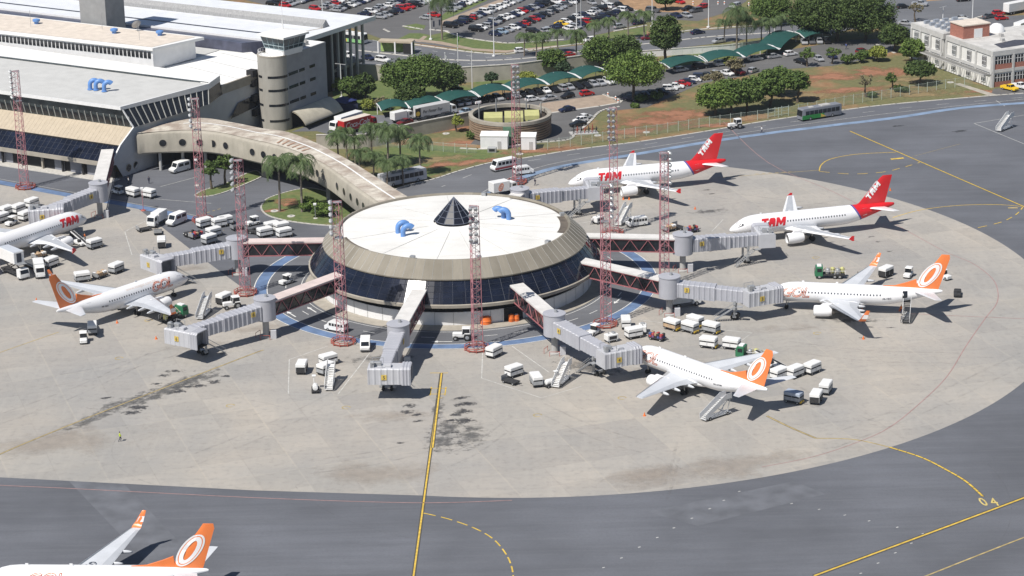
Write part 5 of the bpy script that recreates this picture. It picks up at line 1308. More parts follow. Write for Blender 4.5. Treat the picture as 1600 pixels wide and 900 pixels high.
def boarding_bridge(label, inner, drum, cab, face, num, walk=True, walkz=7.2, ribs=True, roofm=None):
    D = G(drum[0], drum[1], 7.9); I = G(inner[0], inner[1], walkz); Cc = G(cab[0], cab[1], 4.7); Fp = G(face[0], face[1], 4.7)
    t = thing("boarding_bridge", label, "boarding bridge", (D.x, D.y, 0), 0, "passenger boarding bridges")
    o = Vector((D.x, D.y, 0)); I = Vector((I.x, I.y, 0)) - o; Cc = Vector((Cc.x, Cc.y, 0)) - o; Fp = Vector((Fp.x, Fp.y, 0)) - o
    # fixed walkway with truss sides
    if walk:
        d = I.normalized(); Lw = I.length; M = frame(Vector(), I)
        q = MB(); q.M = M; q.box(Lw / 2 + .7, 0, walkz - .32, Lw - 1.6, 2.9, .32); q.build("walkway_roof", roofm or pm("walkway_roof_sheet", (.64, .625, .6), .65, .1, .5, detail=6), t)
        q = MB(); q.M = M; q.box(Lw / 2 + .7, 0, walkz - 2.9, Lw - 1.7, 2.3, 2.57); q.build("walkway_glazing", M_GLASSK, t)
        q = MB(); q.M = M
        for s in (1, -1):
            y_ = 1.32 * s; x0, x1 = 1.6, Lw - .2
            q.tube((x0, y_, walkz - 2.95), (x1, y_, walkz - 2.95), .12, n=4); q.tube((x0, y_, walkz - .42), (x1, y_, walkz - .42), .1, n=4)
            nb = max(3, round((x1 - x0) / 1.75)); 
            for i in range(nb):
                xa, xb = x0 + (x1 - x0) * i / nb, x0 + (x1 - x0) * (i + 1) / nb
                if i % 2: q.tube((xa, y_, walkz - .42), (xb, y_, walkz - 2.95), .075, n=4)
                else: q.tube((xa, y_, walkz - 2.95), (xb, y_, walkz - .42), .075, n=4)
        for i in range(int(Lw / 3)): q.tube((2 + i * 3, -1.32, walkz - 2.98), (2 + i * 3, 1.32, walkz - 2.98), .08, n=4)
        q.build("truss", M_TRUSS, t)
    q = MB(); q.lathe([(2.05, 3.7), (2.05, 7.75), (2.15, 7.78), (2.15, 7.92), (.6, 8.0), (.01, 8.0)], 28); q.lathe([(.01, 3.7), (2.05, 3.7)], 28); dr = q.build("rotunda_drum", M_BR, t, smooth=40)
    q = MB(); q.tube((.3, .2, 8), (.3, .2, 8.5), .3, n=8); q.build("roof_beacon", M_STEEL, dr)
    q = MB(); q.lathe([(.62, 0), (.62, 3.7)], 18); q.lathe([(1.1, 0), (1.1, .25), (.62, .25)], 18); q.build("column", M_CG, t, smooth=40)
    q = MB(); q.bbox(1.5, -.8, 0, 1.1, .8, 1.7, .06); q.build("control_cabinet", M_BRL, t)
    q = MB()
    for i in range(6):
        a = R(20 + 55 * i); q.tube((2.0 * math.cos(a), 2.0 * math.sin(a), 0), (2.0 * math.cos(a), 2.0 * math.sin(a), .95), .06, n=4)
        b_ = R(20 + 55 * (i + 1))
        if i % 2 == 0: q.tube((2.0 * math.cos(a), 2.0 * math.sin(a), .9), (2.0 * math.cos(b_), 2.0 * math.sin(b_), .9), .05, n=4)
    q.build("barrier", pm("red_barrier_paint", (.4, .1, .075), .6, .1), t)
    # telescopic tunnel: two corrugated sections
    fd = (Fp - Cc).normalized(); td = (Cc - fd * .6); Lt = td.length - .4; M = frame(Vector(), td); dz = -.9
    def section(x0, x1, w_, h_, zb, name):
        q = MB(); q.M = M; rings = []; x = x0; k_ = 0
        step = .34
        while x < x1:
            dw = .1 if ribs and k_ % 3 == 0 else 0
            z0 = zb + dz * x / Lt; hw = w_ / 2 + dw
            rings.append([(x, -hw, z0), (x, hw, z0), (x, hw, z0 + h_ - .12), (x, hw - .15, z0 + h_ + dw * .5), (x, -hw + .15, z0 + h_ + dw * .5), (x, -hw, z0 + h_ - .12)]); 
            rings.append([(x + step * .45, p[1], p[2]) for p in rings[-1]])
            x += step; k_ += 1
        q.loft(rings); return q.build(name, M_BR, t, fixn=True)
    mid = Lt * .55
    section(1.7, mid, 2.75, 2.75, 4.15, "tunnel")
    section(mid, Lt - 1.0, 2.3, 2.4, 4.3, "inner_tunnel")
    # hydraulic leg and bogie
    q = MB(); q.M = M; xb = Lt * .78; zb = 4.2 + dz * .78
    for s in (1, -1): q.box(xb, 1.25 * s, .7, .35, .35, zb - .3)
    q.box(xb, 0, zb - .35, .5, 3.0, .4); q.box(xb, 0, .55, .7, 2.9, .35); lg_ = q.build("lift_legs", M_STEEL, t)
    for s in (1, -1):
        for dx in (-.35, .35):
            q = MB(); q.M = M @ Matrix.Translation((xb + dx, .75 * s, .5)) @ Matrix.Rotation(R(90), 4, 'X'); q.lathe([(.01, -.2), (.4, -.2), (.5, -.12), (.5, .12), (.4, .2), (.01, .2)], 14); q.build("wheel", M_TYRE, lg_)
    # cab
    CM = frame(Cc, fd); z0 = 3.25; q = MB(); q.M = CM; rings = []; x = -3.2; k_ = 0
    while x < 2.75:
        hw = 1.62 + (.08 if k_ % 3 == 0 else 0); rings.append([(x, -hw, z0), (x, hw, z0), (x, hw, z0 + 2.75), (x, hw - .2, z0 + 2.95), (x, -hw + .2, z0 + 2.95), (x, -hw, z0 + 2.75)]); rings.append([(x + .18, p[1], p[2]) for p in rings[-1]]); x += .36; k_ += 1
    q.loft(rings); cb = q.build("cab", M_BRL, t, fixn=True)
    q = MB(); q.M = CM
    q.loft([[(2.75 + i * .28, yy * (1.72 + (.12 if i % 2 else 0)), zz) for yy, zz in ((-1, z0 - .1), (-1, z0 + 2.8), (-.8, z0 + 3.15 + (.1 if i % 2 else 0)), (.8, z0 + 3.15 + (.1 if i % 2 else 0)), (1, z0 + 2.8), (1, z0 - .1), (.9, z0 - .1), (.9, z0 + 2.7), (.72, z0 + 2.95), (-.72, z0 + 2.95), (-.9, z0 + 2.7), (-.9, z0 - .1))] for i in range(7)]); q.build("canopy", M_BR, cb, fixn=True)
    q = MB(); q.M = CM; q.box(2.9, 0, z0 + .02, .1, 3.1, 2.75); q.build("cab_opening", M_BELL, cb)
    q = MB(); q.M = CM; q.box(3.4, 0, z0 - .12, 1.6, 3.1, .14); q.build("bumper", M_TYRE, cb)
    for px, py, sx, sy, hh in ((-1.6, .3, 1.4, .9, .7), (.4, -.5, 1.1, 1.1, .5), (-2.4, -.7, .7, .7, 1.1)):
        q = MB(); q.M = CM; q.bbox(px, py, z0 + 2.95, sx, sy, hh, .05); q.build("roof_unit", M_BRL if hh < .6 else M_STEEL, cb)
    q = MB(); q.M = CM
    for s in (1, -1):
        q.tube((-2.6, 1.3 * s, z0 + 2.9), (-2.6, 1.3 * s, z0 + 4.0), .05, n=4); q.tube((-.6, 1.3 * s, z0 + 2.9), (-.6, 1.3 * s, z0 + 4.0), .05, n=4); q.tube((-2.6, 1.3 * s, z0 + 4), (-.6, 1.3 * s, z0 + 4), .05, n=4)
    q.build("railing", M_STEEL, cb)
    # service stair from the cab to the ground
    s = 1 if CM.to_3x3() @ Vector((0, 1, 0)) @ Vector((0, -1, 0)) > 0 else -1
    q = MB(); q.M = M; xs = Lt - 3.2; sy = 1.9 if (M.to_3x3() @ Vector((0, 1, 0))).y < 0 else -1.9
    for yy in (sy, sy + .9 * (1 if sy > 0 else -1)):
        q.tube((xs, yy, 3.2), (xs - 4.2, yy, .1), .09, n=4); q.tube((xs, yy, 4.1), (xs - 4.2, yy, 1.0), .05, n=4)
    yy = sy + .45 * (1 if sy > 0 else -1)
    for i in range(12): q.box(xs - 4.2 * i / 12, yy, 3.2 - 3.1 * i / 12, .3, .85, .05)
    q.box(xs + .6, yy, 3.15, 1.4, 1.0, .1); q.build("service_stair", M_STEEL, t)
    # number plates
    s = 1 if (M.to_3x3() @ Vector((0, 1, 0))).y < 0 else -1
    for MM, x, y_, z_, ss in ((M, 3.6, 1.52 * s, 5.2, .95), (CM, -.3, (1.74 if (CM.to_3x3() @ Vector((0, 1, 0))).y < 0 else -1.74), z0 + .9, .95)):
        s2 = 1 if y_ > 0 else -1
        q = MB(); q.M = MM; q.box(x, y_, z_, ss, .06, ss); sg_ = q.build("number_plate", M_SIGN, t)
        Mx = MM @ Matrix.Translation((x + ss * .22 * s2, y_ + .05 * s2, z_ + ss * .18)) @ Matrix(((-s2, 0, 0, 0), (0, 0, s2, 0), (0, 1, 0, 0), (0, 0, 0, 1)))
        flat_text("number", num, ss * .9, M_BLACK, sg_, Mx, 0, .02)
    return t
boarding_bridge("nearest boarding bridge, its cab facing the empty stand with the yellow line", (661, 442), (622, 505), (604, 584), (650, 584), "5")
boarding_bridge("boarding bridge docked to the orange tailed jet with the stairs truck", (797, 435), (866, 489), (963, 557), (1012, 548), "4")
boarding_bridge("boarding bridge docked to the orange tailed jet at the right edge stand", (902, 404), (1046, 431), (1186, 462), (1226, 455), "3")
boarding_bridge("boarding bridge docked to the red tailed jet beside the taxiway", (915, 367), (1067, 365), (1194, 370), (1178, 349), "2")
boarding_bridge("farthest boarding bridge, behind the round roof, docked to the back red tailed jet", (790, 318), (812, 294), (928, 297), (918, 277), "1")
boarding_bridge("left boarding bridge with pale pink roof reaching over the nose of the left jet", (507, 374), (369, 371), (244, 411), (268, 420), "7", roofm=M_PINK)
boarding_bridge("unused left boarding bridge with stained pink roof, cab facing empty concrete", (537, 425), (413, 465), (287, 525), (322, 532), "6", roofm=M_PINK)
boarding_bridge("boarding bridge rising from the main terminal to the far left red tailed jet", (168, 233), (153, 285), (68, 335), (98, 333), "8")

# ---------------------------------------------------------------- floodlight masts
def make_mast():
    t = thing("floodlight_mast", "x", "floodlight mast", (0, 0, 0), 0, "red lattice floodlight masts")
    Hm = 27.8; q = MB(); legs = []
    for i in range(3):
        a = R(100 + 120 * i); legs.append((1.25 * math.cos(a), 1.25 * math.sin(a)))
    nb = 19
    for i, (x, y_) in enumerate(legs): q.tube((x, y_, 0), (x * .82, y_ * .82, Hm), .08, .065, 6)
    for j in range(nb):
        z0, z1 = Hm * j / nb, Hm * (j + 1) / nb; k0, k1 = 1 - .18 * j / nb, 1 - .18 * (j + 1) / nb
        for i in range(3):
            a, b_ = legs[i], legs[(i + 1) % 3]
            q.tube((a[0] * k1, a[1] * k1, z1), (b_[0] * k1, b_[1] * k1, z1), .038, n=4, cap=False)
            if j % 2: a, b_ = b_, a
            q.tube((a[0] * k0, a[1] * k0, z0), (b_[0] * k1, b_[1] * k1, z1), .04, n=4, cap=False)
    q.build("lattice", M_MAST, t)
    q = MB(); q.tube((.35, .3, 0), (.3, .25, Hm), .06, n=4); q.build("cable_duct", M_STEEL, t)
    for z_ in (Hm - 7.0, Hm - .1):
        q = MB(); q.box(0, 0, z_, 1.5, 1.5, .06); q.build("platform", M_STEEL, t)
    q = MB()
    for s_ in (-.55, .55): q.tube((1.05, s_, Hm - 6.6), (1.05, s_, Hm + .3), .05, n=4)
    for j in range(6): q.tube((.5, 0, Hm - 6.2 + j * 1.2), (1.05, 0, Hm - 6.2 + j * 1.2), .045, n=4); q.tube((1.05, -.55, Hm - 6.2 + j * 1.2), (1.05, .55, Hm - 6.2 + j * 1.2), .045, n=4)
    q.build("lamp_frame", M_STEEL, t)
    for j in range(6):
        for s_ in (-.5, .5):
            q = MB(); q.M = Matrix.Translation((1.3, s_, Hm - 6.1 + j * 1.2)) @ Matrix.Rotation(R(40), 4, 'Y')
            q.lathe([(.12, -.32), (.32, -.1), (.38, .25), (.36, .28)], 10, axis='x'); q.lathe([(.36, .26), (.01, .24)], 10, axis='x'); q.build("floodlight", M_STEEL, t)
    q = MB(); q.lathe([(2.1, 0), (2.1, .3), (1.9, .3), (1.9, 0)], 20); q.build("footing", pm("red_footing_paint", (.34, .13, .11), .8, .2, 1), t)
    q = MB()
    for i in range(10):
        a, b_ = 2 * PI * i / 10, 2 * PI * (i + 1) / 10
        q.tube((2.3 * math.cos(a), 2.3 * math.sin(a), 0), (2.3 * math.cos(a), 2.3 * math.sin(a), .8), .1, n=4)
        for z_ in (.35, .75): q.tube((2.3 * math.cos(a), 2.3 * math.sin(a), z_), (2.3 * math.cos(b_), 2.3 * math.sin(b_), z_), .07, n=4)
    q.build("guard_rail", MATS["red_barrier_paint"], t)
    return t
PROTO["mast"] = freeze(make_mast())
for (u, v), lb in (((739, 322.5), "red lattice mast in front of the round roof, right of the near bridge"), ((527, 315), "red lattice mast in front of the left rim of the round building"),
                   ((24.5, 111), "red lattice mast at the far left before the beige band"), ((305, 154), "red lattice mast before the rounded end of the link bridge"),
                   ((372, 250), "red lattice mast beside the left bridge with the pale pink roof"), ((956, 169), "tallest looking red lattice mast, against the nose of the back jet"),
                   ((944, 290), "red lattice mast crossing the two right walkways, nearest the stairs"), ((1036, 239), "red lattice mast by the right drum, before the back jet's rear"),
                   ((804, 102), "red lattice mast before the slatted round enclosure")):
    p = G(u, v, 27.8); place("mast", (p.x, p.y, .02), R({527: 185, 24.5: 200, 305: 190, 372: 175, 944: 5, 1036: 10, 956: -100, 804: -80, 739: -90}[u]), lb, "red lattice floodlight masts")
# ---------------------------------------------------------------- vehicles and ground equipment
M_VW = pm("vehicle_white", (.74, .74, .73), .4, .04, 1)
M_CHAS = pm("chassis_black", (.03, .03, .032), .8, .2, 2)
M_CURT = pm("grey_side_curtain", (.33, .34, .35), .7, .15, 2)
M_YPT = pm("equipment_yellow", (.62, .42, .04), .6, .15, 2)
M_GREEN = pm("fuel_truck_green", (.03, .17, .08), .45, .1, 1)
M_VGLASS = pm("vehicle_glass", (.015, .018, .022), .08)
M_BAG = [pm("suitcase_" + n_, c_, .7, .1) for n_, c_ in (("red", (.4, .06, .06)), ("blue", (.06, .1, .25)), ("black", (.03, .03, .03)), ("tan", (.4, .28, .17)), ("purple", (.2, .08, .2)))]
M_CARD = pm("cardboard", (.45, .32, .2), .85, .15, 2)
M_BUMP = pm("bumper_grey", (.12, .12, .125), .6)
M_LAMP = pm("headlight_glass", (.75, .75, .72), .15)
M_TAILL = pm("tail_light_red", (.45, .02, .02), .25)
WH = {}
def wheel(par, x, y, r, w_=.22, name="wheel"):
    key = (round(r, 2), round(w_, 2))
    if key not in WH:
        q = MB(); q.M = Matrix.Rotation(R(90), 4, 'X'); q.lathe([(.01, -w_ / 2), (r * .8, -w_ / 2), (r, -w_ * .32), (r, w_ * .32), (r * .8, w_ / 2), (.01, w_ / 2)], 12)
        q.cur = 1; q.lathe([(r * .5, -w_ / 2 - .012), (.01, -w_ / 2 - .03)], 10); q.lathe([(.01, w_ / 2 + .03), (r * .5, w_ / 2 + .012)], 10)
        WH[key] = q.mesh("wheel", [M_TYRE, M_STEEL])
    o = bpy.data.objects.new(name, WH[key]); COL.objects.link(o); o.parent = par; o.location = (x, y, r); return o
def wheels(par, xs, y, r, w_=.22):
    for x in xs:
        for s in (1, -1): wheel(par, x, y * s, r, w_)
def new(key, name, cat): 
    t = thing(name, "x", cat); PROTO[key] = t; return t

def cart(key, side, top=M_VW, open_=False, bags=False, w_=1.75):
    t = new(key, "baggage_cart", "baggage cart")
    q = MB(); q.box(0, 0, .42, 3.1, w_, .14); q.box(2.0, 0, .4, 1.0, .12, .1); q.build("chassis", M_CHAS, t)
    wheels(t, (1.05, -1.05), w_ / 2 - .15, .3, .2)
    if not open_:
        q = MB(); q.bbox(0, 0, 1.5, 3.15, w_ + .08, .62, .12); q.build("roof", top, t)
        q = MB(); q.box(0, 0, .56, 2.95, w_ - .2, .95); q.build("interior", M_CHAS, t)
        q = MB(); q.box(0, 0, .58, 3.06, w_ - .02, .62); q.build("side_panel", side, t)
        for sx in (-1.5, 0, 1.5):
            for sy in (-1, 1): q = MB(); q.box(sx, sy * (w_ / 2 - .02), .5, .08, .08, 1.0); q.build("frame_post", M_STEEL, t)
        q = MB(); q.box(1.6, 0, .3, .2, w_ * .8, .3); q.build("end_guard", M_YPT, t)
    else:
        q = MB(); q.box(-1.5, 0, .56, .07, w_, .8); q.build("end_rack", M_STEEL, t)
        if bags:
            k_ = 0
            for i in range(5):
                for j in range(2):
                    for z_ in range(2 - (i % 2) * (j % 2)):
                        q = MB(); q.bbox(-1.2 + i * .58, (j - .5) * .8, .56 + z_ * .42, .5, .66, .4, .06, rnd.uniform(-.2, .2)); q.build("suitcase", M_BAG[k_ % 5] if bags == 1 else (M_CARD if k_ % 3 else M_VW), t); k_ += 1
    freeze(t)
cart("cart", M_VW); cart("cart_grey", M_CURT); cart("cart_dark", M_CHAS); cart("cart_tan", M_CARD); cart("cart_dim", M_CURT, pm("blue_grey_cover", (.35, .4, .48), .6)); cart("cart_open", None, open_=True); cart("cart_bags", None, open_=True, bags=1); cart("cart_boxes", None, open_=True, bags=2)

def tug(key, body, roof=True, s=1.0):
    t = new(key, "baggage_tug", "tug")
    q = MB(); q.bbox(.75, 0, .35, 1.5, 1.4, .65, .12); q.bbox(-.8, 0, .35, 1.6, 1.4, .5, .1); q.build("body", body, t)
    wheels(t, (1.0, -1.0), .62, .36, .26)
    if roof:
        q = MB(); q.bbox(-.45, 0, 1.85, 1.6, 1.4, .14, .06); q.build("roof", M_VW, t)
        for sx in (-1.15, .25):
            for sy in (-.6, .6): q = MB(); q.tube((sx, sy, .8), (sx + (-.12 if sx > 0 else 0), sy, 1.9), .05, n=4); q.build("roof_post", M_CHAS, t)
        q = MB(); q.side([(.3, .95), (.18, 1.82), (.14, 1.82), (.26, .95)], -.58, .58); q.build("windscreen", M_VGLASS, t, fixn=True)
    q = MB(); q.bbox(-.6, 0, .8, .5, .5, .5, .06); q.build("seat", M_CHAS, t)
    q = MB(); q.box(1.5, .45, .7, .06, .25, .16); q.box(1.5, -.45, .7, .06, .25, .16); q.build("headlights", M_LAMP, t)
    freeze(t)
tug("tug", M_VW); tug("tug_open", M_CHAS, False)

def tractor(key):
    t = new(key, "tractor", "tractor")
    q = MB(); q.bbox(1.05, 0, .75, 1.9, .85, .75, .12); q.build("bonnet", M_VW, t)
    q = MB(); q.bbox(-.65, 0, .8, 1.5, 1.3, .5, .08); q.build("rear_body", M_VW, t)
    q = MB(); q.side([(.15, 1.3), (.05, 2.35), (-1.25, 2.35), (-1.4, 1.3)], -.66, .66); q.build("cab_glass", M_VGLASS, t, fixn=True)
    q = MB(); q.bbox(-.6, 0, 2.34, 1.6, 1.5, .14, .06); q.build("cab_roof", M_VW, t)
    for x0, x1 in ((.17, .07), (-1.38, -1.27)):
        for s in (.68, -.68): q = MB(); q.tube((x0, s, 1.3), (x1, s, 2.36), .06, n=4); q.build("cab_post", M_VW, t)
    for s in (1, -1): wheel(t, -.8, .8 * s, .72, .42); wheel(t, 1.45, .68 * s, .45, .28)
    q = MB(); q.box(-.8, .8, 1.42, 1.0, .46, .08); q.box(-.8, -.8, 1.42, 1.0, .46, .08); q.build("mudguards", M_VW, t)
    freeze(t)
tractor("tractor")

def slab_body(mb, prof, w_, tumble=.1, zt=1.0):
    """side profile lofted across the width with rounded flanks"""
    def ring(y, k): 
        cx_ = sum(p[0] for p in prof) / len(prof); return [(cx_ + (p[0] - cx_) * k, y, p[1]) for p in prof]
    h = w_ / 2
    return mb.loft([ring(-h, .965), ring(-h + .08, 1), ring(h - .08, 1), ring(h, .965)])

def van(key, L_=4.6, W_=1.8, H_=2.0, snout=.5, paint=M_VW, band=None, name="minivan", cat="van", rows=5, wheelr=.34):
    t = new(key, name, cat); h = L_ / 2
    q = MB(); slab_body(q, [(h, .45), (h + .02, 1.0), (h - snout, H_ * .55), (h - snout - .45, H_ - .12), (h - snout - .7, H_), (-h + .2, H_), (-h, H_ - .2), (-h, .4), (h - .1, .32)], W_)
    q.build("body", paint, t, smooth=35, fixn=True)
    wheels(t, (h - .85, -h + .85), W_ / 2 - .1, wheelr, .22)
    q = MB(); x0, x1 = h - snout - .03, h - snout - .45
    q.add([(x0 + .02, -W_ * .42, H_ * .57), (x0 + .02, W_ * .42, H_ * .57), (x1 + .03, W_ * .4, H_ - .16), (x1 + .03, -W_ * .4, H_ - .16)], [(0, 1, 2, 3)]); q.build("windscreen", M_VGLASS, t)
    q = MB(); q.box(-h - .012, 0, H_ * .58, .02, W_ * .7, H_ * .28); q.build("rear_window", M_VGLASS, t)
    span = (x1 - .15) - (-h + .2); ww = span / rows
    for s in (1, -1):
        for i in range(rows):
            q = MB(); q.box(-h + .2 + ww * (i + .5), s * (W_ / 2 + .004), H_ * .58, ww * .78, .02, H_ * .27); q.build("side_window", M_VGLASS, t)
    q = MB(); q.box(h + .0, 0, .35, .12, W_ * .94, .22); q.box(-h, 0, .35, .12, W_ * .94, .22); q.build("bumpers", M_BUMP, t)
    for s in (1, -1):
        q = MB(); q.box(h + .02, s * W_ * .36, .72, .05, .26, .2); q.build("headlight", M_LAMP, t)
        q = MB(); q.box(-h - .01, s * W_ * .42, .75, .04, .16, .36); q.build("tail_light", M_TAILL, t)
    if band:
        q = MB(); q.box(0, 0, .55, L_ * .96, W_ + .03, .45); q.build("stripe", band, t)
    freeze(t)
van("kombi"); van("cargo_van", 5.2, 1.95, 2.45, .9, rows=2); van("minibus", 6.4, 2.1, 2.6, .35, band=pm("maroon_stripe", (.3, .04, .05), .5), name="minibus", cat="minibus", rows=5, wheelr=.4)

def box_truck(key, L_, boxm, cabm, H_=3.3, W_=2.4, frontm=None):
    t = new(key, "box_truck", "truck"); h = L_ / 2
    q = MB(); q.bbox(-1.0, 0, .95, L_ - 2.2, W_, H_ - .95, .06); q.build("cargo_box", boxm, t)
    q = MB(); slab_body(q, [(h, .55), (h + .02, 1.5), (h - .25, 2.45), (h - .5, 2.6), (h - 1.9, 2.6), (h - 1.9, .55)], W_ - .2); cb = q.build("cab", cabm, t, smooth=30, fixn=True)
    q = MB(); q.add([(h + .03, -W_ * .38, 1.55), (h + .03, W_ * .38, 1.55), (h - .2, W_ * .38, 2.4), (h - .2, -W_ * .38, 2.4)], [(0, 1, 2, 3)]); q.build("windscreen", M_VGLASS, cb)
    for s in (1, -1):
        q = MB(); q.box(h - .85, s * (W_ / 2 - .09), 1.55, 1.0, .03, .75); q.build("side_window", M_VGLASS, cb)
        q = MB(); q.box(h + .03, s * .8, .85, .05, .35, .22); q.build("headlight", M_LAMP, cb)
    q = MB(); q.box(-.2, 0, .6, L_ - .8, .9, .35); q.build("chassis", M_CHAS, t)
    wheels(t, (h - 1.1, -h + 1.2, -h + 2.4) if L_ > 7 else (h - 1.0, -h + 1.3), W_ / 2 - .18, .48, .3)
    return t
M_CRED = pm("truck_red", (.42, .02, .025), .4, .05)
freeze(box_truck("truck_white", 10.5, M_VW, M_VW, 3.5))
tr_ = box_truck("truck_red", 11.5, M_CRED, M_CRED, 3.5)
q = MB(); q.box(-1.0, 0, 3.5, 9.2, 2.36, .05); q.build("roof_sheet", M_SAND, tr_)
flat_text("lettering", "Coca-Cola", 2.1, M_TXTW, tr_, Matrix.Translation((-5.3, -1.23, 1.6)) @ Matrix(((1, 0, 0, 0), (0, 0, -1, 0), (0, 1, 0, 0), (0, 0, 0, 1))), .25, .0, .9)
flat_text("lettering", "Coca-Cola", 2.1, M_TXTW, tr_, Matrix.Translation((3.2, 1.23, 1.6)) @ Matrix(((-1, 0, 0, 0), (0, 0, 1, 0), (0, 1, 0, 0), (0, 0, 0, 1))), .25, .0, .9)
freeze(tr_)
tr_ = box_truck("truck_sign", 12.0, pm("silver_truck_box", (.5, .5, .5), .5, .05), M_VW, 3.6)
q = MB(); q.box(-6.9 + .9, -1.215, 1.1, 1.6, .03, 2.3); q.build("black_panel", M_CHAS, tr_)
q = MB(); q.lathe([(.55, -1.24), (.01, -1.24)], 12, 0, 0); q.M = Matrix()
q = MB(); q.M = Matrix.Translation((-6.0, -1.24, 2.0)) @ Matrix.Rotation(R(90), 4, 'X'); q.lathe([(.01, 0.004), (.62, 0.004)], 14); q.f = [tuple(reversed(f)) for f in q.f]; q.build("sun_emblem", M_SIGN, tr_)
flat_text("lettering", "Per Foner For", 1.15, M_CHAS, tr_, Matrix.Translation((-4.6, -1.23, 1.9)) @ Matrix(((1, 0, 0, 0), (0, 0, -1, 0), (0, 1, 0, 0), (0, 0, 0, 1))), .2, .01, .92)
freeze(tr_)
freeze(box_truck("truck_small", 6.2, M_VW, M_VW, 2.9, 2.1))
t = box_truck("truck_ring", 6.5, M_VW, M_VW, 3.2)
q = MB(); q.M = Matrix.Translation((-1.2, -1.215, 2.0)) @ Matrix.Rotation(R(90), 4, 'X') @ Matrix.Rotation(R(-25), 4, 'Z') @ Matrix.Diagonal((.62, 1, 1, 1))
q.lathe([(.95, 0.01), (.72, 0.01)], 24); q.lathe([(.5, 0.01), (.28, 0.01)], 20); q.build("ring_emblem", M_ORANGE, t); freeze(t)

def fuel_truck(key):
    t = new(key, "fuel_truck", "truck")
    q = MB(); slab_body(q, [(3.0, .6), (3.02, 1.5), (2.8, 2.4), (1.4, 2.5), (1.4, .6)], 2.2); cb = q.build("cab", M_GREEN, t, smooth=30, fixn=True)
    q = MB(); q.add([(3.05, -.95, 1.5), (3.05, .95, 1.5), (2.84, .9, 2.3), (2.84, -.9, 2.3)], [(0, 1, 2, 3)]); q.build("windscreen", M_VGLASS, cb)
    for s in (1, -1):
        q = MB(); q.box(2.1, s * 1.11, 1.5, .9, .03, .7); q.build("side_window", M_VGLASS, cb)
    q = MB(); q.bbox(2.1, 0, 2.5, .9, 1.4, .25, .06); q.build("roof_hatch", M_VW, cb)
    q = MB(); q.box(-.9, 0, .7, 4.4, 2.1, .25); q.build("deck", M_CHAS, t)
    for i in range(4):
        q = MB(); q.M = Matrix.Translation((-2.6 + i * 1.0, (-.4, .4, -.3, .3)[i], 0)); q.lathe([(.42, .95), (.48, 1.1), (.48, 1.9), (.3, 2.1), (.01, 2.15)], 12); q.build("filter_tank", M_STEEL if i % 2 else M_YG, t, smooth=40)
    q = MB()
    for i in range(5): q.path([(-3 + i * .9, .7, 1.0), (-2.8 + i * .9, .2, 2.3), (-2.4 + i * .9, -.7, 1.3)], .08, 5)
    q.build("hose", pm("beige_hose", (.45, .4, .28), .7, .2), t)
    q = MB(); q.M = Matrix.Translation((-1.0, -.85, 1.25)) @ Matrix.Rotation(R(90), 4, 'Y'); q.lathe([(.5, -.5), (.5, .5)], 12); q.lathe([(.01, -.5), (.5, -.5)], 12); q.lathe([(.5, .5), (.01, .5)], 12); q.build("hose_reel", M_CHAS, t)
    q = MB()
    for sy in (-1, 1): q.tube((-3.1, sy, 1.7), (.9, sy, 1.7), .05, n=4); q.tube((-3.1, sy, .9), (-3.1, sy, 1.7), .05, n=4); q.tube((-1, sy, .9), (-1, sy, 1.7), .05, n=4)
    q.build("railing", M_VW, t)
    wheels(t, (2.1, -2.0, -1.0), .95, .46, .28); freeze(t)
fuel_truck("fuel_truck")

def stairs(key, paint=M_STEEL, H_=2.9, truck=False):
    t = new(key, "boarding_stairs", "boarding stairs"); L_ = 4.6
    # steps rise towards +x; platform at the top
    q = MB(); n_ = 13
    for i in range(n_): q.box(-2.4 + L_ * i / n_, 0, .35 + (H_ - .4) * i / n_, .36, 1.3, .06)
    q.box(2.9, 0, H_ - .06, 1.5, 1.5, .1); q.build("steps", M_CHAS if truck else paint, t)
    for s in (1, -1):
        q = MB(); q.side([(-2.6, .3), (-2.6, 1.25), (2.2, H_ + 1.05), (3.6, H_ + 1.05), (3.6, H_ - .1), (2.2, H_ - .1)], s * .72 - .03, s * .72 + .03); q.build("side_panel", paint, t, fixn=True)
    q = MB()
    for s in (1, -1):
        q.tube((2.6, .6 * s, .4), (3.3, .6 * s, H_), .07, n=4); q.tube((.2, .6 * s, .4), (2.6, .6 * s, H_ - .2), .07, n=4); q.tube((2.6, .6 * s, .4), (.6, .6 * s, 1.7), .06, n=4)
    q.box(.8, 0, .3, 5.4, 1.3, .16); q.build("undercarriage", paint, t)
    wheels(t, (-1.4, 2.7), .65, .3, .2); freeze(t)
stairs("stairs", pm("pale_aluminium", (.58, .59, .6), .4, .08, 2)); stairs("stairs_white", M_VW); stairs("stairs_dark", M_VW, 2.8, True)

def beltloader(key):
    t = new(key, "belt_loader", "belt loader")
    q = MB(); q.bbox(0, 0, .4, 3.6, 1.6, .5, .1); q.build("body", M_VW, t); wheels(t, (1.2, -1.2), .68, .36, .24)
    q = MB(); q.M = Matrix.Translation((0, -.25, 1.3)) @ Matrix.Rotation(R(-16), 4, 'Y'); q.box(0, 0, 0, 6.8, .85, .22); q.build("belt_frame", M_VW, t)
    q = MB(); q.M = Matrix.Translation((0, -.25, 1.53)) @ Matrix.Rotation(R(-16), 4, 'Y'); q.box(0, 0, 0, 6.6, .6, .03); q.build("belt", M_CHAS, t)
    q = MB(); q.bbox(-.6, .5, .9, .7, .6, .6, .08); q.build("seat", M_CHAS, t); freeze(t)
beltloader("belt_loader")

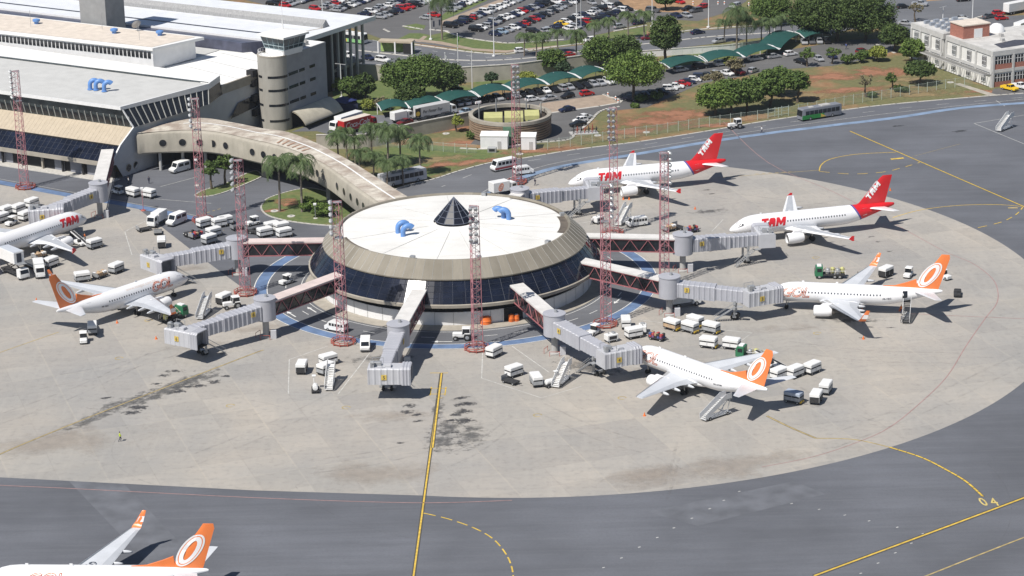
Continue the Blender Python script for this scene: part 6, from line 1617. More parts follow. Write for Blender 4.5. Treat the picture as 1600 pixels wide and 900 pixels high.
def highlift(key):
    t = new(key, "catering_truck", "catering truck")
    q = MB(); q.bbox(-.4, 0, 3.2, 6.2, 2.4, 2.4, .08); b_ = q.build("raised_box", M_VW, t)
    q = MB(); q.box(2.72, 0, 3.4, .06, 1.1, 1.9); q.build("door", M_MULL, b_)
    q = MB(); q.box(-.4, 0, 5.58, 6.1, 2.3, .06); q.build("roof", pm("pale_blue_grey_sheet", (.5, .53, .58), .5, .06), b_)
    q = MB()
    for s in (1, -1):
        for a, c_ in (((-2.6, 1.0), (2.0, 3.2)), ((2.0, 1.0), (-2.6, 3.2))): q.tube((a[0], s * .85, a[1]), (c_[0], s * .85, c_[1]), .14, n=4)
    q.build("scissor_lift", M_CHAS, t)
    q = MB(); q.box(-.3, 0, .65, 7.2, 1.6, .35); q.build("chassis", M_CHAS, t)
    q = MB(); slab_body(q, [(4.6, .5), (4.62, 1.3), (4.3, 2.2), (3.1, 2.25), (3.1, .5)], 2.2); cb = q.build("cab", M_VW, t, smooth=30, fixn=True)
    q = MB(); q.add([(4.66, -.95, 1.35), (4.66, .95, 1.35), (4.36, .9, 2.1), (4.36, -.9, 2.1)], [(0, 1, 2, 3)]); q.build("windscreen", M_VGLASS, cb)
    q = MB(); q.box(3.4, 0, 3.15, 1.4, 2.0, .1); q.build("front_platform", M_STEEL, t)
    wheels(t, (3.8, -2.6), .95, .45, .28); freeze(t)
highlift("catering")

def loader(key):
    t = new(key, "cargo_loader", "cargo loader")
    q = MB(); q.box(0, 0, 1.0, 5.4, 2.4, .25); q.build("deck", M_STEEL, t)
    q = MB()
    for i in range(9): q.box(-2.4 + i * .6, 0, 1.25, .18, 2.2, .06)
    q.build("rollers", M_CHAS, t)
    q = MB()
    for s in (1, -1): q.tube((-2.4, s, .5), (2.2, s, 1.0), .1, n=4); q.tube((2.2, s, .5), (-2.4, s, 1.0), .1, n=4)
    q.box(0, 0, .35, 5.6, 1.8, .25); q.build("lift_frame", M_CHAS, t)
    q = MB(); q.bbox(2.3, 1.0, 1.2, 1.0, .9, 1.3, .08); cb = q.build("cab", M_VW, t)
    q = MB(); q.box(2.3, .53, 1.7, .8, .04, .6); q.box(2.82, 1.0, 1.7, .04, .7, .6); q.build("cab_window", M_VGLASS, cb)
    wheels(t, (1.8, -1.8), .85, .38, .26); freeze(t)
loader("loader")

def pushback(key):
    t = new(key, "pushback_tractor", "tug")
    q = MB(); slab_body(q, [(2.7, .35), (2.7, .95), (1.4, 1.15), (-2.3, 1.15), (-2.6, .95), (-2.6, .35)], 2.3); q.build("body", M_VW, t, fixn=True)
    q = MB(); slab_body(q, [(-.3, 1.12), (-.5, 1.75), (-1.7, 1.75), (-1.9, 1.12)], 1.5); c_ = q.build("cab", M_VW, t, fixn=True)
    q = MB(); q.box(-.36, 0, 1.2, .06, 1.2, .45); q.box(-1.1, .76, 1.2, .9, .03, .42); q.box(-1.1, -.76, 1.2, .9, .03, .42); q.build("cab_window", M_VGLASS, c_)
    wheels(t, (1.6, -1.5), 1.02, .5, .36)
    q = MB(); q.tube((2.7, 0, .5), (6.0, 0, .45), .09, n=6); q.build("tow_bar", M_YPT, t); freeze(t)
pushback("pushback")

def equip(key):
    t = new(key, "ground_power_unit", "power unit")
    q = MB(); q.bbox(0, 0, .5, 2.4, 1.5, 1.1, .1); q.build("housing", M_VW, t)
    q = MB(); q.box(0, -.76, .7, 1.6, .04, .6); q.box(0, .76, .7, 1.6, .04, .6); q.build("grille", M_CHAS, t)
    q = MB(); q.tube((-.6, 0, 1.6), (-.6, 0, 2.1), .08, n=6); q.bbox(.5, 0, 1.6, .6, .8, .3, .05); q.build("exhaust", M_STEEL, t)
    wheels(t, (.8, -.8), .62, .3, .2); freeze(t)
equip("gpu")
def deicer(key):
    t = new(key, "lavatory_cart", "service cart")
    q = MB(); q.box(0, 0, .4, 2.6, 1.4, .12); q.build("chassis", M_CHAS, t); wheels(t, (.9, -.9), .6, .28, .18)
    q = MB(); q.M = Matrix.Translation((-.2, 0, 1.0)) @ Matrix.Rotation(R(90), 4, 'Y'); q.lathe([(.01, -.85), (.45, -.8), (.5, -.6), (.5, .6), (.45, .8), (.01, .85)], 14); q.build("tank", M_VW, t, smooth=50)
    q = MB(); q.tube((.8, .2, .5), (1.3, .2, 2.6), .07, n=5); q.box(1.4, .2, 2.5, .8, .7, .08); q.build("raised_step", M_VW, t); freeze(t)
deicer("lavcart")

def bus(key, paint, low=None, L_=12.0):
    t = new(key, "bus", "bus"); h = L_ / 2
    q = MB(); slab_body(q, [(h, .4), (h + .03, 1.3), (h - .15, 2.95), (h - .4, 3.1), (-h + .2, 3.1), (-h, 2.9), (-h, .4)], 2.5); q.build("body", paint, t, smooth=30, fixn=True)
    q = MB(); q.add([(h + .05, -1.15, 1.25), (h + .05, 1.15, 1.25), (h - .12, 1.12, 2.7), (h - .12, -1.12, 2.7)], [(0, 1, 2, 3)]); q.build("windscreen", M_VGLASS, t)
    for s in (1, -1):
        for i in range(8):
            q = MB(); q.box(-h + .9 + i * (L_ - 1.6) / 8 + .4, s * 1.255, 1.45, (L_ - 1.6) / 8 * .9, .03, 1.05); q.build("side_window", M_VGLASS, t)
    if low:
        q = MB(); q.box(h * .44, 0, .42, L_ * .55, 2.54, 1.05); q.build("green_panel", low, t)
        q = MB(); q.side([(-h * .22, .5), (h * .06, .5), (h * .06, 1.4)], -1.28, 1.28); q.build("yellow_stripe", M_SIGN, t, fixn=True)
    q = MB(); q.bbox(-1.5, 0, 3.08, 2.8, 1.7, .25, .08); q.bbox(2.6, 0, 3.08, 1.2, 1.2, .16, .06); q.build("roof_unit", M_CG, t)
    wheels(t, (h - 2.5, -h + 2.8), 1.12, .5, .3); freeze(t)
bus("bus_green", pm("bus_grey", (.2, .21, .235), .4), pm("bus_green_paint", (.025, .22, .05), .4)); bus("bus_white", M_VW, pm("pale_green_panel", (.25, .5, .22), .5)); bus("bus_dark", pm("dull_white_paint", (.45, .46, .48), .5))

# cars -------------------------------------------------------------
PAINT = {n_: pm("car_paint_" + n_.replace(" ", "_"), c_, .28, .02, 1, metal=m_) for n_, c_, m_ in (("silver", (.46, .47, .49), .35), ("white", (.74, .74, .74), 0), ("black", (.012, .012, .014), 0), ("dark blue", (.015, .022, .06), .1), ("grey", (.14, .145, .155), .3), ("red", (.42, .015, .018), 0), ("maroon", (.14, .012, .018), 0), ("yellow", (.78, .5, .02), 0), ("pale blue", (.3, .4, .5), .2))}
def wheels_car(t, a, b_, w_):
    for x in (a, b_):
        for s in (1, -1): wheel(t, x, (w_ / 2 - .08) * s, .31, .2)
CARS = {
 "hatchback": (3.9, 1.66, [(1.95, .3), (1.97, .62), (1.75, .74), (1.0, .9), (-1.85, .92), (-1.95, .6), (-1.93, .3)], [(.95, .88), (.3, 1.4), (-1.45, 1.4), (-1.85, .9)], (.2, 1.46)),
 "sedan": (4.4, 1.72, [(2.2, .3), (2.22, .6), (2.0, .73), (1.1, .88), (-1.4, .9), (-2.1, .92), (-2.2, .6), (-2.18, .3)], [(1.05, .86), (.35, 1.36), (-.95, 1.36), (-1.6, .9)], (.2, 1.42)),
 "wagon": (4.4, 1.72, [(2.2, .3), (2.22, .6), (2.0, .74), (1.15, .9), (-2.1, .92), (-2.2, .6), (-2.18, .3)], [(1.1, .88), (.45, 1.42), (-1.8, 1.42), (-2.12, .9)], (.2, 1.48)),
 "off-roader": (4.5, 1.84, [(2.25, .42), (2.27, .85), (2.1, 1.0), (1.15, 1.12), (-2.15, 1.12), (-2.25, .8), (-2.22, .42)], [(1.05, 1.1), (.55, 1.68), (-1.95, 1.68), (-2.15, 1.12)], (.3, 1.76)),
 "pickup": (5.0, 1.8, [(2.5, .42), (2.52, .8), (2.35, .98), (1.35, 1.08), (-.5, 1.08), (-.55, .98), (-2.45, .98), (-2.5, .6), (-2.45, .42)], [(1.25, 1.06), (.75, 1.6), (-.35, 1.6), (-.5, 1.06)], (.3, 1.67)),
}
def car_proto(kind, colour):
    key = ("car", kind, colour)
    if key in PROTO: return key
    L_, W_, low, gl_, _ = CARS[kind]; t = thing("parked_car" if kind != "pickup" else "pickup_truck", "x", "car" if kind != "pickup" else "pickup"); PROTO[key] = t
    q = MB(); slab_body(q, low, W_)
    (x0, z0), (x1, z1), (x2, z2), (x3, z3) = gl_
    wt = W_ * .76
    q.loft([[(x1 + .04, -wt / 2, z1), (x1 + .04, wt / 2, z1), (x2 - .04, wt / 2, z1), (x2 - .04, -wt / 2, z1)], [(x1 - .06, -wt / 2 + .07, z1 + .07), (x1 - .06, wt / 2 - .07, z1 + .07), (x2 + .08, wt / 2 - .07, z1 + .07), (x2 + .08, -wt / 2 + .07, z1 + .07)]])
    xm = (x1 + x2) / 2 + .1
    for s in (1, -1):
        for xa, xb in ((xm, xm - .02), (x3 + .1, x2 + .1), (x0 - .05, x1)): q.tube((xa, s * W_ * .465, z0), (xb, s * (wt / 2 - .0), z1 + .02), .045, n=4)
    q.build("body", PAINT[colour], t, smooth=35, fixn=True)
    q = MB(); q.loft([[(x0, -W_ * .465, z0), (x0, W_ * .465, z0), (x3, W_ * .465, z3), (x3, -W_ * .465, z3)], [(x1, -wt / 2, z1 + .01), (x1, wt / 2, z1 + .01), (x2, wt / 2, z2 + .01), (x2, -wt / 2, z2 + .01)]]); q.build("windows", M_VGLASS, t)
    wheels_car(t, L_ * .31, -L_ * .3, W_)
    q = MB(); zl = low[1][1] - .08
    for s in (1, -1): q.box(L_ / 2 - .02, s * W_ * .33, zl - .06, .06, .32, .15)
    q.build("headlights", M_LAMP, t)
    q = MB()
    for s in (1, -1): q.box(-L_ / 2 + .02, s * W_ * .36, zl, .06, .26, .16)
    q.build("tail_lights", M_TAILL, t)
    freeze(t); return key
# ---------------------------------------------------------------- where the cars stand
crnd = random.Random(21)
CW = ["silver"] * 30 + ["white"] * 24 + ["black"] * 17 + ["dark blue"] * 9 + ["grey"] * 9 + ["red"] * 7 + ["maroon"] * 2 + ["pale blue"] * 2
KW = ["hatchback"] * 9 + ["sedan"] * 7 + ["wagon"] * 3 + ["off-roader"] * 3
def put_car(p, rz, colour, kind, label, group):
    p = Vector(p); place(car_proto(kind, colour), (p.x, p.y, .04), rz, label, group)
def car_row(desc, pts, n, group, face=None, cols=None, kinds=None, flip=.3, turn=0.0, skip=()):
    P = smoothline(GL(*pts), 8); acc = [0.0]
    for a, b_ in zip(P, P[1:]): acc.append(acc[-1] + (b_ - a).length)
    for i in range(n):
        if i in skip: continue
        s = acc[-1] * (i + crnd.uniform(-.06, .06)) / max(1, n - 1); s = min(max(s, 0), acc[-1] - 1e-4)
        j = max(k for k in range(len(acc) - 1) if acc[k] <= s); t = (s - acc[j]) / (acc[j + 1] - acc[j]); p = P[j].lerp(P[j + 1], t); d = P[j + 1] - P[j]
        rz = math.atan2(d.y, d.x) - PI / 2 + turn + crnd.uniform(-.03, .03)
        if crnd.random() < flip: rz += PI
        col = (cols[i] if cols and i < len(cols) and cols[i] else crnd.choice(CW)); kd = (kinds[i] if kinds and i < len(kinds) and kinds[i] else crnd.choice(KW))
        off = crnd.uniform(-.25, .25); nx = Vector((math.cos(rz), math.sin(rz), 0))
        put_car(p + nx * off, rz, col, kd, "%s %s, %s from left in %s" % (col, kd, ORD[i], desc), group)
GP = "cars in the big car park"
W, S_, K, B, RD, GY = "white", "silver", "black", "dark blue", "red", "grey"
car_row("the farthest left car park row", [(424, 8), (448, -4)], 5, GP)
car_row("the car row just behind the hall roof", [(445, 11), (494, -3)], 8, GP, cols=[RD, S_, S_, S_, B, K])
car_row("the rear half of the second double car row", [(492, 16), (510, 12), (550, -5)], 8, GP, cols=[RD, S_, S_, RD, W, W])
car_row("the front half of the second double car row", [(525, 18), (590, -4)], 10, GP, cols=[S_, S_, K, W, S_, B, W])
car_row("the rear half of the third double car row", [(569, 24), (610, 9), (650, -5)], 10, GP, cols=[B, W, S_, S_, W, S_, B, S_])
car_row("the front half of the third double car row", [(594, 29), (640, 13), (690, -5)], 12, GP, cols=["silver", S_, K, B, RD, RD, K, S_, W, B])
car_row("the pair by the signs below the palm", [(664, 30), (678, 26)], 2, GP, cols=[S_, RD], kinds=["hatchback", "sedan"])
car_row("the car row behind the long footpath", [(704, 18), (752, -3)], 7, GP, cols=[S_, S_, B, W, W, S_])
car_row("the single car row along the footpath", [(704, 43), (750, 25), (810, 1)], 15, GP, cols=[K, K, B, K, RD, S_, B, W, S_, W, W, W, W, S_, "pale blue"], kinds=["off-roader"])
car_row("the rear half of the long middle double row", [(744, 49), (790, 30), (885, -4)], 20, GP, cols=[K, W, S_, B, S_, K, W, W, B, W, RD, B, S_, B])
car_row("the front half of the long middle double row", [(775, 56), (820, 39), (912, -3)], 19, GP, cols=[B, "pale blue", S_, W, B, RD, K, RD, B, K, S_, K, S_])
car_row("the rear half of the right double row", [(869, 44), (900, 31), (948, 13)], 10, GP, cols=[B, "yellow", W, K, W, B, W, S_, K])
car_row("the front half of the right double row", [(855, 50), (893, 46), (930, 33), (978, 16)], 13, GP, cols=[S_, B, W, S_, B, RD, K, K, B, K, B, W], skip=())
car_row("the short row by the red dirt mound", [(925, 7), (968, 11)], 3, GP, cols=[S_, W, K], turn=PI / 2 - .6, flip=0)
car_row("the row behind the lamp posts at the top", [(868, 6), (905, -5)], 5, GP)
for (u, v), (u2, v2), col, kd, lb in (((1020, 19), (1033, 20), GY, "off-roader", "grey van-like off-roader leaving the big car park alone"), ((1061, 5), (1074, 8), RD, "sedan", "red sedan beside the small round tree at the top"), ((1075, 16), (1062, 18), K, "sedan", "black sedan between two red cars near the dirt verge"), ((1098, 13), (1086, 15), RD, "hatchback", "red hatchback right of the black sedan near the dirt verge"),
    ((1057, 27), (1070, 31), B, "sedan", "dark blue sedan beside the tall dark tree's crown"), ((1073, 27), (1084, 30), S_, "hatchback", "silver hatchback behind the tall dark tree, next to a blue sedan"), ((1087, 19), (1075, 21), GY, "wagon", "grey wagon on the pale kerb below two red cars"), ((1149, 13), (1137, 17), S_, "off-roader", "silver off-roader driving alone on the asphalt at the top"),
    ((968, 44), (980, 42), S_, "hatchback", "silver hatchback on the grass edge between palms"), ((998, 38), (1010, 36), B, "wagon", "dark blue wagon under the palms by the lamp post"), ((833, 51), (846, 52), K, "wagon", "black wagon alone at the lower edge of the car park"), ((856, 50.5), (868, 49), S_, "wagon", "silver wagon right of the lone black wagon, car park edge"),
    ((814, 82), (827, 81), W, "hatchback", "white hatchback driving on the upper road past the lawn"), ((888, 89), (875, 91), RD, "sedan", "red sedan on the lower road behind a low tree"), ((922, 65), (908, 67), W, "hatchback", "white hatchback on the road between the palms"), ((1012, 62), (1000, 63), "maroon", "hatchback", "maroon hatchback on the road left of the tall dark tree"), ((1090, 53), (1104, 51), B, "sedan", "dark blue sedan driving on the road right of the tall dark tree"), ((1123, 67), (1110, 69), S_, "hatchback", "silver hatchback on the near lane behind the fence"),
    ((543, 90), (557, 93), W, "off-roader", "white off-roader at the terminal kerb, first of three"), ((575, 93), (588, 96), B, "sedan", "dark blue sedan between two white cars at the terminal kerb"), ((598, 97), (611, 99), W, "off-roader", "white off-roader at the terminal kerb beside the big tree"), ((520, 60), (532, 63), S_, "hatchback", "silver hatchback under the hall canopy"),
    ((832, 158), (846, 156), W, "hatchback", "white hatchback on the staff lane behind the slatted enclosure"), ((858, 157), (845, 159), S_, "sedan", "silver sedan on the staff lane, second of four in line"), ((887, 153), (874, 156), K, "hatchback", "black hatchback on the staff lane left of the red car"), ((917, 149), (932, 147), RD, "hatchback", "red hatchback on the staff lane beside the tan paving"),
    ((886, 174), (874, 176), B, "sedan", "dark blue sedan alone beside the tan paving edge"), ((903, 197), (890, 199), K, "sedan", "black sedan, nearest of three parked by the curved kerb"), ((907, 191), (895, 193), W, "hatchback", "white hatchback, middle of three parked by the curved kerb"), ((914, 186), (926, 183), W, "sedan", "white sedan, farthest of three parked by the curved kerb"),
    ((597, 200), (584, 203), S_, "sedan", "silver sedan right of the red lorry"), ((633, 194), (620, 197), "maroon", "sedan", "maroon sedan in front of the small white truck"), ((668, 190), (655, 192), K, "sedan", "black sedan in front of the lettered lorry's rear"), ((695, 185), (683, 188), K, "wagon", "black wagon in front of the lettered lorry's cab"), ((730, 177), (743, 174), "pale blue", "sedan", "pale blue sedan between the lettered lorry and round enclosure"),
    ((1251, 99), (1262, 102), K, "sedan", "black sedan near the thin tree in the right staff lot"), ((1279, 95), (1288, 99), S_, "hatchback", "silver hatchback between thin trees in the right staff lot"), ((1300, 91), (1309, 95), B, "hatchback", "dark blue hatchback behind the thin bush, right staff lot"), ((1347, 83), (1360, 81), "maroon", "hatchback", "maroon hatchback near the yellow-green bush"),
    ((1385, 16), (1398, 18), K, "sedan", "black sedan by the far road, left of another black car"), ((1411, 13), (1424, 12), K, "hatchback", "black hatchback by the far road beside a silver pickup"), ((1437, 9), (1450, 10), S_, "pickup", "silver pickup by the far road at the top"), ((1415, 39), (1428, 40), S_, "sedan", "silver sedan left of the office roof"), ((1420, 58), (1425, 64), B, "off-roader", "dark blue off-roader at the left end of the office"),
    ((1504, 31), (1516, 29), S_, "sedan", "silver sedan behind the office roof"), ((1546, 28), (1558, 26), GY, "sedan", "grey sedan behind the white domes on the office"), ((1560, 23), (1572, 22), RD, "hatchback", "red hatchback, upper of two beside the white lorries"), ((1565, 31), (1577, 30), RD, "hatchback", "red hatchback, lower of two beside the white lorries"), ((1505, 2), (1518, 1), K, "sedan", "black sedan on the far road at the top edge"),
    ((1577, 141), (1590, 144), "yellow", "pickup", "yellow pickup in front of the brick office"), ((1593, 138), (1606, 141), W, "pickup", "white pickup right of the yellow one by the office")):
    a, b_ = G(u, v), G(u2, v2); put_car(a, heading(a, b_), col, kd, lb, None)
GS = "cars under the green canopies"
car_row("the row under the long green canopies", [(690, 169), (750, 160), (820, 150), (880, 141), (951, 131)], 22, GS, cols=[K, GY, S_, W, W, K, K, S_, K, S_, K, K, K, W, K, S_, S_, K, K, S_, S_, W], flip=.2)
car_row("the shaded row by the bright tree", [(985, 157), (1035, 147)], 5, "cars beside the bright tree", cols=[B, K, B, K, K], turn=.5, flip=0)
car_row("the grass side row right of the tree", [(1046, 141), (1060, 136), (1087, 127), (1110, 120), (1152, 116)], 10, "cars along the grass", cols=[W, W, RD, B, W, B, K, S_, W, "maroon"], turn=.5, flip=0)
car_row("the line before the right green canopies", [(1063, 112), (1095, 107), (1126, 103)], 3, "cars before the right canopies", cols=[S_, K, S_], kinds=["wagon", "off-roader", "off-roader"], turn=PI / 2, flip=0)
car_row("the far line beside the right green canopies", [(1178, 95), (1207, 91), (1234, 87)], 3, "cars before the right canopies", cols=[S_, S_, W], kinds=["sedan", "sedan", "hatchback"], turn=PI / 2, flip=0)
car_row("the shade of the last green canopy", [(1256, 68), (1292, 67)], 4, "cars under the last canopy", cols=[S_, GY, S_, K])
put_car(G(1177, 113), .9, S_, "hatchback", "silver hatchback by the bare tree and grass edge", None)

# ---------------------------------------------------------------- apron vehicles
def at(key, u, v, u2, v2, label, group=None, dz=.04):
    a, b_ = G(u, v), G(u2, v2); p = place(key, (a.x, a.y, dz), heading(a, b_), label, group); return p
GC = "baggage carts on the apron"
for key, u, v, u2, v2, lb in (
    ("cart", 10, 336, 24, 331, "white cart at the left edge beside the far left bridge"), ("cart", 29, 333, 43, 328, "white cart in front of the far left bridge cab, middle row"), ("cart", 50, 324, 64, 319, "white cart farthest back beside the far left bridge cab"), ("cart", 3, 347, 15, 343, "white cart cut by the left edge behind a tug"), ("cart", 40, 344, 53, 339, "white cart touching the far left bridge cab from below"),
    ("cart", 208, 307, 188, 302, "first white cart behind the tug near the link bridge"), ("cart", 233, 309, 212, 305, "last white cart of the tug train near the link bridge"), ("cart_dark", 253, 386, 253, 375, "white topped cart alone left of the left bridge"),
    ("cart", 319, 355, 335, 351, "white cart beside the mast left of the planted island"), ("cart", 343, 355, 359, 352, "white cart, rear left of the cluster by the left mast"), ("cart", 352, 352, 367, 349, "white cart farthest back in the cluster by the left mast"), ("cart", 334, 370, 349, 366, "white cart in the middle of the cluster by the mast"), ("cart_grey", 327, 381, 343, 376, "grey sided cart nearest the left bridge roof"),
    ("cart", 425, 361, 440, 358, "white cart, leftmost of four by the planted island"), ("cart", 440, 362, 455, 359, "white cart, second of four by the planted island"), ("cart", 414, 370, 429, 367, "white cart, front left of four by the planted island"), ("cart", 444, 371, 459, 368, "white cart, front right of four by the planted island"),
    ("cart_grey", 148, 388, 163, 384, "grey sided cart under the wing of the far left jet"), ("cart", 80, 417, 96, 411, "white cart with yellow drawbar beside the raised catering box"), ("cart_grey", 129, 440, 144, 438, "left white cart of the train behind the left jet's wing"), ("cart_grey", 182, 426, 194, 421, "right cart of the train behind the left jet's wing"),
    ("cart_grey", 145, 521, 145, 508, "cart behind the tug under the left jet's tail"), ("cart_dark", 350, 474, 364, 468, "white cart with dark end beside the tractor and mast"),
    ("cart_dark", 472, 582, 477, 571, "white cart with open dark end in the painted box, leftmost"), ("cart", 513, 570, 528, 566, "white cart farthest back in the left painted box"), ("cart_grey", 509, 584, 524, 578, "white cart in the middle of the left painted box"),
    ("cart", 772, 557, 786, 550, "white cart beside the foot of the middle mast"), ("cart", 803, 588, 818, 583, "white cart in the right painted box, upper left"), ("cart_grey", 838, 602, 831, 592, "white cart with dark end in the right painted box"),
    ("cart", 978, 512, 976, 501, "white cart just right of the right mast's red rail"), ("cart", 990, 528, 1006, 525, "white cart behind the nose of the stairs jet"), ("cart_tan", 1050, 515, 1064, 519, "white roofed cart with tan load below the right drum"), ("cart_grey", 1078, 519, 1092, 523, "grey sided cart, second in the row below the right drum"), ("cart_grey", 1086, 510, 1100, 514, "grey sided cart half hidden behind the row"), ("cart_grey", 1111, 520, 1125, 523, "grey sided cart, last in the row below the right drum"),
    ("cart", 1107, 543, 1122, 545, "white cart behind the stairs jet's wing, left of a pair"), ("cart", 1143, 545, 1158, 547, "white cart behind the stairs jet's wing, right of a pair"),
    ("cart", 1217, 592, 1232, 586, "white cart nearest the orange tail of the stairs jet"), ("cart", 1242, 589, 1257, 583, "middle white cart of three right of the orange tail"), ("cart", 1269, 583, 1283, 577, "last white cart of three right of the orange tail"), ("cart_dim", 1240, 629, 1255, 632, "blue grey covered cart right of the stairs jet's tail"), ("cart_dark", 1275, 629, 1281, 619, "white cart with open front, right of the blue grey one"), ("cart_grey", 1290, 614, 1297, 604, "white cart behind the open fronted one, far right"),
    ("cart_dark", 1384, 432, 1395, 427, "white cart behind the far winglet of the right jet")):
    at(key, u, v, u2, v2, lb, GC)
GO = "flat dollies on the apron"
for key, u, v, u2, v2, lb in (("cart_open", 225, 361, 240, 358, "empty flat dolly left of the white truck cab"), ("cart_open", 247, 365, 247, 354, "empty flat dolly below the white truck cab"), ("cart_boxes", 157, 434, 171, 429, "dolly piled with boxes between two carts behind the left jet"), ("cart_bags", 307, 372, 322, 368, "dolly with dark bags beside the cluster by the mast"),
    ("cart_open", 372, 359, 387, 356, "empty flat dolly behind the left bridge drum"), ("cart_open", 395, 363, 410, 361, "empty flat dolly near the left walkway"), ("cart_open", 798, 599, 813, 603, "empty dark dolly in the right painted box"), ("cart_bags", 1027, 531, 1042, 534, "dolly with colourful bags behind the stairs jet's nose"), ("cart_boxes", 1046, 361, 1062, 357, "loaded dolly in front of the back red tailed jet"), ("cart_open", 1062, 358, 1077, 362, "empty dolly nearer the right mast and pushback tug"), ("cart_bags", 1080, 363, 1095, 360, "dolly with bags right of the mast, before the jet"), ("cart_boxes", 105, 384, 118, 378, "dolly with boxes under the far left jet"), ("cart_boxes", 62, 404, 76, 400, "dolly with tan boxes under the far left wing")):
    at(key, u, v, u2, v2, lb, GO)
GT = "tugs on the apron"
for key, u, v, u2, v2, lb in (("tug", 184, 303, 172, 300, "white tug leading the cart train near the link bridge"), ("tug", 18, 352, 8, 356, "white tug with dark seat at the left edge"), ("tug", 131, 535, 131, 548, "white tug below the left jet's tail"), ("tug_open", 298, 369, 286, 372, "open dark tug beside the bag dolly near the mast"), ("tug", 928, 523, 918, 528, "white roofed tug behind the right bridge"), ("tug", 1475, 436, 1490, 441, "white tug behind the right jet's orange fin"), ("tug", 1419, 433, 1413, 440, "white tug seen left of the right jet's orange fin"), ("tug_open", 1496, 462, 1496, 452, "dark open tug right of the right jet's tail cone"),
    ("tug", 395, 352, 381, 355, "white tug beside the planted island's rear"), ("tug_open", 400, 366, 414, 369, "dark open tug before the white carts by the island")): at(key, u, v, u2, v2, lb, GT)
at("tractor", 364, 482, 350, 484, "white tractor with big wheels behind the unused left bridge", "white tractors"); at("tractor", 724, 531, 708, 531, "white tractor left of the middle mast on the ring road", "white tractors"); at("tractor", 1149, 201, 1133, 203, "white tractor on the back road near the fence", "white tractors")
at("pushback", 1117, 388, 1136, 383, "low white pushback tractor under the right upper bridge"); at("tug", 447, 444, 432, 449, "low white tug on the ring road under the walkway"); 
GV = "white vans"
at("kombi", 526, 517, 510, 514, "white van on the ring road left of the near bridge", GV); at("kombi", 995, 353, 980, 355, "white van beside the small stairs under the back jet", GV); at("cargo_van", 276, 350, 261, 356, "white panel van beside the low truck and mast", GV); at("cargo_van", 281, 268, 266, 272, "white van in the shade under the link bridge", GV); at("kombi", 571, 545, 570, 556, "silver looking van parked by the left front mast's foot", GV)
at("minibus", 787, 265, 772, 268, "white minibus with maroon stripe on the back road", "minibuses"); at("kombi", 818, 272, 834, 270, "white van half behind the mast on the back road", GV)
at("truck_ring", 786, 303, 802, 300, "white truck with an orange ring emblem behind the round roof")
at("bus_dark", 629, 287, 644, 284, "dull grey bus half hidden under the palms by the link bridge", "buses"); at("bus_green", 1280, 184, 1255, 188, "grey bus with green and yellow front on the back road", "buses"); at("bus_white", 545, 66, 570, 69, "white and green bus under the hall canopy", "buses")
at("truck_white", 541, 200, 516, 208, "white lorry parked behind the red lorry", "lorries by the service yard"); at("truck_red", 559, 204, 585, 197, "red lorry with white script lettering on its side", "lorries by the service yard"); at("truck_sign", 680, 183, 706, 178, "silver lorry with black lettering and a yellow emblem", "lorries by the service yard"); at("truck_small", 628, 190, 642, 187, "small white box truck between the two big lorries", "lorries by the service yard")
at("truck_white", 1590, 20, 1610, 16, "white lorry parked beyond the office, farther one", "lorries by the office"); at("truck_white", 1597, 52, 1580, 58, "white lorry beside the office roof at the right edge", "lorries by the office")
at("fuel_truck", 272, 500, 288, 494, "green truck with hoses and tanks beside the left jet's wing", "green fuel trucks"); at("fuel_truck", 1296, 434, 1276, 434, "green truck with tanks behind the right jet's wing", "green fuel trucks"); at("fuel_truck", 1176, 562, 1160, 560, "green truck behind the stairs jet's far wing", "green fuel trucks"); at("truck_small", 1070, 478, 1084, 476, "small white truck in the shade under the right bridge")
at("stairs", 1115, 653, 1139, 645, "grey stairs truck at the rear of the stairs jet", "boarding stairs"); at("stairs_dark", 1416, 500, 1419, 478, "dark stepped stairs at the open rear door of the right jet", "boarding stairs"); at("stairs_white", 973, 349, 988, 339, "white stairs beside the van under the back jet", "boarding stairs"); at("stairs_white", 1568, 203, 1583, 197, "white stairs alone on the taxiway at the far right", "boarding stairs"); at("stairs_white", 876, 600, 890, 588, "small white stairs in the right painted box", "boarding stairs"); at("stairs_white", 516, 604, 522, 585, "white stairs in the left painted box", "boarding stairs"); at("stairs", 318, 494, 334, 478, "grey folding stairs behind the unused left bridge cab", "boarding stairs")
at("belt_loader", 125, 383, 107, 376, "white belt loader reaching the far left jet's hold", "belt loaders"); at("belt_loader", 1203, 573, 1190, 570, "white belt loader beyond the stairs jet's orange tail", "belt loaders")
at("catering", 22, 430, 45, 440, "catering truck with its white box raised, left edge"); at("loader", 52, 420, 70, 428, "low cargo loader deck behind the raised catering box")
at("truck_small", 62, 430, 66, 445, "white truck cab below the cargo loader"); at("truck_small", 246, 351, 236, 357, "low white truck left of the panel van")
GPU = "service units"
at("gpu", 955, 534, 970, 531, "white service unit on the concrete behind the right cab", GPU); at("gpu", 1004, 520, 1004, 510, "white unit with raised mast behind the stairs jet", GPU); at("lavcart", 493, 612, 493, 600, "white service cart with raised step, left painted box", GPU); at("lavcart", 860, 604, 874, 600, "white tank cart beside small stairs, right painted box", GPU); at("gpu", 935, 349, 945, 346, "white unit behind the round roof's right edge", GPU); at("gpu", 1440, 452, 1452, 452, "white unit hidden beyond the right jet's tail", GPU)
def unused():
    for k_, o in list(PROTO.items()):
        if hasattr(o, "get") and hasattr(o, "children") and not o.get("_used"):
            def rm(x):
                for c in CH(x): rm(c)
                bpy.data.objects.remove(x)
            rm(o); PROTO.pop(k_)
unused()
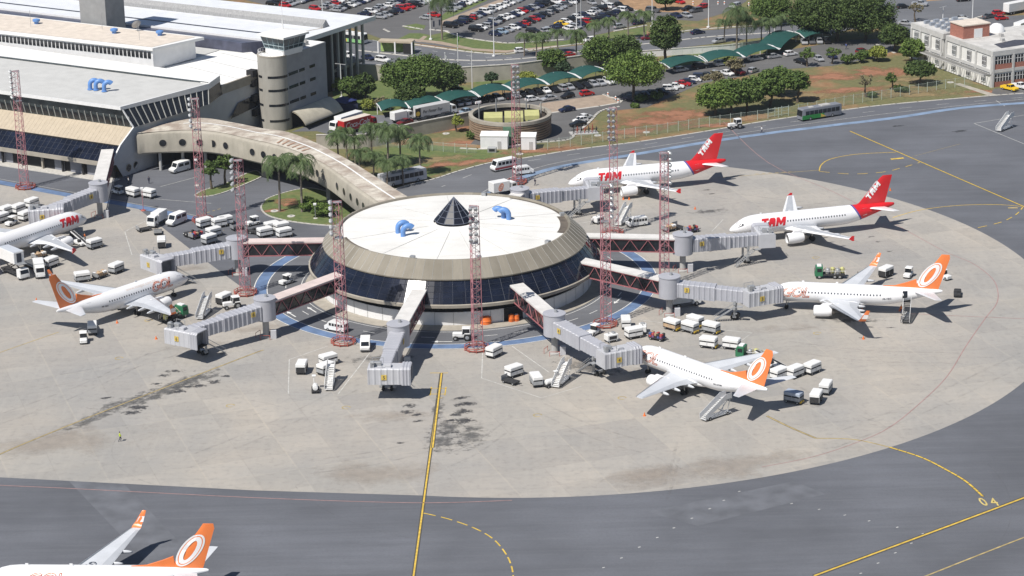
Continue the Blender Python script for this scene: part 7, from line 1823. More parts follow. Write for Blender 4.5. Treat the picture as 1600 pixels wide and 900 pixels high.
# ---------------------------------------------------------------- trees
import mathutils
M_BARK = pm("bark", (.11, .085, .06), .95, .25, 2)
def leafm(name, c1, c2):
    mt = pm(name, c1); nt, N, L = nodes_of(mt); b = N["Principled BSDF"]; v = N.new("ShaderNodeTexCoord").outputs["Object"]
    gm = N.new("ShaderNodeNewGeometry")
    f = noise(N, L, v, .5, 3); r_ = N.new("ShaderNodeMath"); r_.operation = 'MULTIPLY_ADD'; L.new(gm.outputs["Random Per Island"], r_.inputs[0]); r_.inputs[1].default_value = .5; L.new(f, r_.inputs[2])
    c = mixrgb(N, L, ramp(N, L, r_.outputs[0], .45, 1.05), c1, c2)
    L.new(c, b.inputs["Base Color"]); b.inputs["Roughness"].default_value = .65; b.inputs["Specular IOR Level"].default_value = .25
    b.inputs["Subsurface Weight"].default_value = 0
    return mt
LEAF = {"dark": leafm("dark_leaves", (.03, .055, .015), (.085, .125, .032)), "mid": leafm("mid_leaves", (.042, .078, .018), (.115, .17, .04)), "bright": leafm("bright_leaves", (.055, .1, .02), (.15, .215, .045)), "yellow": leafm("yellow_green_leaves", (.13, .17, .03), (.28, .3, .06)), "dry": leafm("dry_leaves", (.13, .12, .07), (.22, .19, .11)), "palm": leafm("palm_leaves", (.04, .07, .026), (.105, .145, .055)), "blue": leafm("blue_green_leaves", (.02, .04, .02), (.045, .075, .032))}
def crown_mesh(seed, rx, rz, n_cl, per, leaf, rc, name="crown", m_=None, hollow=.35, flat=.0):
    """leaf-sized faces gathered in clumps through the volume of an uneven crown"""
    g = random.Random(seed); q = MB()
    lob = [(g.uniform(0, 2 * PI), g.uniform(.65, 1.1)) for _ in range(5)]
    for i in range(n_cl):
        while True:
            p = Vector((g.uniform(-1, 1), g.uniform(-1, 1), g.uniform(-1, 1)))
            if hollow < p.length < 1: break
        a = math.atan2(p.y, p.x); k_ = 1
        for la, lr in lob: k_ += .16 * (lr - .9) * 4 * max(0, math.cos(a - la)) ** 3
        if p.z < -.35: p.z *= .6
        c = Vector((p.x * rx * k_, p.y * rx * k_, p.z * rz * (1 if flat == 0 else 1 - flat * (p.x * p.x + p.y * p.y))))
        r_ = rc * g.uniform(.6, 1.25)
        for j in range(per):
            d = Vector((g.gauss(0, 1), g.gauss(0, 1), g.gauss(0, .75))).normalized() * r_ * (g.random() ** .45)
            s_ = leaf * g.uniform(.6, 1.3); t1 = Vector((g.gauss(0, 1), g.gauss(0, 1), g.gauss(0, .6))).normalized()
            nn = (d.normalized() * .8 + Vector((g.gauss(0, .6), g.gauss(0, .6), .5 + g.gauss(0, .5)))).normalized()
            t1 = (t1 - nn * t1.dot(nn)).normalized(); t2 = nn.cross(t1)
            o = c + d
            q.add([o - t1 * s_ * .5 - t2 * s_ * .32, o + t1 * s_ * .5 - t2 * s_ * .32, o + t1 * s_ * .5 + t2 * s_ * .32, o - t1 * s_ * .5 + t2 * s_ * .32], [(0, 1, 2, 3)])
    return q.mesh(name, m_)
def trunk_mesh(seed, h, r_, rx, rz, cz):
    g = random.Random(seed); q = MB(); P = [(0, 0, 0)]; x = y_ = 0
    for i in range(1, 5): x += g.uniform(-.18, .18); y_ += g.uniform(-.18, .18); P.append((x, y_, h * i / 4))
    q.path(P, [r_ * 1.25, r_, r_ * .9, r_ * .85, r_ * .75], 8)
    for i in range(9):
        a = 2 * PI * i / 9 + g.uniform(-.3, .3); l_ = g.uniform(.45, .85)
        m_ = (x + rx * .35 * l_ * math.cos(a), y_ + rx * .35 * l_ * math.sin(a), h + (cz - h) * .5)
        e_ = (x + rx * l_ * math.cos(a), y_ + rx * l_ * math.sin(a), cz + rz * g.uniform(-.3, .45))
        q.path([P[-1], m_, e_], [r_ * .55, r_ * .35, r_ * .1], 6)
    return q.mesh("trunk", M_BARK, 60)
CROWNS = {}
def tree(label, u, v, h, rx, tone, seed, rz=None, trunk_h=None, dens=1.0, group="broadleaf trees", name="tree", cat="tree", leaf=.42):
    rz = rz or h * .36; cz = h - rz; th = trunk_h or max(.8, cz - rz * .55); p = G(u, v)
    key = (tone, seed, round(rx / rz, 1))
    n_cl = int((70 + 10 * rx * rx) * dens); n_cl = int(min(n_cl, 520) * .82)
    t = thing(name, label, cat, (p.x, p.y, 0), 0, group)
    o = bpy.data.objects.new("crown", crown_mesh(seed, rx * .9, rz * .88, n_cl, 36, leaf, max(.5, rx * .2), "crown", LEAF[tone], .3)); COL.objects.link(o); o.parent = t; o.location = (0, 0, cz)
    o = bpy.data.objects.new("trunk", trunk_mesh(seed, th, .12 + h * .022, rx * .8, rz, cz)); COL.objects.link(o); o.parent = t
    return t
TREES = (
 ("wide dark tree left part of the clump behind the lettered lorry", 632, 160, 11.5, 7.0, "mid", 1, 4.4), ("wide tree, middle of the clump behind the lettered lorry", 663, 158, 12.5, 7.2, "mid", 2, 4.8), ("dark tree at the right end of the clump by the flagpoles", 695, 157, 10.5, 5.6, "dark", 3, 4.2), ("dark low tree under the clump, nearest the lorries", 640, 170, 6.5, 4.2, "dark", 4, 2.8),
 ("slim dark tree between the control tower and the clump", 570, 162, 8.5, 3.3, "dark", 5, 3.6), ("rounded tree by the dark blue tarpaulin and tower", 545, 155, 6.0, 3.0, "mid", 6, 2.6),
 ("big bright green spreading tree over the staff car park", 990, 158, 13.0, 8.8, "bright", 7, 5.0), ("tall narrow dark tree above the right green canopies", 1041, 106, 15.5, 4.9, "dark", 8, 6.3), ("dark tree behind the big bright tree, left one", 938, 110, 9.5, 5.4, "mid", 9, 4.0), ("dark tree behind the big bright tree, right one", 975, 103, 9.0, 5.2, "dark", 10, 3.8), ("small tree on the bank behind the long green canopies", 862, 116, 7.5, 4.2, "mid", 11, 3.2),
 ("leftmost round tree of the hedge row by the airside fence", 1118, 182, 9.0, 5.2, "bright", 12, 4.0), ("second round tree of the hedge row by the airside fence", 1143, 179, 9.6, 5.0, "mid", 13, 4.2), ("third round tree of the hedge row by the airside fence", 1168, 175, 9.4, 4.8, "mid", 14, 4.2), ("fourth tree of the hedge row, taller and darker", 1203, 166, 10.0, 4.6, "mid", 15, 4.4), ("tree behind the fourth tree of the hedge row", 1218, 150, 8.0, 4.2, "mid", 16, 3.6), ("rightmost tree of the hedge row, clear trunk over its shadow", 1246, 160, 8.6, 3.6, "mid", 17, 3.2),
 ("huge dark tree at the top, left part of its mass", 1268, 60, 13.5, 8.0, "dark", 18, 6.6), ("huge dark tree at the top, middle of its mass", 1308, 64, 16.5, 9.5, "dark", 19, 8.2), ("huge dark tree at the top, right part of its mass", 1352, 64, 14.5, 8.2, "dark", 20, 7.2), ("huge dark tree at the top, rear crown behind the others", 1325, 34, 16.0, 9.0, "dark", 28, 7.0), ("round tree left of the huge dark tree", 1203, 37, 9.5, 6.8, "mid", 21, 4.6), ("small round tree on the dirt mound at the top", 1040, 16, 6.0, 3.6, "mid", 22, 2.4),
 ("dark tree between the huge tree and the office", 1396, 80, 8.0, 4.8, "dark", 23, 3.6), ("bright green round tree at the office wall", 1425, 98, 6.8, 3.9, "bright", 24, 3.0), ("spreading dark tree on the brown grass near the office", 1437, 133, 6.6, 4.2, "dark", 25, 2.4), ("yellow green bush tree at the corner of the staff lot", 1371, 96, 4.6, 2.8, "yellow", 26, 2.0), ("dark leaved tree at the top right corner", 1596, 3, 8.0, 4.0, "dark", 27, 3.2))
for lb, u, v, h, rx, tone, seed, rz in TREES: tree(lb, u, v, h, rx, tone, seed, rz)
for lb, u, v, h, rx, tone, seed, dens in (("thin young tree on the strip beside the link bridge, left", 331, 296, 7.4, 2.2, "mid", 41, .5), ("thin young tree on the strip beside the link bridge, right", 352, 289, 7.8, 2.6, "mid", 42, .5), ("nearly bare grey tree on the brown grass by the fence", 1353, 152, 6.5, 2.6, "dry", 43, .12), ("thin sparse tree on the brown grass, right of the bare one", 1394, 140, 4.8, 2.0, "mid", 44, .25), ("dry leaved tree among the parked cars of the staff lot", 1150, 118, 4.8, 3.0, "dry", 45, .35), ("dry thin tree behind the hedge row trees", 1115, 140, 5.0, 3.4, "dry", 46, .3), ("sparse tree in the staff lot near the last canopies", 1261, 104, 5.4, 2.6, "mid", 47, .3), ("thin tree right of the sparse tree in the staff lot", 1300, 100, 5.0, 2.4, "mid", 48, .25), ("small yellow tree beside the slatted round enclosure", 714, 206, 4.4, 1.9, "yellow", 49, .4), ("flowering pink grey bush near the lot wall and tower", 596, 172, 3.4, 2.4, "dry", 50, .5), ("thin bare tree beside the far road", 1430, 34, 6.0, 2.4, "dry", 51, .2), ("small tree by the wall behind the long canopies, right", 880, 121, 4.5, 3.0, "blue", 52, .5), ("small spiky tree by the wall left of the mast", 768, 134, 3.6, 2.4, "blue", 53, .5)):
    tree(lb, u, v, h, rx, tone, seed, h * .33, dens=dens, group="thin trees", leaf=.34)
for lb, u, v, h, rx, tone, seed in (("round shrub, left of two under the bright tree", 1001, 160, 2.2, 1.9, "mid", 61), ("round shrub, right of two under the bright tree", 1026, 156, 2.3, 2.1, "mid", 62), ("low shrub at the foot of the bright tree", 992, 168, 1.2, 1.1, "mid", 63), ("leafy shrub along the staff lot edge, left one", 1325, 100, 3.0, 1.9, "mid", 64), ("leafy shrub along the staff lot edge, right one", 1345, 98, 3.4, 2.2, "mid", 65), ("shrub beside the maroon car at the staff lot edge", 1354, 92, 2.6, 1.8, "mid", 66), ("dark bush on the planted island by the link bridge", 483, 330, 3.4, 2.6, "bright", 67), ("low green shrub on the planted island near the mast", 505, 338, 3.0, 3.0, "bright", 68), ("dark shrub before the fence, right of the hedge row", 1408, 143, 1.5, 2.2, "dark", 69), ("dark shrub by the fence foot near the bare tree", 1362, 152, 1.4, 1.6, "dark", 70), ("green shrub at the tower foot", 528, 140, 3.2, 2.8, "yellow", 71), ("yellow green shrub near the canopy end by the lorries", 578, 172, 3.0, 2.4, "yellow", 72), ("dark shrub under the flagpoles", 712, 152, 3.0, 2.8, "blue", 73), ("dark shrub at the foot of the retaining wall, left", 560, 152, 2.6, 3.0, "dark", 74), ("shrub at the slatted enclosure's left foot", 741, 216, 2.0, 2.2, "mid", 75), ("shrub behind the long canopies near the mast", 822, 126, 2.2, 3.0, "yellow", 76), ("yellow shrub beside the right canopies", 1140, 102, 2.4, 2.2, "yellow", 77)):
    tree(lb, u, v, h, rx, tone, seed, h * .45, .3, .6, "shrubs", "shrub", "shrub", .3)
# palms
def palm_proto(key, h, fl, nf, seed):
    g = random.Random(seed); t = thing("palm_tree", "x", "palm tree"); PROTO[key] = t
    q = MB(); P = [(math.sin(i * .25) * .18, 0, h * i / 8) for i in range(9)]; q.path(P, [.24 - .012 * i for i in range(9)], 8); q.build("trunk", pm("palm_trunk", (.2, .17, .14), .95, .2, 3), t, smooth=60)
    q = MB()
    for i in range(nf):
        a = 2 * PI * i / nf + g.uniform(-.2, .2); up = g.uniform(.25, 1.25); L_ = fl * g.uniform(.8, 1.1)
        pts = []; x = 0; z = h - .1; an = up
        for j in range(8):
            pts.append(Vector((x * math.cos(a) + P[-1][0], x * math.sin(a), z))); st = L_ / 7; x += math.cos(an) * st; z += math.sin(an) * st; an -= .3 + .1 * g.random()
        sd = Vector((-math.sin(a), math.cos(a), 0))
        for j in range(7):
            for k_ in range(3):
                p = pts[j].lerp(pts[j + 1], k_ / 3); d = (pts[j + 1] - pts[j]).normalized(); wl_ = .95 * fl / 3.4 * (1 - .75 * abs((j + k_ / 3) / 7 - .4)); 
                for s in (1, -1):
                    e_ = p + sd * s * wl_ * .8 + d * wl_ * .45 - Vector((0, 0, wl_ * g.uniform(.3, .75)))
                    q.add([p, p + d * .16, e_ + d * .05, e_], [(0, 1, 2, 3)])
    q.build("crown", LEAF["palm"], t)
    freeze(t)
palm_proto("palm", 7.0, 3.9, 20, 1); palm_proto("palm2", 7.0, 4.2, 18, 2); palm_proto("palm_big", 7.0, 4.6, 22, 3)
for i, (key, u, v, h, lb) in enumerate((
 ("palm", 437, 331, 11.5, "tall palm on the planted island, left of two"), ("palm2", 472, 332, 11.5, "tall palm on the planted island before the link bridge windows"),
 ("palm", 530, 262, 7.8, "palm behind the link bridge roof, farthest left"), ("palm2", 556, 262, 7.0, "second palm behind the link bridge roof"), ("palm", 581, 254, 8.6, "palm under the red lorry, behind the link bridge"), ("palm2", 606, 262, 9.2, "tall palm in front of the yard wall, left of two"), ("palm", 626, 258, 8.4, "tall palm in front of the yard wall, right of two"), ("palm", 658, 274, 8.6, "lone palm with clear trunk on the airside lawn"), ("palm2", 563, 280, 6.6, "low palm at the link bridge edge, upper"), ("palm", 584, 287, 6.8, "low palm at the link bridge edge, middle"), ("palm2", 605, 296, 6.4, "low palm beside the dull grey bus, left"), ("palm", 630, 290, 6.2, "low palm just in front of the dull grey bus"),("palm2", 543, 250, 7.2, "palm squeezed between two others behind the link bridge"),
 ("palm_big", 691, 62, 12.0, "tall palm by the lamp post at the car park corner"), ("palm", 819, 88, 6.0, "palm in the verge row, farthest left"), ("palm2", 838, 89, 5.6, "second palm in the verge row by the upper road"), ("palm", 848, 87, 5.8, "third palm in the verge row by the upper road"), ("palm2", 872, 83, 6.2, "fourth palm in the verge row by the upper road"), ("palm", 901, 102, 9.0, "tall palm of the verge row, trunk down to the wall"), ("palm2", 928, 70, 6.0, "palm behind the dark trees by the verge"), ("palm", 951, 66, 6.4, "palm right of the lamp posts near the car park"), ("palm2", 982, 62, 7.2, "thin palm left of another thin palm by the road"), ("palm", 1007, 62, 7.6, "thin palm beside the tall narrow dark tree"),
 ("palm_big", 1151, 80, 11.0, "big drooping palm above the right canopies"), ("palm", 1131, 66, 6.0, "small palm behind the big drooping palm"), ("palm_big", 1166, 78, 8.5, "palm right of the big drooping palm"), ("palm2", 1190, 72, 6.4, "palm on the verge left of three thin ones"), ("palm", 1203, 68, 6.6, "palm on the verge, middle of three thin ones"), ("palm2", 1220, 62, 6.4, "palm on the verge near the twin globe lamps"))):
    p = G(u, v); s = h / 7.0
    place(key, (p.x, p.y, 0), i * 1.3, lb, "palms", (max(.85, .55 + .45 * s),) * 2 + (s,))
unused()
# ---------------------------------------------------------------- green arched canopies
M_TEAL = pm("green_shade_cloth", (.01, .066, .057), .7, .1, .6)
def canopy(label, a, b_, depth=5.2, group="green arched car canopies", rise=1.0, z0=2.3):
    A, B = G(*a, z0), G(*b_, z0); d = (B - A); L_ = d.length; t = thing("car_canopy", label, "canopy", (A.x, A.y, 0), math.atan2(d.y, d.x), group)
    rows = []
    for i in range(13):
        f = i / 12; x = L_ * f; z = z0 + rise * math.sin(PI * f) ** .8
        rows.append([(x, 0, z - .35), (x, depth * .25, z + .05), (x, depth * .6, z + .35), (x, depth, z + .45)])
    q = MB(); q.grid(rows); rows2 = [[(p[0], p[1], p[2] - .06) for p in r] for r in rows]; q.grid([list(reversed(r)) for r in rows2]); q.build("cloth", M_TEAL, t, smooth=60)
    q = MB()
    for x in (.1, L_ - .1):
        q.path([(x, depth, z0 + .5), (x, depth * .5, z0 + .45), (x, -.1, z0 - .25)], .14, 4)
    q.build("end_beam", M_WMET, t)
    for x in (.2, L_ / 2, L_ - .2):
        q = MB(); q.tube((x, depth * .9, 0), (x, depth * .9, z0 + .5 + (rise if x == L_ / 2 else 0)), .1, n=6); q.build("post", M_WMET, t)
    return t
J = [(595, 172), (641, 168), (696, 160), (750, 150), (803, 141), (858, 131), (908, 121), (952, 111)]
for i in range(7): canopy(("green canopy nearest the lorries, first of the long row", "second green canopy, behind the lettered lorry", "third green canopy, right of the lettered lorry", "fourth green canopy, left of the mast and enclosure", "fifth green canopy, behind the mast", "sixth green canopy of the long row", "last green canopy of the long row, under the bright tree")[i], J[i], (J[i + 1][0] - 1.5, J[i + 1][1]))
J = [(1046, 105), (1105, 95), (1164, 88), (1220, 76)]
for i in range(3): canopy(("green canopy right of the tall narrow tree", "middle green canopy of the right row", "green canopy ending at the white car, right row")[i], J[i], (J[i + 1][0] - 2, J[i + 1][1]))
canopy("green canopy seen end on behind the white hatchback", (1219, 75), (1252, 52), 6.5); canopy("last green canopy at the foot of the huge dark tree", (1256, 58), (1300, 53), 5.5)

# ---------------------------------------------------------------- walls and fences
M_WALLC = pm("retaining_wall_concrete", (.36, .34, .29), .9, .15, .4, detail=7)
def wall(label, pts, h, th=.35, m_=None, name="retaining_wall", cat="wall", rail=True):
    P = smoothline(GL(*pts), 3); t = thing(name, label, cat, (0, 0, 0))
    q = MB(); n = len(P)
    L_, R_ = [], []
    for i in range(n):
        d = (P[min(i + 1, n - 1)] - P[max(i - 1, 0)]); d.z = 0; d.normalize(); nn = Vector((-d.y, d.x, 0)) * th / 2; L_.append(P[i] + nn); R_.append(P[i] - nn)
    q.loft([[(l.x, l.y, 0), (r.x, r.y, 0), (r.x, r.y, h), (l.x, l.y, h)] for l, r in zip(L_, R_)]); q.build("wall_face", m_ or M_WALLC, t, fixn=True)
    q = MB(); q.loft([[(l.x, l.y, h), (r.x, r.y, h), (r.x, r.y, h + .18), (l.x, l.y, h + .18)] for l, r in zip([p + (p - r2) * .3 for p, r2 in zip(L_, R_)], [r2 - (p - r2) * .3 for p, r2 in zip(L_, R_)])]); q.build("coping", M_KERB, t, fixn=True)
    if rail:
        q = MB(); q.path([(p.x, p.y, h + .95) for p in P], .05, 4); q.build("handrail", M_STEEL, t)
    return t
wall("pale retaining wall below the elevated road, behind the canopies", [(520, 122), (600, 126), (690, 130), (740, 128), (800, 124), (848, 118), (940, 106), (1000, 96)], 4.2)
wall("concrete wall below the lorry yard, facing the airside lawn", [(495, 232), (560, 232), (600, 226), (640, 215), (700, 203), (748, 193)], 3.4, rail=False)
wall("white block wall along the near road right of the tall tree", [(1000, 90), (1085, 84), (1140, 80), (1215, 70)], 1.8, .3, M_WPAINT, "boundary_wall", "wall", False)
M_FPOST = pm("pale_green_fence_post", (.42, .48, .42), .6, .1, 1)
mt = pm("chain_link_mesh", (.34, .4, .34), .6, .1, 1); nt, N, L = nodes_of(mt); N["Principled BSDF"].inputs["Alpha"].default_value = .16
M_LINKF = mt
def fence(label, pts, h=2.4, step=3.0, green=False):
    P = smoothline(GL(*pts), 4); t = thing("mesh_fence", label, "fence", (0, 0, 0))
    q = MB(); q.grid([[(p.x, p.y, .1) for p in P], [(p.x, p.y, h) for p in P]]); q.build("mesh_panel", M_LINKF, t)
    q = MB(); q.path([(p.x, p.y, h) for p in P], .035, 4); q.build("top_rail", M_FPOST, t)
    pm_ = MB().box(0, 0, 0, .11, .11, h + .25).mesh("post", M_FPOST); acc = 0; last = 0
    k_ = 0
    for a, b_ in zip(P, P[1:]):
        d = (b_ - a).length; s = 0
        while acc + (d - s) - last >= step:
            s += (step - (acc - last)); acc = last + step; last = acc; p = a.lerp(b_, min(1, s / d)); o = bpy.data.objects.new("post", pm_); COL.objects.link(o); o.parent = t; o.location = (p.x, p.y, 0); k_ += 1
            if k_ > 95: return t
        acc += d - s
    return t
fence("airside wire fence from the enclosure along the brown slope to the hedge trees", [(838, 236), (900, 228), (960, 219), (1040, 208), (1100, 199), (1165, 190)])
fence("airside wire fence from the hedge trees to the brick office", [(1167, 190), (1240, 180), (1320, 165), (1400, 152), (1470, 140), (1520, 133)])
fence("green wire fence on the lawn below the lorry yard wall", [(585, 230), (640, 232), (700, 238), (745, 240)], 2.2)
fence("wire fence behind the right canopies near the palms", [(1050, 90), (1110, 85), (1165, 80), (1215, 72)], 2.4)
def gate(label, a, b_):
    A, B = G(*a), G(*b_); d = B - A; L_ = d.length; t = thing("fence_gate", label, "gate", (A.x, A.y, 0), math.atan2(d.y, d.x))
    q = MB(); q.box(L_ / 2, 0, 2.1, L_, .1, .1); q.box(L_ / 2, 0, .3, L_, .1, .1); q.box(L_ / 2, 0, 1.2, L_, .08, .08); q.build("gate_frame", M_FPOST, t)
    for i in range(4): q = MB(); q.box(L_ * i / 3, 0, 0, .12, .12, 2.5); q.build("gate_post", M_FPOST, t)
gate("grey framed gate in the airside fence under the hedge trees", (1200, 184), (1232, 179))
# ---------------------------------------------------------------- poles, lamps, flags
def make_lamp():
    t = thing("street_lamp", "x", "street lamp"); q = MB(); q.tube((0, 0, 0), (0, 0, 12), .16, .09, 8); q.build("pole", M_WMET, t)
    q = MB(); q.tube((-1.1, 0, 12), (1.1, 0, 12), .05, n=5); q.build("arm", M_WMET, t)
    for s in (1, -1): q = MB(); q.bbox(1.2 * s, 0, 11.9, .9, .4, .18, .05); q.build("lamp_head", M_STEEL, t)
    q = MB(); q.box(0, 0, 0, .8, .8, .35); q.build("footing", M_WPAINT, t); freeze(t); return t
PROTO["lamp"] = make_lamp()
for u, v, h, lb in ((504, 20, 14, "white lamp post behind the hall roof"), (673, 62, 15, "white lamp post beside the tall palm at the car park corner"), (772, 88, 13, "white lamp post standing on the road verge"), (901, 46, 13, "left one of two close white lamp posts in the car park"), (908, 44, 13, "right one of two close white lamp posts in the car park"), (1019, 42, 13, "white lamp post left of the tall narrow tree's top"), (1107, 43, 12, "white lamp post on the red dirt verge"), (1250, 36, 12, "white lamp post against the huge dark tree"), (1473, 34, 4.5, "short white post by the far road left of the office"), (1519, 36, 9, "thin white post behind the office roof"), (1210, 62, 5.5, "small white lamp post by the verge palms"), (534, 152, 9, "dark lit lamp post by the tower's garden")):
    p = G(u, v); place("lamp", (p.x, p.y, 0), rnd.uniform(0, 3), lb, "white lamp posts", (1, 1, h / 12))
def twin(u, v, lb):
    p = G(u, v); t = thing("globe_lamp", lb, "street lamp", (p.x, p.y, 0), .4)
    q = MB(); q.tube((0, 0, 0), (0, 0, 4.6), .09, n=6); q.build("pole", M_WMET, t)
    for s in (1, -1): q = MB(); q.ball(.7 * s, 0, 4.9, .4, .4, .4, 10, 6); q.build("globe", M_WPAINT, t, smooth=180)
    q = MB(); q.tube((-.7, 0, 4.55), (.7, 0, 4.55), .05, n=4); q.build("arm", M_WMET, t)
twin(1238, 58, "twin white globe lamp before the huge dark tree"); twin(1048, 62, "twin white globe lamp behind the tall narrow tree")
for (u, v, h, lb, fc) in ((697, 150, 11.5, "white flagpole with a grey folded flag, leftmost of three", pm("grey_flag", (.5, .52, .5), .8)), (717, 146, 16, "tallest white flagpole with a green and yellow flag", None), (738, 144, 11, "white flagpole, rightmost of three, without visible flag", 0)):
    p = G(u, v); t = thing("flagpole", lb, "flagpole", (p.x, p.y, 0), 0, None)
    q = MB(); q.tube((0, 0, 0), (0, 0, h), .13, .07, 8); q.build("pole", M_WMET, t); q = MB(); q.ball(0, 0, h + .1, .15, .15, .15); q.build("finial", M_WMET, t)
    if fc != 0:
        q = MB(); q.grid([[(.12 + .35 * math.sin(i * .9) * j / 3, .1 * math.sin(i * 2 + j), h - .3 - i * .6) for j in range(4)] for i in range(6)]); q.build("flag", fc or pm("green_flag", (.1, .28, .05), .8), t)
        if fc is None: q = MB(); q.grid([[(.2 + .25 * math.sin(i * .9 + .8) * j / 2, .16, h - 1.2 - i * .5) for j in range(3)] for i in range(3)]); q.build("flag_panel", M_SIGN, t)
# bus stop kiosk, blue tarpaulin, road signs
p = G(620, 82); t = thing("bus_shelter", "beige roofed bus shelter with coloured panels by the upper road", "bus shelter", (p.x, p.y, 0), -.25)
q = MB(); q.box(0, 0, 3.1, 10, 3.2, .5); q.build("roof", M_BEIGE, t); q = MB(); q.box(0, .9, 0, 10, .3, 3.4); q.build("back_panel", pm("green_yellow_panel", (.3, .42, .14), .7, .4, .8), t); q = MB(); q.box(3.6, -.2, 0, 2.4, 2.6, 3.4); q.build("kiosk", M_DARK, t)
for x in (-5, 0, 5): q = MB(); q.box(x, -1.6, 0, .4, .4, 3.4); q.build("post", M_WPAINT, t)
p = G(535, 172); t = thing("tarpaulin_shed", "dark blue tarpaulin shelter at the foot of the control tower", "shelter", (p.x, p.y, 0), .2)
q = MB(); q.grid([[(-4 + i * 1.6, -2.5 + j * 1.7, 2.6 + .5 * math.sin(i * 1.7 + j)) for j in range(4)] for i in range(6)]); q.build("tarpaulin", pm("dark_blue_tarpaulin", (.02, .03, .12), .6, .2, 1), t, smooth=60)
q = MB(); q.box(0, .2, 0, 7.6, 4.6, 2.2); q.build("stored_goods", pm("navy_cover", (.015, .02, .06), .8, .3, 1), t)
for i, (u, v) in enumerate(((678, 46), (687, 44))):
    p = G(u, v); t = thing("road_sign", ("dark sign board by the car park corner, left one", "dark sign board by the car park corner, right one")[i], "sign", (p.x, p.y, 0), .2, "dark sign boards"); q = MB(); q.box(0, 0, .8, .5, .12, 1.8); q.build("board", M_MULL, t); q = MB(); q.box(0, 0, 0, .12, .1, .9); q.build("post", M_STEEL, t)
for i, (u, v) in enumerate(((1122, 7), (1132, 7), (1083, 7), (1170, 9), (950, 150), (962, 156), (966, 160))):
    p = G(u, v); t = thing("bollard", ("white bollard on the top asphalt, left of the silver off-roader", "white bollard on the top asphalt, nearer the silver off-roader", "white bollard left of the lamp post at the top", "white bollard by the round tree at the top", "white bollard at the far corner of the tan paving", "middle white bollard at the end of the tan paving", "white bollard at the near tip of the tan paving")[i], "bollard", (p.x, p.y, 0), 0, "white bollards"); q = MB(); q.lathe([(.22, 0), (.2, .9), (.12, 1.05), (.01, 1.1)], 10); q.build("post", M_WPAINT, t); q = MB(); q.lathe([(.225, .5), (.215, .75)], 10); q.build("band", M_ORG, t)
# parked bicycles as a rack of red and dark frames
p = G(912, 208); t = thing("scrap_stack", "jumble of red and dark equipment frames on a slab by the curved kerb", "equipment", (p.x, p.y, 0), .15)
q = MB(); q.box(0, 0, 0, 7, 3, .2); q.build("slab", M_CG, t)
for i in range(7):
    q = MB(); x = -2.8 + i * .95; q.path([(x, -.8, .2), (x + .3, .2, 1.5 + (i % 3) * .3), (x + .6, .9, .2)], .1, 5); q.path([(x - .3, 0, .9), (x + .8, .1, 1.1)], .09, 5); q.build("frame", pm("rusty_red_frame", (.25, .06, .04), .8) if i % 2 else M_CHAS, t)
# covers on the grass
for i, (u, v) in enumerate(((697, 209), (934, 212), (429, 331), (455, 339), (1148, 130), (1485, 129), (1010, 207), (812, 241))):
    p = G(u, v); t = thing("manhole_slab", ("white concrete cover on the red earth below the yard wall", "white cover on the slope right of the curved kerb", "white round cover at the left of the planted island", "white cover at the front of the planted island", "white cover by the dry tree behind the hedge row", "white cover on the grass left of the office", "white cover on the slope before the fence", "white cover near the white cabins")[i], "cover", (p.x, p.y, .14 if i in (2, 3) else 0), .2, "pale covers in the grass")
    q = MB(); q.lathe([(.9, 0), (.9, .12), (.01, .14)], 12); q.build("slab", M_KERB, t); q = MB(); q.lathe([(.3, .13), (.3, .2), (.01, .2)], 8); q.build("lid", M_STEEL, t)
# traffic cones
def make_cone():
    t = thing("traffic_cone", "x", "traffic cone"); q = MB(); q.lathe([(.26, .04), (.05, .8), (.01, .8)], 10); q.build("cone", M_ORG, t); q = MB(); q.box(0, 0, 0, .6, .6, .05); q.build("foot", M_ORG, t); q = MB(); q.lathe([(.185, .3), (.13, .48)], 10); q.build("band", M_WPAINT, t); freeze(t); return t
PROTO["cone"] = make_cone()
for u, v, lb in ((1007, 650, "orange cone below the stairs jet's left wingtip"), (244, 530, "orange cone on the concrete before the unused bridge cab"), (183, 505, "orange cone under the left jet near its rear wheels"), (57, 470, "orange cone behind the left jet's fin"), (1406, 486, "orange cone beside the dark stairs"), (1086, 327, "orange cone right of the back jet's wingtip"), (974, 312, "orange cone before the back jet's engine"), (983, 312, "second orange cone before the back jet's engine"), (1391, 298, "orange cone near the back taxiway shadow"), (1347, 486, "orange cone near the right jet's near winglet"), (1349, 530, "orange cone alone on the concrete below the right jet")):
    p = G(u, v); place("cone", (p.x, p.y, .03), 0, lb, "traffic cones", .8)
# small pole with camera on the island and thin posts
for i, (u, v, h) in enumerate(((493, 342, 3.2), (224, 329, 5), (308, 290, 6))):
    p = G(u, v); t = thing("signal_post", ("grey post with a white box on the planted island", "thin red post on the blue lane near the terminal bridge", "white post beside the rounded end of the link bridge")[i], "post", (p.x, p.y, 0), 0); q = MB(); q.tube((0, 0, 0), (0, 0, h), .08, n=6); q.build("pole", M_MAST if i == 1 else M_STEEL, t); q = MB(); q.bbox(0, 0, h, .7, .5, .4, .05); q.build("box", M_WPAINT, t); q = MB(); q.lathe([(.6, 0), (.5, .2), (.01, .2)], 10); q.build("base", MATS["red_barrier_paint"] if i == 1 else M_KERB, t)

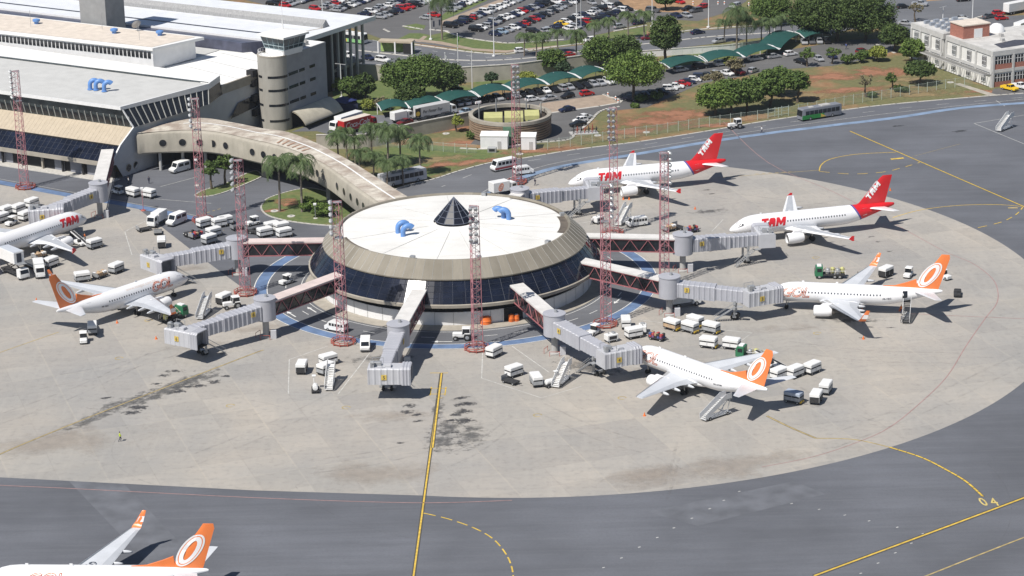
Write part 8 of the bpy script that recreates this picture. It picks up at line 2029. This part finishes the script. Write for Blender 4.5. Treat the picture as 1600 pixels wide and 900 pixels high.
# ---------------------------------------------------------------- people
M_SKIN = pm("skin", (.32, .19, .13), .6, .05)
def person(u, v, rz, label, vest, trousers, pose=0):
    p = G(u, v); t = thing("person", label, "person", (p.x, p.y, .04), rz, None)
    st = .16 if pose == 0 else .34
    V = [(0, 0, .95), (0, 0, 1.15), (0, 0, 1.38), (0, 0, 1.5), (.01, 0, 1.66), (0, .1, .9), (st * .6, .1, .5), (st * .2, .1, .06), (.14 + st * .2, .1, .03), (0, -.1, .9), (-st * .2, -.1, .5), (-st, -.1, .06), (.14 - st, -.1, .03), (0, .19, 1.4), (-st * .4, .25, 1.13), (.06, .26, .88), (0, -.19, 1.4), (st * .5, -.25, 1.13), (.14, -.26, .9)]
    E_ = [(0, 1), (1, 2), (2, 3), (3, 4), (0, 5), (5, 6), (6, 7), (7, 8), (0, 9), (9, 10), (10, 11), (11, 12), (2, 13), (13, 14), (14, 15), (2, 16), (16, 17), (17, 18)]
    rad = [.14, .14, .16, .06, .1, .1, .075, .05, .04, .1, .075, .05, .04, .07, .05, .04, .07, .05, .04]
    me = bpy.data.meshes.new("body"); me.from_pydata(V, E_, []); o = bpy.data.objects.new("body", me); COL.objects.link(o)
    md = o.modifiers.new("skin", 'SKIN'); 
    for i, r_ in enumerate(rad): me.skin_vertices[0].data[i].radius = (r_, r_ * (.85 if i < 3 else 1))
    me.skin_vertices[0].data[0].use_root = True
    o.modifiers.new("sub", 'SUBSURF').levels = 1
    dg = bpy.context.evaluated_depsgraph_get(); dg.update(); m2 = bpy.data.meshes.new_from_object(o.evaluated_get(dg)); o.modifiers.clear(); o.data = m2
    m2.materials.clear()
    for m_ in (M_SKIN, vest, trousers): m2.materials.append(m_)
    for f in m2.polygons:
        z = f.center.z; f.material_index = 0 if z > 1.48 or (abs(f.center.y) > .2 and z < 1.12) else (1 if z > .92 else 2); f.use_smooth = True
    o.parent = t
    q = MB(); q.ball(-.015, 0, 1.72, .115, .105, .09, 10, 6); q.build("hair", M_CHAS, t, smooth=180)
    q = MB(); q.box(.04, 0, 1.0, .34, .42, .03); q.build("belt", vest, t)
    return t
M_VEST = pm("yellow_vest", (.5, .62, .04), .7); M_SHIRT = pm("white_shirt", (.7, .7, .7), .7); M_NAVY = pm("navy_clothes", (.02, .025, .06), .8); M_OV = pm("orange_overall", (.6, .16, .03), .8)
for u, v, rz, lb, a, b_ in ((188, 690, .3, "person in a yellow vest walking alone on open concrete", M_VEST, M_NAVY), (1190, 208, .2, "person in a white shirt walking on the back blue lane", M_SHIRT, M_NAVY), (233, 287, 1.6, "person standing in the road before the round wall windows", M_NAVY, M_NAVY), (201, 288, 0, "person in a pale shirt by the terminal corner", M_SHIRT, M_NAVY), (836, 290, .5, "person standing by the mast shadow behind the round roof", M_NAVY, M_NAVY), (1322, 77, .6, "person in blue walking in the staff lot", pm("blue_shirt", (.08, .12, .3), .8), M_NAVY), (133, 376, .4, "person in orange beside the belt loader under the far left jet", M_OV, M_NAVY), (1408, 490, 1, "person in orange at the foot of the dark stairs", M_OV, M_NAVY), (1409, 505, 2, "person in dark clothes left of the dark stairs", M_NAVY, M_NAVY), (1340, 438, 0, "person in yellow vest beside the green truck behind the wing", M_VEST, M_NAVY), (925, 351, 0, "person in a white shirt by the small stairs under the back jet", M_SHIRT, M_NAVY)):
    person(u, v, rz, lb, a, b_, 1)
unused()
# ---------------------------------------------------------------- thin air haze
hz = bpy.data.materials.new("haze_air"); hz.use_nodes = True; nt = hz.node_tree
for n_ in list(nt.nodes):
    if n_.type == 'BSDF_PRINCIPLED': nt.nodes.remove(n_)
pv = nt.nodes.new("ShaderNodeVolumePrincipled"); pv.inputs["Color"].default_value = (.86, .91, 1, 1); pv.inputs["Density"].default_value = .00005; pv.inputs["Anisotropy"].default_value = .2
nt.links.new(pv.outputs[0], nt.nodes["Material Output"].inputs["Volume"])
q = MB(); q.box(0, 520, -1, 1600, 1300, 170); o = q.build("haze", hz); o["kind"] = "stuff"
for o in COL.objects:
    if "_used" in o: del o["_used"]
